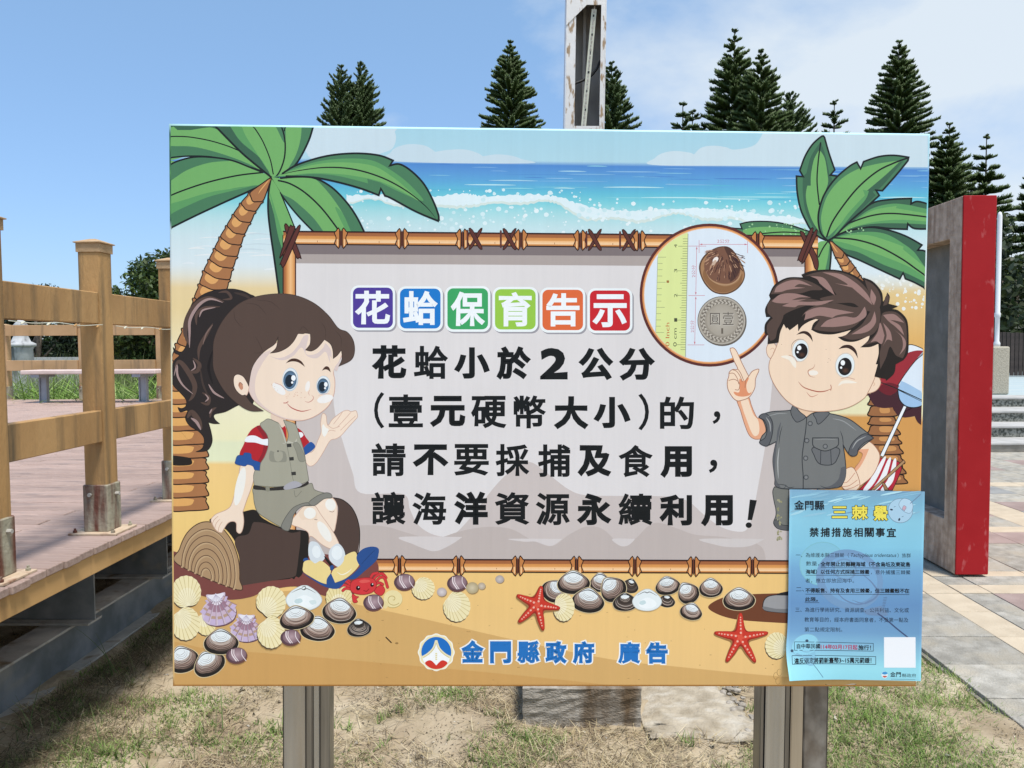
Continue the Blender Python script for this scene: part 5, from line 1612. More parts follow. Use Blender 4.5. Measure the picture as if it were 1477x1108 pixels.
for li, (a, b) in enumerate(((0, 7), (7, 17), (17, 26), (26, 35))):
    tx = Art('printed_text', 0.0030, 'bold black text line %s on the board' % ['at the top', 'second from the top', 'third from the top', 'at the bottom'][li])
    for ch, x0_, x1_, y0_, y1_ in rowsT[a:b]:
        thin = ch in '壹硬幣請讓海資源續採捕食的要蛤'
        text(tx, ch, x0_, x1_, y0_, y1_, K, off=0.016 if ch in '（），' else (0.026 if thin else 0.044))
    if li == 3:
        tx.fill('1382,395! 1407,398! 1390,468! 1374,468!', K, ZX)
        tx.ell(1378, 486, 11, 10, K, fr=ZX)
    tx.build()
# ---- county line and emblem
lg = Art('printed_logo_line', 0.0030, 'round emblem and blue outlined county government lettering')
for ch, x0_, x1_, y0_, y1_ in (('金', 665.5, 697, 924, 956), ('門', 706.5, 737, 925, 957), ('縣', 746, 777.5, 924.5, 956.5), ('政', 786.5, 817, 925, 957), ('府', 826, 857, 925, 957), ('廣', 891.5, 922.5, 926, 957), ('告', 932, 963, 926.5, 957.5)):
    text(lg, ch, x0_, x1_, y0_, y1_, 'F2F4F2', off=0.040, grow=0.055)
for ch, x0_, x1_, y0_, y1_ in (('金', 665.5, 697, 924, 956), ('門', 706.5, 737, 925, 957), ('縣', 746, 777.5, 924.5, 956.5), ('政', 786.5, 817, 925, 957), ('府', 826, 857, 925, 957), ('廣', 891.5, 922.5, 926, 957), ('告', 932, 963, 926.5, 957.5)):
    text(lg, ch, x0_, x1_, y0_, y1_, '2573BD', off=0.034 if ch in '縣廣' else 0.045)
cx_, cy_ = 629, 941
a_ = np.linspace(0, 2 * math.pi, 96, endpoint=False)
lg.poly(np.stack([cx_ + (26 + 0.7 * np.cos(12 * a_)) * np.cos(a_), cy_ + (26.6 + .7 * np.cos(12 * a_)) * np.sin(a_)], 1), 'F4F1E2')
lg.poly(np.stack([cx_ + (24 + 0.7 * np.cos(12 * a_)) * np.cos(a_), cy_ + (24.6 + .7 * np.cos(12 * a_)) * np.sin(a_)], 1), 'EFE3B2')
lg.ell(cx_, cy_, 21.6, 22.2, '1E70C2', n=48)
lg.fill('468,618! 478,640! 495,665 520,682 550,688 580,682 605,665 624,640! 634,618! 600,600 570,570 556,530! 544,530! 530,570 500,600', 'E9E2BC', ZL)
lg.fill('478,628! 488,650 520,675 550,683 580,675 612,650 622,628! 590,608 562,580 550,545! 538,580 510,608', 'F5F8F8', ZL)
lg.line('482,622 515,600 540,570 549,545', 0.7, 'C9B878', ZL)
lg.line('618,622 585,600 560,570 551,545', 0.7, 'C9B878', ZL)
lg.fill('490,652 508,638 526,640 550,664! 574,640 592,638 610,652 585,676 550,684 515,676', 'D0392E', ZL)
for q in range(4): lg.rect(545, 598 + q * 10, 555, 605 + q * 10, 'E3D7A0', ZL)
lg.build()
# ---- shells, stones, starfish
sh = Art('printed_shells', 0.0032, 'shells, starfish and pebbles printed along the bottom of the board')
def loc2(cx_, cy_, w_, h_, rot):
    r_ = R(rot)
    def f_(P):
        P = np.asarray(P, float) * (w_, h_)
        return np.stack([cx_ + P[:, 0] * math.cos(r_) - P[:, 1] * math.sin(r_), cy_ + P[:, 0] * math.sin(r_) + P[:, 1] * math.cos(r_)], 1)
    return f_
def sm(P, closed=True, n=5): return smooth(np.array(P, float), [False] * len(P), closed, n)
CL = np.array([(-.5, .08), (-.44, -.14), (-.26, -.36), (-.06, -.5), (.10, -.48), (.30, -.30), (.46, -.08), (.5, .12), (.38, .36), (.1, .49), (-.2, .46), (-.42, .32)])
def clam(cx_, cy_, w_, h_, rot, dark=False, flip=1):
    f_ = loc2(cx_, cy_, w_ * flip, h_, rot * 1.0)
    ink = '242120'
    sh.poly(sm(f_(CL * 1.045)), 'D9C8A0' if not dark else 'C8B898')
    sh.poly(sm(f_(CL)), ink)
    um = np.array([0.0, -.44])
    q = um + (CL - um) * .86
    sh.poly(sm(f_(q * (1, .98) + (0.0, -.012))), '45403E' if dark else '7E695F')
    sh.poly(sm(f_(um + (q - um) * (.93, .90))), '55504E' if dark else '9C8478')
    sh.poly(sm(f_(um + (q - um) * (.80, .72))), '37322F' if dark else 'B7A79C')
    s_ = .34 if dark else .58
    sh.poly(sm(f_(um + (CL - um) * (s_ * 1.0, s_ * .86) + (0, -.01))), 'E6EDEE')
    for k, t in enumerate(np.linspace(.30, .92, 9)):
        arc = [(-.44, -.1), (-.36, .22), (-.12, .42), (.14, .44), (.36, .30), (.44, .0)]
        P = um + (np.array(arc) - um) * t + np.array([[ra.uniform(-.012, .012), ra.uniform(-.012, .012)] for _ in arc])
        sh.rib(sm(f_(P), False), 0.55 if t < .6 else .8, ra.choice(['A9A6A4', '8D8682']) if t < .5 and not dark else ra.choice(['2E2826', '4B3F39', '5C4A40', 'C9B8AA']), taper=1)
    sh.rib(sm(f_([(-.30, -.27), (-.1, -.40), (.08, -.40), (.28, -.24), (.42, -.02)]), False), 1.2, ink, taper=1)
def scal(cx_, cy_, w_, h_, hinge, c='EFE3B5', rib='CDB97C', n=15, ox=0.0):
    hd = R(hinge)
    hp = np.array([cx_ + math.cos(hd) * w_ * .44, cy_ + math.sin(hd) * h_ * .44])
    th_ = np.linspace(-math.pi, math.pi, 90)
    P = []
    for t in th_:
        a = hd + t
        r_ = 0.5 * (1.0 + (0.015 * math.cos(t * 17) if abs(t) > .9 else 0))
        if abs(t) < .55: r_ *= 0.86 + 0.14 * abs(t) / .55
        P.append((cx_ + w_ * r_ * math.cos(a), cy_ + h_ * r_ * math.sin(a)))
    P = np.array(P[:-1])
    sh.poly(P + np.array([-.8, 1.8]), '5A4A38')
    sh.poly(P, c)
    sh.poly(hp + (P - hp) * .6, 'F3EAC6')
    for t in np.linspace(.75, 2 * math.pi - .75, n):
        a = hd + t
        e = np.array([cx_ + w_ * .49 * math.cos(a), cy_ + h_ * .49 * math.sin(a)])
        sh.rib([hp + (e - hp) * .12, hp + (e - hp) * .6, e], 0.75, rib, taper=3)
def purple(cx_, cy_, w_, h_, rot):
    f_ = loc2(cx_, cy_, w_, h_, rot)
    OUT = [(-.5, .12), (-.42, -.14), (-.26, -.30), (-.27, -.5), (-.05, -.46), (0, -.5), (.06, -.46), (.27, -.48), (.26, -.30), (.42, -.12), (.5, .12), (.40, .36), (.2, .47), (0, .5), (-.2, .47), (-.40, .36)]
    P = sm(f_(OUT))
    sh.poly(P + np.array([1.0, 1.6]), '6A4A58'); sh.poly(P, 'D3C2D0')
    hp = np.array([0, -.42])
    for k in range(9):
        a = R(-62 + 124 * k / 8)
        d_ = np.array([math.sin(a), math.cos(a)])
        o_ = (hp - np.array([0, .07])) / (.485, .42); e_ = d_ / (.485, .42)
        A_2, B_2, C_2 = e_ @ e_, o_ @ e_, o_ @ o_ - 1
        L_ = (-B_2 + math.sqrt(max(0, B_2 * B_2 - A_2 * C_2))) / A_2
        e1, e2 = hp + d_ * L_, hp + d_ * .12
        sd_ = np.array([d_[1], -d_[0]]) * .052
        for (t0, t1, c) in ((.12, .32, 'E9E2EA'), (.32, .56, 'A27F8F'), (.56, .70, 'CBB4C6'), (.70, .80, 'B79A86'), (.8, 1.0, 'C6B4D2')):
            A, B = hp + d_ * L_ * t0, hp + d_ * L_ * t1
            sh.put(f_([A - sd_ * t0 * 1.6, A + sd_ * t0 * 1.6, B + sd_ * t1 * 1.6, B - sd_ * t1 * 1.6]), [(0, 1, 2, 3)], c)
        sh.rib(f_([e2 + sd_ * 1.2 * .3, e1 + sd_ * 1.9]), .6, '8D6C80')
    sh.poly(sm(f_([(-.24, -.46), (0, -.47), (.24, -.45), (.10, -.28), (0, -.24), (-.10, -.28)])), 'E8E6EE')
    for k in range(7):
        sh.rib(f_([(0, -.46), (-.2 + k * .067, -.22)]), .5, 'B8B0C4')
def pebble(cx_, cy_, rx_, ry_):
    sh.ell(cx_ + 1.2, cy_ + 2.0, rx_, ry_, '6E4A42', -8)
    sh.ell(cx_, cy_, rx_, ry_, '5B444C', -8)
    sh.ell(cx_ + 1.6, cy_ - .6, rx_ * .86, ry_ * .88, 'B39AA0', -8, c2='7E646C')
    for dx_, w_ in ((-.32, 1.6), (-.12, 1.1), (.62, 1.0)):
        sh.line([(cx_ + rx_ * (dx_ - .10), cy_ - ry_ * .72), (cx_ + rx_ * (dx_ - .08), cy_ - ry_ * .05), (cx_ + rx_ * (dx_ + .32), cy_ + ry_ * .74)], w_, 'E9DCDD')
def star(cx_, cy_, tips):
    c0 = np.array([cx_, cy_]); tips = [np.array(t, float) for t in tips]
    def outline(k_, wr):
        P = []
        n = len(tips)
        for i, t in enumerate(tips):
            d_ = (t - c0) * k_; nn2 = np.array([-d_[1], d_[0]]) / np.linalg.norm(d_)
            P += [c0 + d_ * .6 - nn2 * 5.0 * wr, c0 + d_ * .93 - nn2 * 2.7 * wr, c0 + d_, c0 + d_ * .93 + nn2 * 2.7 * wr, c0 + d_ * .6 + nn2 * 5.0 * wr]
            m2 = (tips[i] + tips[(i + 1) % n]) / 2 - c0
            P.append(c0 + m2 / np.linalg.norm(m2) * 13.0 * wr)
        return np.array(P)
    sh.poly(sm(outline(1.0, 1.15) + (-.8, 1.6), True, 4), '9A7448')
    sh.poly(sm(outline(1.0, 1.0), True, 4), '9C2A22')
    sh.poly(sm(outline(.96, .80) + (.5, -.6), True, 4), 'C93A2C')
    for t in tips:
        d_ = t - c0
        nn2 = np.array([-d_[1], d_[0]]) / np.linalg.norm(d_)
        sh.rib([c0 + nn2 * 1.4, c0 + d_ * .5 + nn2 * 1.2, c0 + d_ * .9], 3.2, 'DB5540', taper=2)
        for q in (.18, .34, .48, .60, .71, .81):
            p = c0 + d_ * q + nn2 * (.6 if q < .4 else .2)
            sh.ell(p[0], p[1], 1.75 - q * .9, 1.75 - q * .9, 'EDB3A0', n=9)
# red brown shadow under the log, brown ground right
sh.fill([(243, 800), (257, 797), (270, 800), (342, 845), (450, 800), (520, 812), (538, 806), (546, 818), (541, 836), (520, 850), (500, 862), (475, 861), (450, 854), (425, 846), (386, 852), (362, 861), (337, 865), (310, 864), (289, 859), (243, 848)], '7B4641')
sh.fill('1038,355 1080,318 1150,295 1250,285 1470,278! 1470,440! 1300,430 1180,418 1090,392', '6E402B', ZL2)
sh.fill('1330,340 1345,305 1385,290 1470,285! 1470,384! 1400,380 1340,370', '9A9A9B', ZL2, '26282A', 1.2)
sh.fill('1333,350 1400,362 1470,362! 1470,384! 1400,380 1340,370', '77787A', ZL2)
sh.fill('1395,290! 1420,278 1470,268! 1470,292!', '26262A', ZL2)
# order as in the picture: back to front
scal(297, 899.6, 29, 34, -120, 'EDDFA8', n=11)
purple(314.7, 879, 50, 47, -10)
scal(268.4, 854, 43, 47, 80)
scal(267.6, 899.6, 42, 48, -125)
purple(354.5, 906, 44, 40, 2)
scal(391, 868.7, 43, 46, 130)
scal(391, 912, 40, 46, -125)
for (x, y, w_, h_) in ((438.2, 862.7, 53, 37), (933, 865.3, 43, 32)):
    WC = np.array([(-.5, .05), (-.36, -.25), (-.12, -.46), (.02, -.5), (.14, -.46), (.38, -.22), (.5, .06), (.40, .32), (.15, .48), (-.15, .48), (-.40, .34)])
    f_ = loc2(x, y, w_, h_, 0)
    sh.poly(sm(f_(WC)), 'C9CFCE'); sh.poly(sm(f_(WC * .95)), 'E4ECEC')
    sh.poly(sm(f_(WC * (.6, .5) + (0.02, .14))), 'EFF5F5')
    sh.rib(sm(f_([(-.34, -.20), (-.1, -.36), (0, -.32), (.1, -.36), (.34, -.18)]), False), 1.2, '5A5A5A', taper=1)
    sh.rib(sm(f_([(-.05, -.42), (.03, -.45), (.05, -.38), (0, -.34)]), False), 1.0, '55504A')
    sh.poly(sm(f_([(-.22, .05), (-.08, .02), (-.04, .14), (-.16, .22), (-.26, .16)])), 'C6DADC')
    sh.poly(sm(f_([(.14, .12), (.30, .08), (.34, .2), (.22, .26)])), 'D3E2E2')
scal(489, 862, 38, 40, 95, 'EADBA4')
clam(264, 951, 44, 39, -22); clam(301, 957, 47, 36, -28); clam(318.8, 925.6, 50, 37, -3)
pebble(340.7, 945, 15, 11)
clam(457.7, 907, 50, 36, 4)
clam(427.7, 890.7, 50, 34, -12); pebble(418.7, 919, 14.5, 11)
clam(489.4, 881.2, 49, 37, 6); clam(517.8, 905.6, 35, 26, -8, True)
scal(610.4, 848.7, 33, 32, -135); scal(658.7, 874.8, 39, 44, -140)
# snail
sh.ell(566.5, 864.5, 14, 13, 'C8B070', n=26); sh.ell(566.5, 863.8, 13.6, 12.4, 'EBDCA6', n=26)
sh.fill([(554, 866), (552, 874), (556, 878), (560, 872)], 'E6D59C')
sp = [(566.5 + (10.5 - 1.45 * t) * math.cos(t * 1.05 + .6), 864.5 + (9.6 - 1.3 * t) * math.sin(t * 1.05 + .6)) for t in np.linspace(0, 6.6, 40)]
sh.rib(sp, 1.0, 'BFA768')
pebble(538, 869, 14.5, 11.5); pebble(582.8, 839.3, 14.8, 11.5); pebble(659, 841, 14.5, 11.3)
for x, y, r_, c, c2 in ((637, 854, 7, 'DCD4D2', 'B4A8A6'), (694.5, 845.5, 5.6, 'D2C6B6', 'B0A088'), (681, 848, 9, 'D3C6A8', 'AFA07C'), (720.5, 835.6, 6.3, 'CFC5C0', 'A89C96')):
    sh.ell(x + .6, y + 1.0, r_, r_ * .92, '9A7F56'); sh.ell(x, y, r_, r_ * .92, c, c2=c2)
clam(909, 845, 24, 21, 15, True); clam(866, 840, 31, 28, -5)
clam(798, 852, 34, 33, 38); clam(827, 840, 47, 34, -4); clam(848, 866, 47, 36, 6)
clam(883.5, 849, 38, 37, -38); clam(961.5, 866.7, 24, 19, 5, True); clam(901.7, 868.3, 36, 26, -4, True)
f_ = loc2(933, 865.3, 43, 32, 0)
scal(813, 876, 31, 40, -165)
sh.poly(sm(f_(WC)), 'C9CFCE'); sh.poly(sm(f_(WC * .95)), 'E4ECEC'); sh.poly(sm(f_(WC * (.6, .5) + (0.02, .14))), 'EFF5F5')
sh.rib(sm(f_([(-.34, -.20), (-.1, -.36), (0, -.32), (.1, -.36), (.34, -.18)]), False), 1.1, '5A5A5A', taper=1)
sh.poly(sm(f_([(-.22, .05), (-.08, .02), (-.04, .14), (-.16, .22), (-.26, .16)])), 'C6DADC')
clam(962.6, 844.5, 36, 27, -12); clam(992, 854.6, 31, 32, -32); clam(1025, 847.5, 34, 28, -2); clam(996.7, 881.6, 32, 25, 12); clam(1065.8, 864, 46, 33, -2)
scal(1120, 931, 33, 38, 25)
star(775, 872, [(780.6, 845), (807.7, 877.5), (783.3, 909.4), (747.6, 897.8), (744.9, 858.5)])
star(1067.7, 919, [(1067.7, 883.7), (1107.8, 912.7), (1089.4, 955.5), (1047.4, 954.7), (1029.8, 912.7)])
# crab
RC = 'D23A3E'
for p in ('830,200 850,172 890,165', '850,230 880,190 930,170 965,205', '870,250 910,205 950,210 978,290', '860,270 900,250 935,265', '640,240 600,215 560,240', '650,270 600,235 545,270', '650,290 590,270 550,290', '660,310 610,300 580,320'):
    sh.line(p, 4.2, '8E2226', ZS4, taper=0); sh.line(p, 3.2, RC, ZS4, taper=0)
sh.fill('860,320 900,275 935,280 955,320 925,362 880,350', RC, ZS4, '8E2226', .7)
sh.fill('665,350 700,370 722,375 700,395 712,420 680,428 665,400', RC, ZS4, '8E2226', .6)
sh.fill('645,290 660,240 710,215 790,205 850,215 880,255 870,305 830,340 760,355 690,345 655,325', RC, ZS4, '9E262A', .9)
sh.fill('725,238 760,222 810,225 825,238 790,250 745,252', 'DE5A55', ZS4)
for a, b, r_ in ((716, 297, 19), (840, 269, 16)):
    sh.ell(a, b, r_, r_ * 1.1, '2A1214', fr=ZS4, n=14); sh.ell(a + 5, b - 7, 6, 6, 'F4EDEB', fr=ZS4, n=8)
sh.line('765,318 790,326 812,305', .9, '7A1A1E', ZS4)
sh.build()

# ---- girl on a log
SK, SK2, SKL, SKD = 'F1DCC7', 'E5CCB8', 'F0EEE6', 'C9A793'
gl = Art('printed_girl', 0.0040, 'printed cartoon girl with a long dark ponytail sitting on a log')
# log
gl.fill('285,695 400,655 500,640 590,626 640,680 770,745 900,760! 955,772! 948,830 945,900 940,960 905,1050 880,1078! 862,1070 850,1088 835,1080 820,1086! 480,1118! 480,900 400,760', '25211F', ZB)
gl.fill('475,805 545,785 575,715 600,708 660,716 760,750 830,778 892,768! 890,850 880,930 872,1000 862,1062! 840,1075! 470,1135! 486,960 455,850', '50403A', ZB)
gl.fill('1105,545 1170,558 1235,612 1275,700 1287,800 1270,922! 1200,925 1160,860 1112,775 1135,690 1140,600', '50403A', ZB)
gl.line('1105,545 1170,558 1235,612 1275,700 1287,800 1270,922 1195,925 1112,770', 1.2, '25211F', ZB)
EN = [(256, 814), (342.5, 851), (345.5, 835), (345, 815), (341, 797), (333, 778), (319, 761), (302, 753), (285, 756), (269, 770), (259, 792)]
gl.fill(EN, 'AE8F6C', ID, '4A372C', 1.3)
base = np.array([296.5, 833.0])
for k, t in enumerate((.88, .76, .64, .52, .40, .28, .17)):
    P = []
    for (x, y) in [(257, 814.5), (259.5, 793), (269, 771), (285, 757), (302, 754), (319, 762), (332, 778), (340.5, 798), (344, 818), (344.5, 835), (342, 850.5)]:
        P.append(base + (np.array([x, y]) - base) * t)
    Q = sm(P, False)
    if k % 2 == 0:
        gl.rib(Q * 1.0 + np.array([0.8, 1.2]), 3.0, 'C0A37E')
    gl.rib(Q, 1.1, '5E4636')
# back arm/hand raised
gl.fill([(464.5, 598), (467, 596.5), (470.5, 600), (471.5, 610), (474, 613), (480, 604.5), (494, 594), (502, 592), (506, 594), (513, 592.5), (515, 596), (515.5, 601.5), (512, 606), (502, 617), (492.4, 628), (484.8, 633), (476, 636), (465.3, 654), (456.7, 667), (449, 672.5), (442.6, 669.3), (438, 656), (451.2, 651), (458.8, 634.7), (463.2, 623), (462.5, 610.8)], SK, ID, 'CBA996', .9)
for p in ([(494, 594.5), (488, 603), (481, 612)], [(506, 595), (498, 604), (487, 616)], [(513, 600), (502, 610), (491, 621)], [(472, 613), (480, 618), (490, 615)], [(468, 628), (476, 621), (484, 622)]):
    gl.line(p, .8, 'D3AE9A')
gl.fill([(466, 612), (470, 617), (474, 620), (468, 630), (464, 622)], SKL)
# legs
gl.fill('985,600 1040,550 1098,542 1132,585 1137,650 1128,720 1110,770 1060,700 1010,650', SK, ZB, 'CBA996', .9)
gl.ell(1092, 592, 34, 40, SKL, -20, ZB)
gl.line('1085,635 1105,640 1118,632', .7, '8A6E60', ZB)
gl.fill('828,716 870,650 920,600 985,598 1030,660 1085,735 1130,810 1150,870 1100,885 1040,860 960,800 950,860! 945,780 890,745', SK, ZB, 'CBA996', .9)
gl.fill('880,650 910,612 960,600 1000,650 990,690 930,690 900,690', 'EBD5BE', ZB)
gl.ell(955, 648, 40, 38, SKL, 0, ZB)
gl.ell(1052, 770, 30, 78, SKL, -32, ZB)
gl.line('985,690 1005,692', .8, '8A6E60', ZB)
gl.fill('950,850 975,835 1010,850 1040,900 1055,945 1010,985 965,970 945,915', 'D6DEE2', ZB)
gl.ell(998, 905, 28, 42, 'E8EFF0', -10, ZB)
gl.fill('1095,880 1140,850 1175,880 1190,930 1175,990 1140,1005 1090,965 1080,920', 'D6DEE2', ZB)
gl.ell(1135, 912, 36, 46, 'E8EFF0', 0, ZB)
# shoes
gl.fill('215,158! 300,205 380,245 435,268! 440,215 470,165! 505,210! 515,252! 640,195 740,100 790,20 830,-40 900,-30! 880,50 770,150 690,215 620,225 545,300 440,292 330,235', '2A4F8C', ZS4)
gl.fill('233,60 235,35 265,30 280,55! 300,50', '2A4F8C', ZS4)
gl.fill('228,100 240,62 290,50 335,78 385,55 440,90 478,130! 472,168! 440,215 435,262! 380,245 300,200 230,152', 'EBD591', ZS4)
gl.fill('478,170! 500,130 560,95 590,50 600,10 690,-25 715,60 722,98 670,160 600,215 512,250!', 'EBD591', ZS4)
gl.line('530,155 570,178 620,160 660,125', 1.4, 'F6F1DA', ZS4, taper=1)
gl.fill('412,10! 440,30! 500,105 490,135 470,138 462,95 430,50', '25211F', ZS4)
gl.fill('465,105 495,95 498,125 480,142', '2A4F8C', ZS4)
gl.fill('1265,950 1280,910 1320,880 1375,870 1412,885 1408,930 1375,975 1330,1008 1290,1000', '2A4F8C', ZB)
gl.line('1300,985 1340,940 1385,895', .6, '1B3560', ZB)
# front arm
gl.fill('500,325 590,340 590,385 568,470 535,560 508,640! 515,700 507,755 490,782 468,768 465,715 440,702 405,718 368,778! 345,772 322,750 306,720 298,690 330,655 400,625 432,592 458,505 480,420', SK, ZB, 'CBA996', .9)
gl.ell(490, 470, 30, 130, SKL, 12, ZB)
for p in ('345,770 352,735 372,705', '322,748 332,715 355,688', '306,718 318,692 345,668'):
    gl.line(p, .8, 'CFA88F', ZB)
# neck, shirt
gl.fill('700,-15 705,30 745,45 790,110! 795,70 785,-15', SK2, ZB)
gl.fill('742,48 770,78 792,70 800,150! 760,100', 'B3262F', ZB)
gl.fill('862,82 900,100 930,145 952,182 915,225 890,165', 'B3262F', ZB)
gl.fill('870,115 900,110 912,130 888,146', 'EEF0F2', ZB)
gl.fill('950,178 975,180 988,212 920,262 903,228', '2A5599', ZB)
gl.fill('630,62 575,85 540,130 515,190 487,262 540,300 630,325 668,250 682,170 665,95', 'B3262F', ZB)
gl.fill('600,70 650,85 680,150 672,215 645,280 625,320 605,310 640,240 645,150', '8E2630', ZB)
gl.fill('540,137 590,132 640,155 680,155 682,195 640,192 590,178 524,172', 'EDF0F4', ZB)
gl.fill('460,300 475,265 510,262 520,246 562,252 572,290 628,315 620,365 590,362 575,335 540,325 520,335 462,320', '2A5599', ZB, '1F3F74', .6)
# vest
VE, VD, VL = 'A5A392', '7C7C70', 'BDBBAC'
gl.fill('625,62 650,35 682,20 745,48! 775,100 800,178! 812,120 780,28! 850,50 870,82 890,150 915,230 932,330 948,430! 900,452 780,468 690,472 584,462! 580,400 590,362! 622,365! 628,315 655,270 678,200 672,130', VE, ZB, '6E6E64', .8)
gl.fill('745,48! 775,100 800,178! 812,165! 850,180! 870,150 860,178 815,182! 770,182! 790,178', VL, ZB)
gl.line('800,178 822,300 838,400 852,455', .7, VD, ZB)
gl.fill('690,235 720,240 745,232 790,240 800,300 760,308 690,300', '8F8E80', ZB)
gl.fill('720,240 770,240 772,285 745,305 722,290', VE, ZB)
gl.fill('845,185 875,180 905,230 925,295 885,300 865,240', '8F8E80', ZB, VD, .7)
for a, b in ((817, 197), (833, 286), (847, 384)):
    gl.fill([(a - 16, b - 10), (a + 14, b - 13), (a + 16, b + 10), (a - 14, b + 12)], '3A3A38', ZB, sharp=True)
gl.ell(743, 235, 6, 6, '4A4A46', fr=ZB, n=8)
# shorts
gl.fill('583,480 690,495 790,490 900,475 965,448 985,490 1040,510 1090,520 1100,545 1050,552 985,595 900,605 845,660 828,740 808,765! 765,742 680,692 612,645 588,590 580,530', '9B9888', ZB, '6E6E64', .8)
gl.fill('765,742 790,680 840,615 900,585 945,578 968,592 900,605 850,655 832,720 810,765', '83827A', ZB, '5C5C55', .9)
gl.fill('948,578 1000,535 1060,512 1095,520 1100,545 1050,552 985,597', '83827A', ZB, '5C5C55', .9)
gl.line('850,495 862,540 900,500', .7, '77756A', ZB)
gl.fill('583,462 640,472 690,478 790,468 900,458 942,436 944,455 900,475 790,492 690,498 640,494 583,488', '33302E', ZB)
gl.fill('788,463 850,434 902,455 875,475 790,492', 'A9A8AE', ZB)
gl.fill('662,470 684,470 686,500 664,500', '8A8878', ZB)
# ponytail
HB, HM2, HL = '2E2827', '57453D', 'A58C88'
gl.fill('640,170 590,120 520,92 440,84 320,100 230,145 165,225 132,320 124,405 145,450 140,490 110,530 70,520 48,498! 60,538 92,556 55,595 32,670 45,760 100,822 140,872 138,915 110,932 82,925! 100,958 150,948 135,1000 165,1055 235,1100 268,1150 255,1215 210,1240! 290,1230 325,1170 318,1100 298,1030! 335,1040 378,1040! 345,1010 342,975 420,955 520,905 620,880 620,400', HB, ZG, '1E1A1A', .8)
for p, w_, c in (('160,480 135,400 150,300 210,200 300,150 410,175', 8.5, HM2), ('165,500 165,400 170,300 230,200 310,155 400,180', 4.4, HL), ('215,340 215,270 270,220 380,210', 5, HM2), ('235,285 260,235 350,215', 2.4, HL),
                 ('230,590 235,500 290,400 330,330', 5.0, HM2), ('260,480 285,400 330,340', 2.2, '7A645C'), ('60,640 90,600 140,650 200,760 190,840 160,880', 7.5, HM2), ('55,700 75,630 80,700 120,770 190,830', 3.0, HL),
                 ('150,670 215,670 235,620 190,575', 6, HM2), ('175,665 205,640 190,590', 2.2, HL), ('245,890 295,900 300,850 255,820', 5, HM2), ('275,885 298,860 275,830', 2.2, HL), ('300,760 340,820 410,860', 3.0, HL),
                 ('150,1000 180,960 230,1020 250,1080', 8, HM2), ('175,1000 215,1030 245,1085', 4.2, HL), ('310,1000 320,950 355,925', 4, HM2), ('305,970 325,935', 2, HL), ('370,110 430,105 460,150 400,160', 4, HM2),
                 ('480,110 560,130 600,160', 4, '443833'), ('240,640 260,760 300,850', 3, '443833'), ('330,520 300,640 330,760', 4, '221D1D')):
    gl.line(p, w_, c, ZG, taper=1)
gl.line('100,1090 150,1150 230,1200 260,1230', .1, HB, ZG)
# face
gl.fill('590,770 600,640 700,520 860,430 1020,390 1150,440 1245,515 1232,590 1195,640 1187,680 1197,740 1190,830 1150,915 1060,985 960,1018 850,1008 740,962 640,892 592,820', SK, ZG, 'CFA594', 1.0)
gl.fill('590,770 600,640 660,560 745,520 690,600 640,700 630,800 660,880 740,950 850,1000 960,1010 850,1008 740,962 640,892 592,820', 'DFCBC2', ZG)
gl.fill('735,560 800,575 880,545 940,480 975,420 1010,420 990,540 1060,545 1115,500 1130,470 1170,520 1175,590 1190,600 1240,545 1215,660 1190,650 1160,600 1130,530 1070,575 1000,560 960,500 900,560 820,590', 'DCCAC4', ZG)
gl.fill('1160,560 1180,585 1200,575 1238,530 1228,590 1195,640 1180,690 1170,640', SK, ZG)
gl.fill('480,765 480,710 505,690 545,705 572,745 588,775 572,835 535,838 500,808', SK, ZG, 'CFA594', .9)
gl.fill('512,770 520,745 540,760 545,790 530,800', 'C98F72', ZG)
gl.line('515,775 525,748 543,765', .8, '8A5A48', ZG)
# hair
gl.fill('332,560 340,440 400,310 500,200 620,143 780,118 920,130 1050,185 1150,270 1222,362 1285,390 1328,450 1337,530 1310,590 1225,632! 1247,580 1243,518! 1215,555 1185,578! 1182,520 1165,475 1123,443! 1075,500 1030,525 988,517! 1018,480 1024,440 1022,402! 985,398 972,402 935,400! 905,455 860,500 800,530 738,540! 780,500 795,420! 770,475 700,525 640,590 605,660 585,775! 572,745 545,705 505,690 480,710 480,765 500,808 535,838 560,835! 600,890 650,925 690,950! 600,950 520,910 430,830 370,740 335,650', '57463E', ZG, '3A2E2A', .7)
for p in ('480,230 490,300 540,360', '560,185 650,200 715,275', '640,165 740,175 815,235', '1100,320 1130,370 1130,440', '1200,380 1240,430 1240,500', '945,385 970,352 1000,375 1015,400', '620,540 680,530 660,470 630,420'):
    gl.line(p, .7, '43352F', ZG, taper=1)
# features
gl.ell(880, 727, 57, 84, 'C4CFD6', 4, ZG); gl.ell(878, 725, 52, 78, 'E3EBEE', 4, ZG)
gl.ell(878, 730, 48, 66, '51697E', 4, ZG); gl.ell(878, 733, 42, 58, '8BA6BD', 4, ZG, c2='4F6E8A'); gl.ell(874, 737, 31, 45, '1E2B38', 4, ZG)
gl.ell(903, 716, 16, 20, 'F4F8F9', 0, ZG, n=14); gl.ell(894, 748, 8, 9, 'F4F8F9', 0, ZG, n=10)
gl.ell(1115, 768, 50, 68, 'C4CFD6', 4, ZG); gl.ell(1114, 766, 45, 62, 'E3EBEE', 4, ZG)
gl.ell(1112, 772, 41, 54, '51697E', 4, ZG); gl.ell(1112, 775, 36, 47, '8BA6BD', 4, ZG, c2='4F6E8A'); gl.ell(1108, 778, 26, 36, '1E2B38', 4, ZG)
gl.ell(1133, 762, 13, 17, 'F4F8F9', 0, ZG, n=14); gl.ell(1127, 788, 7, 8, 'F4F8F9', 0, ZG, n=10)
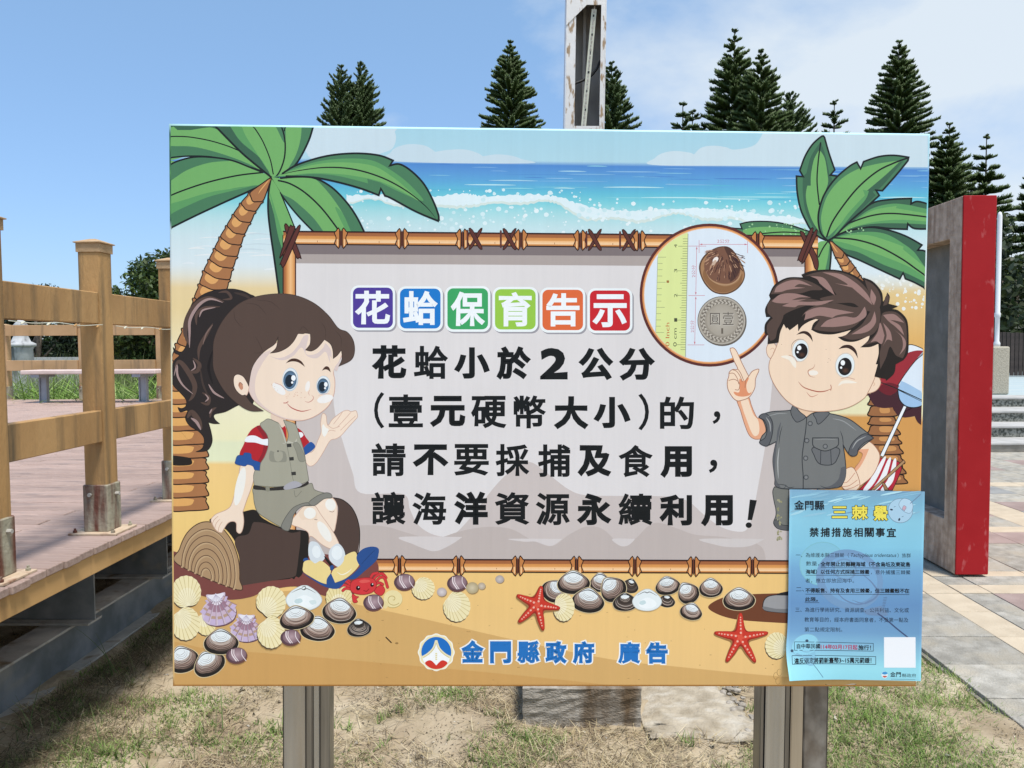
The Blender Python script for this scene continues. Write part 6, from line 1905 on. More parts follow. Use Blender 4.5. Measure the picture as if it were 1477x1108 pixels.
gl.fill('848,612! 880,583 920,578 960,598 985,637! 940,606 900,598 870,603', '4A3228', ZG)
gl.fill('1104,664! 1130,634 1155,640 1168,676! 1145,658 1125,656', '4A3228', ZG)
gl.ell(800, 793, 58, 27, 'EFEDE9', 42, ZG); gl.line('770,750 815,768 848,800', .7, 'C88F80', ZG)
gl.ell(1128, 865, 58, 28, 'F1EEEA', -14, ZG); gl.line('1080,840 1120,828 1160,828', .6, 'D8B0A4', ZG)
gl.ell(1003, 775, 16, 38, 'F1ECE6', 12, ZG)
gl.line('1018,800 1010,825 1020,842', .7, 'D3A08F', ZG, taper=1)
gl.line('982,880 1010,888 1038,872 1044,850 1030,838', 1.0, 'C07C70', ZG, taper=1)
gl.line('855,893 890,928 960,952 1030,938', 1.5, 'B5564E', ZG, taper=1); gl.line('833,893 850,893 864,884', 1.1, 'B5564E', ZG)
for k in range(16):
    gl.ell(ra.uniform(850, 985), ra.uniform(815, 870), 3, 3, 'D9AE93', fr=ZG, n=6)
for k in range(6): gl.ell(ra.uniform(740, 790), ra.uniform(760, 810), 2.5, 2.5, 'D9AE93', fr=ZG, n=6)
gl.build()

# ---- boy
bo = Art('printed_boy', 0.0040, 'printed cartoon boy in a grey shirt pointing up')
BS, BO = 'F3D9BE', 'E7A985'
# measuring disc first: it lies behind the boy
cr_ = Art('printed_measuring_disc', 0.0032, 'round picture of ruler, clam and coin')
def circ(r1, r2, n=72):
    a = np.linspace(0, 2 * math.pi, n, endpoint=False)
    return np.stack([1023.4 + r1 * np.cos(a), 425.7 + r2 * np.sin(a)], 1)
cr_.poly(circ(100.8, 103.2), '5C2D2A'); cr_.poly(circ(97.0, 99.3), 'D98F55'); cr_.poly(circ(95.2, 97.5), 'EDB98A'); cr_.poly(circ(94.0, 96.2), 'DCE7F0')
CI = circ(93.8, 96.0, 200)
P = [p for p in CI if 946 <= p[0] <= 991 and p[1] < 425][::1]
rul_top = sorted([p for p in CI if p[0] <= 992.4 and p[1] < 372 and p[0] > 948.6], key=lambda q: q[0])
rul_bot = sorted([p for p in CI if p[0] <= 988.6 and p[1] > 470 and p[0] > 946.0], key=lambda q: -q[0])
cr_.poly(np.array([[948.7, 371.5]] + [list(q) for q in rul_top] + [[992.5, 337.5], [988.7, 514.5]] + [list(q) for q in rul_bot] + [[945.7, 480]]), 'DCE79C')
cr_.rib([(992.5, 337.5), (988.7, 514.5)], 1.0, '9AA39A'); cr_.rib([(948.7, 371.5), (945.7, 479)], .8, 'A9B59A')
for k in range(-2, 50):
    y = 497.2 - k * 3.55
    if y > 511 or y < 342: continue
    xe = 992.2 - .0215 * (y - 337.5)
    l_ = 13.5 if k % 10 == 0 else (9.5 if k % 5 == 0 else 7)
    cr_.rib([(xe, y), (xe - l_, y)], .55, '5F6650')
for k in range(0, 14):
    y = 371 + k * 9.05
    if y > 488: continue
    xe = 948.8 - .0277 * (y - 371.5)
    cr_.rib([(xe, y), (xe + (12 if k % 4 == 0 else 7), y)], .5, '7A8268')
def vtext(art, s_, x0_, x1_, yb0, yt0, col, off=0.0, spacing=1.0):
    """text running upwards: its baseline at x1_, from yb0 up to yt0"""
    V0, F0 = glyph(s_, 0.0, 0.0, spacing)
    lo, hi = V0.min(0), V0.max(0)
    a = (V0 - lo) / (hi - lo)
    art.put(np.stack([x1_ - a[:, 1] * (x1_ - x0_), yb0 + a[:, 0] * (yt0 - yb0)], 1), F0, col)
for s_, y in (('4', 354.8), ('3', 390.4), ('2', 426.2), ('1', 461.5)): vtext(cr_, s_, 972.4, 976.8, y + 2.6, y - 2.6, '4A503C', .01)
vtext(cr_, '0 cm', 971, 976, 499.8, 473.5, '4A503C', .006)
vtext(cr_, '0 Inch', 960, 965.5, 499.5, 465.5, 'C4683C', .006)
vtext(cr_, '1', 961.5, 965, 408, 404.5, 'A0703C', .006)
RD = 'C76A7C'
for a in ([(1009, 352.5), (1078, 352.5)], [(1008.4, 346.5), (1008.4, 365)], [(1078.3, 348), (1078.3, 365)], [(993, 355), (1018.5, 355)], [(993, 426.3), (1016.7, 426.3)], [(991.5, 497.5), (1015.7, 497.5)], [(1005, 356), (1003.6, 425)], [(1003.6, 428), (1002, 496)]):
    cr_.rib(a, .6, RD)
for x, y, dx_, dy_ in ((1009, 352.5, 1, 0), (1078, 352.5, -1, 0), (1005, 355.5, 0, 1), (1003.6, 425.6, 0, -1), (1003.6, 427.5, 0, 1), (1002, 497, 0, -1)):
    cr_.put(np.array([(x, y), (x + dx_ * 4 + dy_ * 1.2, y + dy_ * 4 + dx_ * 1.2), (x + dx_ * 4 - dy_ * 1.2, y + dy_ * 4 - dx_ * 1.2)]), [(0, 1, 2)], RD)
text(cr_, '2公分', 1034.5, 1052, 345, 350.6, 'C8788A', off=-0.004)
vtext(cr_, '2公分', 997.6, 1003.2, 400, 382.5, 'C8788A', -0.004); vtext(cr_, '2公分', 995.8, 1001.2, 479.5, 462, 'C8788A', -0.004)
# clam photo
cr_.fill('880,278 930,285 975,320 1020,385 1062,470 1075,540 1050,610 990,672 900,706 800,690 725,625 680,540 666,460 690,390 745,330 820,290', '5B3F2C', ZC)
cr_.fill('885,290 960,320 1010,385 1052,470 1066,540 1040,605 985,660 900,694 805,680 735,618 692,540 680,465 700,400 755,340 830,300', 'A67E5A', ZC)
cr_.fill('720,480 760,570 850,625 930,630 1010,590 1050,520 1040,600 985,655 900,688 810,674 740,612 700,540', '8C6544', ZC)
cr_.fill('872,285 930,290 965,320 1005,380 1035,470 1010,560 950,605 870,608 790,580 730,520 712,450 735,370 800,310', '7A5543', ZC)
cr_.fill('890,285 945,295 975,340 1020,420 1028,490 990,560 940,590 960,480 930,380', '523830', ZC)
um = np.array([895., 305.])
for k in range(190):
    a = R(ra.uniform(20, 178)); r0_ = ra.uniform(60, 270); L_ = ra.uniform(15, 60)
    rmax = 190 + 120 * math.sin(a) ** 2
    if r0_ + L_ > rmax: continue
    p0 = um + np.array([math.cos(a), math.sin(a)]) * r0_; p1 = um + np.array([math.cos(a), math.sin(a)]) * (r0_ + L_)
    cr_.line([tuple(p0), tuple(p1)], ra.uniform(.5, 1.1), ra.choice(['4B2F2A', '5B3C33', 'C49B7C', 'B58C70', '38232A']), ZC)
cr_.line('725,500 770,575 860,618 950,612 1020,560 1040,490', 1.3, 'B99472', ZC, taper=1)
cr_.ell(812, 400, 20, 32, 'F0E8E0', 40, ZC, n=14); cr_.ell(800, 425, 30, 14, 'C9AE98', -50, ZC, n=14)
# coin
X0, Y0 = 1041, 462.6
cr_.ell(X0 + .7, Y0 + 1.2, 35.2, 35.4, '6A6257', n=48); cr_.ell(X0, Y0, 35, 35.2, '57504A', n=48); cr_.ell(X0, Y0, 34.1, 34.3, 'B3AC9F', n=48)
cr_.ell(X0, Y0, 31.6, 31.8, '7B746A', n=48); cr_.ell(X0, Y0, 31, 31.2, 'A29A8D', n=48)
for k in range(60):
    a = 2 * math.pi * k / 60
    for rr0, s in ((24.6, 1), (27.8, -1)):
        cr_.rib([(X0 + rr0 * math.cos(a), Y0 + rr0 * math.sin(a)), (X0 + (rr0 + 1.6) * math.cos(a + s * .08), Y0 + (rr0 + 1.6) * math.sin(a + s * .08)), (X0 + (rr0 + 3.0) * math.cos(a + s * .02), Y0 + (rr0 + 3.0) * math.sin(a + s * .02))], .8, '5E574F' if (k + s) % 2 else 'CFC8BB')
cr_.ell(X0, Y0, 23.2, 23.4, '9F978A', n=48); cr_.ell(X0 + .6, Y0 - .5, 22.4, 22.5, 'B9B2A5', n=48, c2='A79F92')
text(cr_, '圓', 1024.4, 1039.1, 452.0, 469.4, 'D5CFC3', off=.006); text(cr_, '圓', 1024, 1038.6, 451.5, 468.8, '5E574F', off=.002)
text(cr_, '壹', 1042.9, 1058.8, 450.5, 469.4, 'D5CFC3', off=.006); text(cr_, '壹', 1042.4, 1058.2, 450, 468.8, '5E574F', off=.002)
text(cr_, '1', 1040.2, 1043, 473.4, 481.4, '6A6257')
cr_.build()

# boy body
bo.fill('378,700! 480,712! 478,1010! 430,1005 392,990 372,955 388,905 388,860 375,800 366,735', '787973', ZD, '3C3F42', 1.2)
bo.fill('372,945 400,935 430,968 478,975! 478,1010! 430,1005 392,990', '5F6062', ZD, '3C3F42', 1.0)
for k in range(26):
    a, b = ra.uniform(398, 432), ra.uniform(790, 1080)
    bo.ell(a, b, ra.uniform(3, 9), ra.uniform(5, 14), ra.choice(['8E8D6C', '98956F', 'A39F80']), ra.uniform(-30, 30), ZD, n=7)
# raised arm
bo.fill('112,70 190,60 215,120 235,170 262,212 308,190 328,260 312,345 262,362 225,355 195,325 165,250 138,160', BO, ZD, 'A8735A', 1.0)
bo.fill('140,80 185,70 208,130 232,190 262,225 272,290 262,330 235,338 210,300 180,220 155,150', BS, ZD)
bo.fill('64,662 72,650 90,650 112,676 150,760 196,850! 222,815 262,799 268,812 245,868 240,930 215,980 190,1005 150,1020 115,1024 82,1000 50,945 44,890 55,850 58,822 82,802 118,798 92,740', BS, ZH, 'A8735A', 1.0)
bo.fill('130,870 160,885 195,858 190,920 215,960 200,985 150,995 105,985 90,960 130,960', 'E0946C', ZH)
bo.fill('200,862 225,822 255,808 238,870 232,925 205,970 185,955 180,910', BS, ZH)
for p in ('60,830 90,830 115,865 125,905', '55,880 95,872 130,900 125,945 100,945', '85,805 110,815 135,850 150,890', '120,800 140,830 160,880', '195,852 175,880 170,930'):
    bo.line(p, .9, 'A8735A', ZH)
# akimbo arm
bo.fill('960,425 1000,380 1045,375 1095,415 1127,480 1105,565 1060,635 985,695! 962,620 948,572 985,520 1005,465 965,440', BS, ZD, 'A8735A', 1.0)
bo.fill('965,440 1000,432 1050,430! 1020,500 985,560 955,590 948,572 985,520 1005,465', BO, ZD)
bo.fill('838,655 865,590 915,560 945,572 972,625 985,690 960,725! 880,720 850,682', BS, ZD, 'A8735A', 1.0)
for p in ('850,668 895,665 950,600', '862,698 910,690 968,650', '890,718 935,705 978,682'):
    bo.line(p, .8, 'C07F66', ZD)
# neck and shirt
bo.fill('540,90 560,165 608,200 655,170 700,100', 'E8C6A6', ZD)
SG, SD, SI, SL_ = '767877', '5E6064', '36393D', '999B9A'
bo.fill('495,155 520,122 556,165 605,208! 665,172 765,178 900,215 1000,285 1072,345 1075,358 1020,400 975,440 940,482 905,465 865,400! 880,500 885,600 868,665 820,705 600,714 440,712 385,690 382,640 368,520 378,440 392,378! 335,405 295,402 275,385 290,340 320,300 300,230 270,205 310,180 370,165', SG, ZD, SI, 1.4)
bo.fill('860,300 866,400 880,500 885,600 868,665 820,705 700,712 780,690 835,640 850,560 835,640 842,480', SD, ZD)
bo.fill('392,378! 400,300 425,240 410,330 396,400 385,520 388,640 420,700 385,690 382,640 368,520 378,440', SD, ZD)
bo.line('412,420 402,520 406,640', 1.6, 'B4B6B4', ZD, taper=1)
bo.line('435,265 418,330 410,400', 1.0, SI, ZD, taper=1)
bo.line('845,300 862,350 868,420', 1.1, SI, ZD, taper=1)
bo.fill('268,205 300,180 340,195 366,250 362,330 335,405 295,405 272,380 312,350 326,290 308,230', SD, ZD, SI, 1.2)
bo.line('318,205 345,250 350,310', 1.6, 'A6A8A6', ZD, taper=1)
bo.fill('905,462 925,400 975,345 1025,322 1072,345 1075,358 1020,385 975,430 965,470 938,482', SD, ZD, SI, 1.2)
bo.line('930,430 965,375 1030,340', 1.6, 'A6A8A6', ZD, taper=1)
bo.line('790,215 870,235 960,300', 1.4, SL_, ZD, taper=1); bo.line('330,200 400,180 470,180', 1.2, SL_, ZD, taper=1)
bo.fill('495,155 518,120 556,165 600,205 545,240 520,225 500,190', '686A6C', ZD, SI, 1.1)
bo.fill('655,180 700,168 768,172 740,215 690,255 672,215', '686A6C', ZD, SI, 1.1)
bo.line('608,208 600,300 585,400 575,500 582,620 582,712', 1.3, SI, ZD)
for a, b in ((632, 250), (608, 371), (600, 496), (603, 632)):
    bo.ell(a, b, 18, 18, SI, fr=ZD, n=16); bo.ell(a, b, 14, 14, '8C8E8E', fr=ZD, n=16, c2='6A6C6E')
bo.fill('655,420 662,480 690,530 735,545 790,540 822,505 832,425', '6C6E70', ZD, SI, 1.2)
bo.line('708,440 705,535', 1.0, SI, ZD); bo.line('778,440 782,540', 1.0, SI, ZD)
bo.fill('650,352! 832,352! 832,400 800,425 740,445 685,430 652,405', SG, ZD, SI, 1.3)
bo.ell(739, 412, 18, 18, SI, fr=ZD, n=16); bo.ell(739, 412, 14, 14, '8C8E8E', fr=ZD, n=16, c2='6A6C6E')
bo.line('660,365 740,360 820,365', .8, SL_, ZD, taper=1)
bo.line('395,680 460,690 440,712', 1.0, SI, ZD, taper=1); bo.line('520,700 480,705 455,685', 1.0, SI, ZD, taper=1); bo.line('700,690 760,712 820,700', 1.0, SI, ZD, taper=1)
# head
bo.fill('392,640 370,612 345,612 324,645 326,690 345,720 370,722 392,690', BS, ZH, 'BD927A', .9)
bo.line('350,660 368,650 380,665 370,685', .8, 'DDB090', ZH)
bo.fill('1060,855 1085,842 1120,858 1133,900 1105,948 1050,970 1010,960', BS, ZH, 'BD927A', .9)
bo.line('1060,905 1080,895 1092,905 1080,920', .8, 'DDB090', ZH)
bo.fill('402,610 420,500 560,430 900,430 1115,600 1115,760 1095,850 1050,950 1010,1010 900,1072 760,1098 600,1092 480,1035 390,930 345,830 343,750 372,690', BS, ZH, 'BD927A', 1.0)
HBK, HBR, HPK = '28221F', '56453E', '9B7B74'
bo.fill('340,275! 380,200 470,150 582,148! 570,128! 650,100 800,93 920,120 1015,178! 1008,148! 1080,178 1140,250 1150,320! 1165,300 1180,255! 1198,285 1190,335! 1258,352! 1215,372! 1262,385 1320,450 1332,560! 1328,680 1295,735! 1240,765! 1228,830 1172,882! 1168,868! 1130,862! 1088,852! 1112,765! 1098,765! 1118,690 1116,620! 1060,642 988,645! 1040,600 1055,560! 960,602 880,602 828,572! 880,560 922,522! 800,552 700,547 640,520! 660,470 722,430! 640,455 580,490 548,532! 545,480! 520,500 485,525! 480,490! 462,512! 445,480! 420,540 408,612! 330,622! 334,560! 308,545! 312,480 350,430! 320,430! 313,370 350,300!', HBK, ZH)
def lockp(p, c): bo.fill(p, c, ZH)
lockp('352,268! 390,210 470,162 560,158 660,190 720,235 640,240 560,262 470,262', HBR)
lockp('330,400! 335,330 400,290 520,280 640,300 760,330 620,345 500,385 440,420 400,470! 360,430', HBR)
lockp('325,535! 330,480 380,430 440,410 430,460 400,520 385,580 350,600!', HBR)
lockp('590,140! 680,112 800,105 920,135 1010,200 1080,300 1120,400 1000,370 930,330 800,330 700,300 820,270! 740,180 640,140', HBR)
lockp('1020,165! 1075,195 1120,250 1135,330 1090,420 1075,300 1040,230', HBR)
lockp('560,470! 590,400 680,345 800,330 960,360 1050,330 1020,420 940,500 830,532 720,530 655,515! 700,450! 630,440', HBR)
lockp('850,570! 920,540 1000,480 1060,390 1120,350 1130,450 1090,540 1000,580 920,590', HBR)
lockp('1015,628! 1090,560 1130,470 1150,400 1240,395 1305,460 1318,560 1310,670 1290,722! 1240,700 1200,640 1170,720 1130,800! 1125,700 1130,610', HBR)
lockp('1165,290! 1182,262! 1192,300 1180,340! 1150,350!', HBR)
for p in ('378,255! 400,210 480,172 560,170 650,212! 560,195 520,215! 600,222! 480,235 430,250', '360,318! 420,270 520,262 640,292! 560,290 500,310! 610,302! 480,330 400,330', '432,352! 520,320 640,322 802,308! 700,345 560,345 520,360',
          '632,140! 720,148 770,200 808,275! 740,225 700,190! 680,160', '720,112! 850,125 960,190 1040,270 1075,345! 1000,280 930,220! 810,190! 900,200 820,150', '578,455! 600,395 700,360 820,375 945,398! 830,415 790,435! 700,420 640,435',
          '705,498! 760,450 870,425 960,430 1020,355! 1030,420 960,470 890,490! 800,500', '925,552! 1000,505 1060,460 1090,388! 1100,460 1060,520 1000,545', '1060,610! 1110,540 1130,470 1160,560! 1140,620 1100,600', '1065,230! 1100,290 1085,345! 1060,300',
          '1150,415! 1230,410 1300,470! 1240,455 1200,450! 1270,490 1300,560! 1240,500 1190,460', '1150,635! 1175,560 1150,470! 1200,530 1215,600! 1180,590', '1265,700! 1290,640 1280,570 1230,520! 1300,580 1310,640'):
    lockp(p, HPK)
for p in ('445,480! 460,420 520,385 600,350! 540,400 510,470 485,520!', '548,525! 560,450 600,400! 590,450'):
    lockp(p, HBK)
# eyes
for ex, ey, rx_, ry_, px_, py2, prx, pry in ((563, 668, 62, 82, 569, 672, 46, 56), (880, 772, 72, 90, 879, 781, 49, 63)):
    bo.ell(ex, ey, rx_, ry_, 'D9CBBB', 8, ZH); bo.ell(ex, ey, rx_ * .9, ry_ * .92, 'E4EDEE', 8, ZH)
    bo.ell(px_, py2, prx, pry, '1F1B1C', 6, ZH); bo.ell(px_ + 4, py2 + pry * .45, prx * .6, pry * .38, '5A3C2E', 0, ZH, c2='1F1B1C')
    bo.ell(px_ - prx * .3, py2 - pry * .42, prx * .32, pry * .30, 'F6F9FA', 0, ZH, n=12); bo.ell(px_ - prx * .55, py2 + pry * .12, prx * .17, pry * .14, 'F6F9FA', 0, ZH, n=9)
bo.line('498,670 505,620 545,588 590,590', .8, '8F7C70', ZH, taper=1)
bo.fill('534,556! 570,532 610,532 640,560 652,607! 625,570 590,548 560,550', '3A2924', ZH)
bo.fill('833,658! 870,630 920,630 958,665 972,725! 945,680 905,652 870,650', '3A2924', ZH)
bo.line('666,762 655,790 618,812 630,848 668,858', 1.1, 'B97F68', ZH, taper=1)
bo.ell(655, 826, 34, 18, 'F5EDE0', 0, ZH)
bo.line('548,888 590,930 680,958 740,955 785,937', 1.6, 'AE5C46', ZH, taper=1); bo.line('778,912 782,930 778,950', 1.0, 'AE5C46', ZH)
bo.line('606,962 640,995 690,978', 1.1, 'C98A74', ZH, taper=1)
bo.fill('425,712 460,702 500,712 530,745 530,790 510,775 480,735', 'F5ECDC', ZH); bo.line('480,700 520,715 540,750', .8, 'C89A84', ZH)
bo.fill('832,918 855,885 905,878 965,895 930,900 870,902', 'F5ECDC', ZH); bo.line('850,868 900,860 950,872', .8, 'C89A84', ZH)
for a, b in ((745, 660), (765, 725), (775, 735), (430, 625), (758, 750)): bo.ell(a, b, 2.5, 2.5, '9A7B66', fr=ZH, n=6)
bo.build()
bgd.build()

# ================================================================ paper notice taped over the board
vcmat('paper', rough=0.55, spec=0.3)
nroot = empty('paper_notice', sroot.location.copy(), 'blue paper notice stuck over the lower right corner of the board, one corner curling', 'paper notice')
nroot.rotation_euler = sroot.rotation_euler
PC = [(1137.7, 705.2), (1331.8, 708.2), (1326, 980.8), (1133.8, 977)]
def curl(u, v):
    """paper relief in metres in front of the board"""
    c = 0.0060 + 0.0004 * math.sin(u * 9 + v * 4) * v + 0.0003 * math.sin(v * 14)
    a = max(0.0, v - 0.70) / .30 * max(0.0, 0.42 - u) / .42
    return c + 0.016 * a ** 1.6
def pap(u, v):
    (x0_, y0_), (x1_, y1_), (x2_, y2_), (x3_, y3_) = PC
    x = (x0_ * (1 - u) + x1_ * u) * (1 - v) + (x3_ * (1 - u) + x2_ * u) * v
    y = (y0_ * (1 - u) + y1_ * u) * (1 - v) + (y3_ * (1 - u) + y2_ * u) * v
    if u < .5: x -= 5.0 * math.exp(-((v - .86) / .10) ** 2) * (1 - 2 * u) * .6 - 3.0 * max(0, v - .93) * (1 - 2 * u) * 10 * .1
    return x, y
def uvof(x, y):
    u = (x - 1137.7) / 194.0; v = (y - 706) / 273.0
    for _ in range(4):
        a, b = pap(u, v)
        u += (x - a) / 194.0; v += (y - b) / 273.0
    return u, v
def pcol(u, v):
    c = np.array(hexc('8FC6D9'))
    st = [(0, '7FA9C4'), (.06, '7DB3CC'), (.16, '8CC9DE'), (.30, '86C6DE'), (.42, '74A8CE'), (.60, '6793C0'), (.75, '719FC6'), (.85, '8CC3DA'), (.94, '9ADCE8'), (1.0, '93D6E4')]
    c = ramp(v, st)
    c = c * (1 + 0.05 * math.sin(u * 17 + v * 9) * math.exp(-v * 4)) * (1 - .12 * max(0, u - .55) * (1 if v > .3 else 0) * (1 if v < .9 else .3))
    return c
NU, NV = 44, 60
V, F, C = [], [], []
for j in range(NV + 1):
    for i in range(NU + 1):
        u, v = i / NU, j / NV
        b = d2b([pap(u, v)])[0]
        V.append((b[0], -curl(u, v), b[1])); C.append(pcol(u, v) * (1 if 0 < i < NU else 1.15))
for j in range(NV):
    for i in range(NU):
        a = j * (NU + 1) + i
        F.append((a, a + 1, a + NU + 2, a + NU + 1))
me = arr_mesh('sheet', V, F, C, smooth=True); me.materials.append(MATS['paper'])
o = bpy.data.objects.new('sheet', me); COL.objects.link(o); o.parent = nroot
class PaperArt(Art):
    grid = np.zeros((1200, 1200), np.int32)
    def put(s, P, faces, col):
        P = [tuple(p) for p in np.asarray(P, float)]
        isarr = isinstance(col, np.ndarray) and col.ndim == 2
        CC = [np.array(c) for c in col] if isarr else None
        out_, st = [], [tuple(f) for f in faces]
        while st:
            f = st.pop()
            q = np.array([P[i] for i in f])
            if (q.max(0) - q.min(0)).max() < 9 or (len(f) > 4 and len(f) < 20) or len(out_) > 6000: out_.append(f); continue
            if len(f) > 3:
                for i in range(1, len(f) - 1): st.append((f[0], f[i], f[i + 1]))
                continue
            n_ = len(P)
            for i in range(3):
                a, b = f[i], f[(i + 1) % 3]
                P.append(((P[a][0] + P[b][0]) / 2, (P[a][1] + P[b][1]) / 2))
                if isarr: CC.append((CC[a] + CC[b]) / 2)
            st += [(f[0], n_, n_ + 2), (n_, f[1], n_ + 1), (n_ + 2, n_ + 1, f[2]), (n_, n_ + 1, n_ + 2)]
        n0 = len(s.V)
        Art.put(s, np.array(P), out_, np.array(CC) if isarr else col)
        W_ = s.V[n0]
        W_[:, 1] = [-(curl(*uvof(a, b))) - s.z for a, b in P]
    def build(s, parent=None):
        o = Art.build(s, nroot); o.data.materials[0] = MATS['paper']; return o
pa = PaperArt('printed_picture', 0.00005, 'faint horseshoe crab drawings on the notice')
ZP, ZP2 = T(1100, 700, 6.1542), T(1100, 830, 6.1542)
for k in range(34):
    x = ra.uniform(232, 1300); y = 55 + ra.random() ** 1.5 * 200; l = ra.uniform(80, 260)
    l = min(l, 1400 - x)
    c = ra.choice(['A5D3E2', '93C4D8', '6E98B6', '88B6CC', 'B4DEE8'])
    pa.line([(x, y + 25), (x + l * .5, y + 6), (x + l, y - 10)], ra.uniform(1.0, 3.4), c, ZP, taper=1)
pa.ell(520, 690, 205, 195, '80BCCB', -15, ZP); pa.ell(520, 690, 196, 186, '84C0D6', -15, ZP)
pa.ell(760, 830, 300, 262, '7499BE', 20, ZP, n=40); pa.ell(770, 830, 240, 205, '78A6CD', 20, ZP, n=40); pa.ell(720, 740, 105, 95, '7398BC', 20, ZP); pa.ell(720, 740, 90, 80, '7CAACC', 20, ZP)
pa.line('870,780 960,860 1010,960 900,1040 780,1010', 2.5, '6A86AA', ZP, taper=1); pa.line('640,930 720,1010 850,1050 960,1000', 2.0, '6A86AA', ZP, taper=1)
for k in range(9): pa.rib(ZP([(1060 - k * 2, 990 + k * 14), (1092 - k * 3, 986 + k * 14)]), .8, '5C7696')
pa.fill('880,1100! 1040,1060! 1100,1140 1040,1150 920,1140', '6F8DB0', ZP)
pa.line('1010,1130 1080,1180 1180,1265 1275,1340', 2.0, '3F5276', ZP, taper=0)
pa.ell(1210, 220, 112, 110, '7A96A8', 0, ZP, n=32); pa.ell(1210, 220, 107, 105, 'A9CCE0', 0, ZP, n=32)
pa.fill('1200,150 1240,112 1300,130 1322,180 1300,240 1250,232 1205,190', 'B4D2E4', ZP, '6E8AA0', .6)
pa.fill('1225,205! 1240,175 1262,190 1245,222!', 'C9A6B4', ZP, '6E7A90', .5)
pa.line('1298,155 1340,120 1390,75', 1.0, '6E86A0', ZP); pa.ell(1131, 211, 14, 8, '2C3A4A', 10, ZP, n=10); pa.ell(1200, 298, 9, 14, '2C3A4A', 20, ZP, n=10)
pa.line('1152,188 1168,182', .7, '5E7890', ZP); pa.line('1222,276 1238,268', .7, '5E7890', ZP)
pa.ell(365, 610, 128, 96, '84B4CC', -20, ZP2, n=30); pa.ell(365, 610, 122, 90, '8ECBE0', -20, ZP2, n=30); pa.ell(400, 700, 60, 90, '86BCD4', -15, ZP2)
pa.line('430,770 470,820 520,890', .9, '5E88A4', ZP2); pa.ell(382, 570, 15, 12, '3E5468', 0, ZP2, n=10); pa.ell(246, 655, 14, 13, '3E5468', 0, ZP2, n=10)
pa.poly(rrect(1273.2, 917.8, 1318.6, 961.6, .4, 2), 'EEF1F4')
pa.ell(1274, 972, 4.6, 5, 'DCEBEF'); pa.fill([(1270, 970), (1272.5, 967.6), (1276, 967.6), (1278.4, 970), (1274.2, 971.6)], '3C94CC'); pa.fill([(1270.8, 974), (1274.2, 973.2), (1277.6, 974), (1274.2, 976)], 'C4584A')
for k, (y, h_) in enumerate(((924, 13.2), (943, 13.2))):
    x0_, x1_ = ((1143.6, 1257.7), (1139.6, 1261.2))[k]
    pa.rib([(x0_, y), (x1_, y + 2.6), (x1_, y + 2.6 + h_ - 2), (x0_, y + h_ - 1.4), (x0_, y)], .75, '2E4356', closed=False)
pa.build()
pt = PaperArt('printed_text', 0.0006, 'title and rules printed on the notice')
NK = '10161C'
text(pt, '金門縣', 1144, 1187.3, 728.5, 742.5 - 7, '5F8CA6', off=.01)
text(pt, '金門縣', 1144, 1187.3, 721, 734.5, NK, off=.022)
for ch, x0_, x1_, y0_, y1_ in (('三', 1198.3, 1220.2, 729.6, 746.5), ('棘', 1227, 1249.8, 728.2, 748.6), ('鱟', 1258, 1278.2, 728.5, 750)):
    text(pt, ch, x0_, x1_, y0_, y1_, '3A3A1C', off=.03, grow=.035); text(pt, ch, x0_, x1_, y0_, y1_, 'EFE05A', off=.024)
for i, ch in enumerate('禁捕措施相關事宜'):
    x0_ = 1166 + i * 15.85
    text(pt, ch, x0_, x0_ + 13.4, 760 + i * .05, 773.5 + i * .05, NK, off=.026)
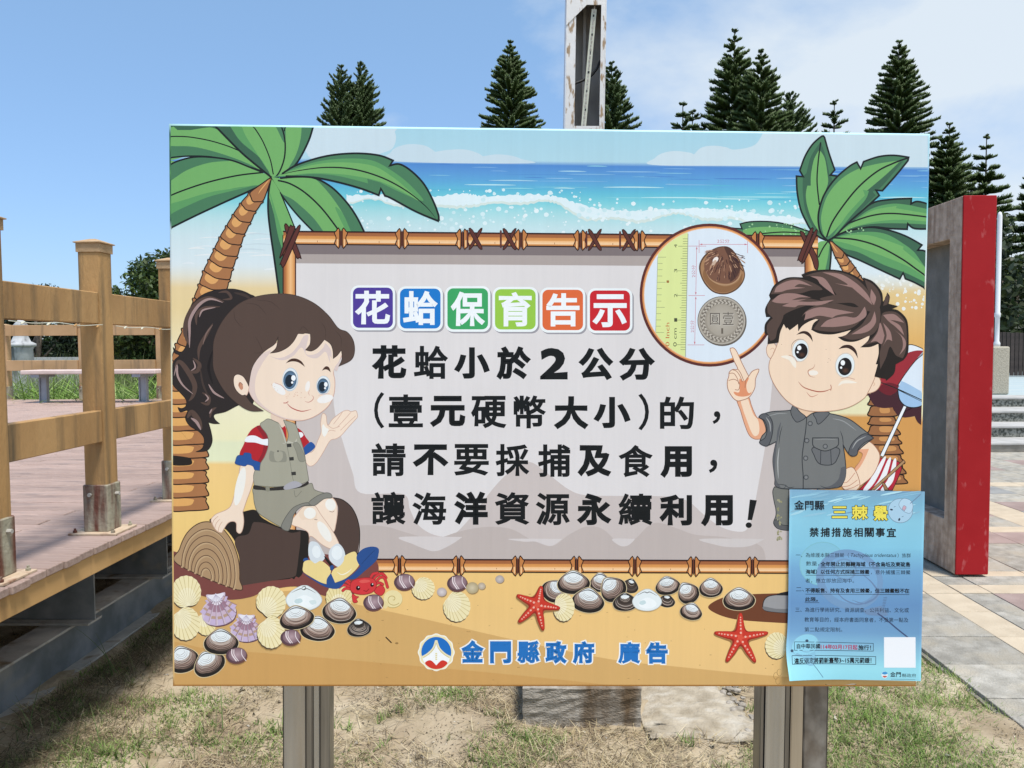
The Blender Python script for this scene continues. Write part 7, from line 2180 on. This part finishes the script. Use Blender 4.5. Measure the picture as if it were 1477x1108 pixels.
for s_, x0_, x1_, y0_, y1_, o_ in (('一、為維護本縣三棘鱟（', 1146.5, 1223, 796.2, 803, .0), ('Tachypleus tridentatus', 1225.5, 1291, 797, 803.8, .0), ('）族群', 1292.5, 1311.8, 797, 803.4, 0), ('數量，', 1161, 1180, 808.6, 815.2, 0), ('全年禁止於縣轄海域（不含烏坵及東碇島', 1182, 1311, 809, 816.2, .022),
                                   ('海域）以任何方式採捕三棘鱟', 1160.5, 1252, 820.2, 827, .022), ('，意外捕獲三棘鱟', 1254, 1311, 821, 827.6, 0), ('者，應立即放回海中。', 1160, 1230, 833, 839.6, 0),
                                   ('二、', 1146.5, 1158, 846, 852, 0), ('不得販售、持有及食用三棘鱟，但三棘鱟殼不在', 1160, 1309.5, 847, 854, .022), ('此限。', 1159.5, 1178, 860, 866.6, .022),
                                   ('三、為進行學術研究、資源調查、公共利益、文化或', 1145.5, 1308.8, 874.8, 881.6, 0), ('教育等目的，經本府書面同意者，不受第一點及', 1158.8, 1308.2, 889, 896, 0), ('第二點規定限制。', 1158.8, 1213, 903.4, 910, 0),
                                   ('自中華民國', 1147, 1181, 926.8, 933.8, .018), ('施行！', 1236, 1254.5, 929, 936.2, .018), ('違反規定將罰新臺幣3~15萬元罰鍰！', 1142.5, 1255, 946.5, 954.6, .018), ('金門', 1282, 1297.5, 967.6, 975, .012), ('縣政府', 1299, 1319, 970, 975.4, .0)):
    text(pt, s_, x0_, x1_, y0_, y1_, NK, off=o_ + .004, rise=0.004, shear=.25 if s_[0] == 'T' else 0)
text(pt, '114年03月17日起', 1182, 1235, 927.6, 934.8, 'B52A52', off=.018, rise=.02)
for a, b, y in ((1182, 1311, 817.8), (1160.5, 1252, 828.6), (1160, 1309.5, 855.8), (1159, 1180, 868)):
    pt.rib([(a, y), (b, y + (b - a) * .004)], .6, '1E2832')
pt.rib([(1283, 978), (1318, 978.6)], .4, '3E5468')
pt.build()
# torn strip of film at the bottom edge of the board, right of the middle
tf = Art('torn_film', 0.0008, 'torn scraped film at the lower right edge of the board')
tf.fill('555,965! 640,972 740,968 800,958! 830,966 760,984 640,992 590,985!', 'D9CBB0', ZP2); tf.line('555,965 600,985 700,992 800,975 830,966', .8, '6B4A2C', ZP2)
tf.line('600,975 700,980 790,966', .9, 'F1EBDD', ZP2, taper=1)
tf.build()
# curling stains on the board
stn = Art('weather_stain', 0.0044, 'brown weather stains on the lower board edge')
for (x0_, y0_) in ((1122, 982), (1119, 975), (1124, 970)):
    a = np.linspace(0, 5.5, 14)
    stn.rib(np.stack([x0_ + 3.5 * np.cos(a), y0_ + 5 * np.sin(a)], 1), .7, 'A07C4C', taper=1)
stn.build()
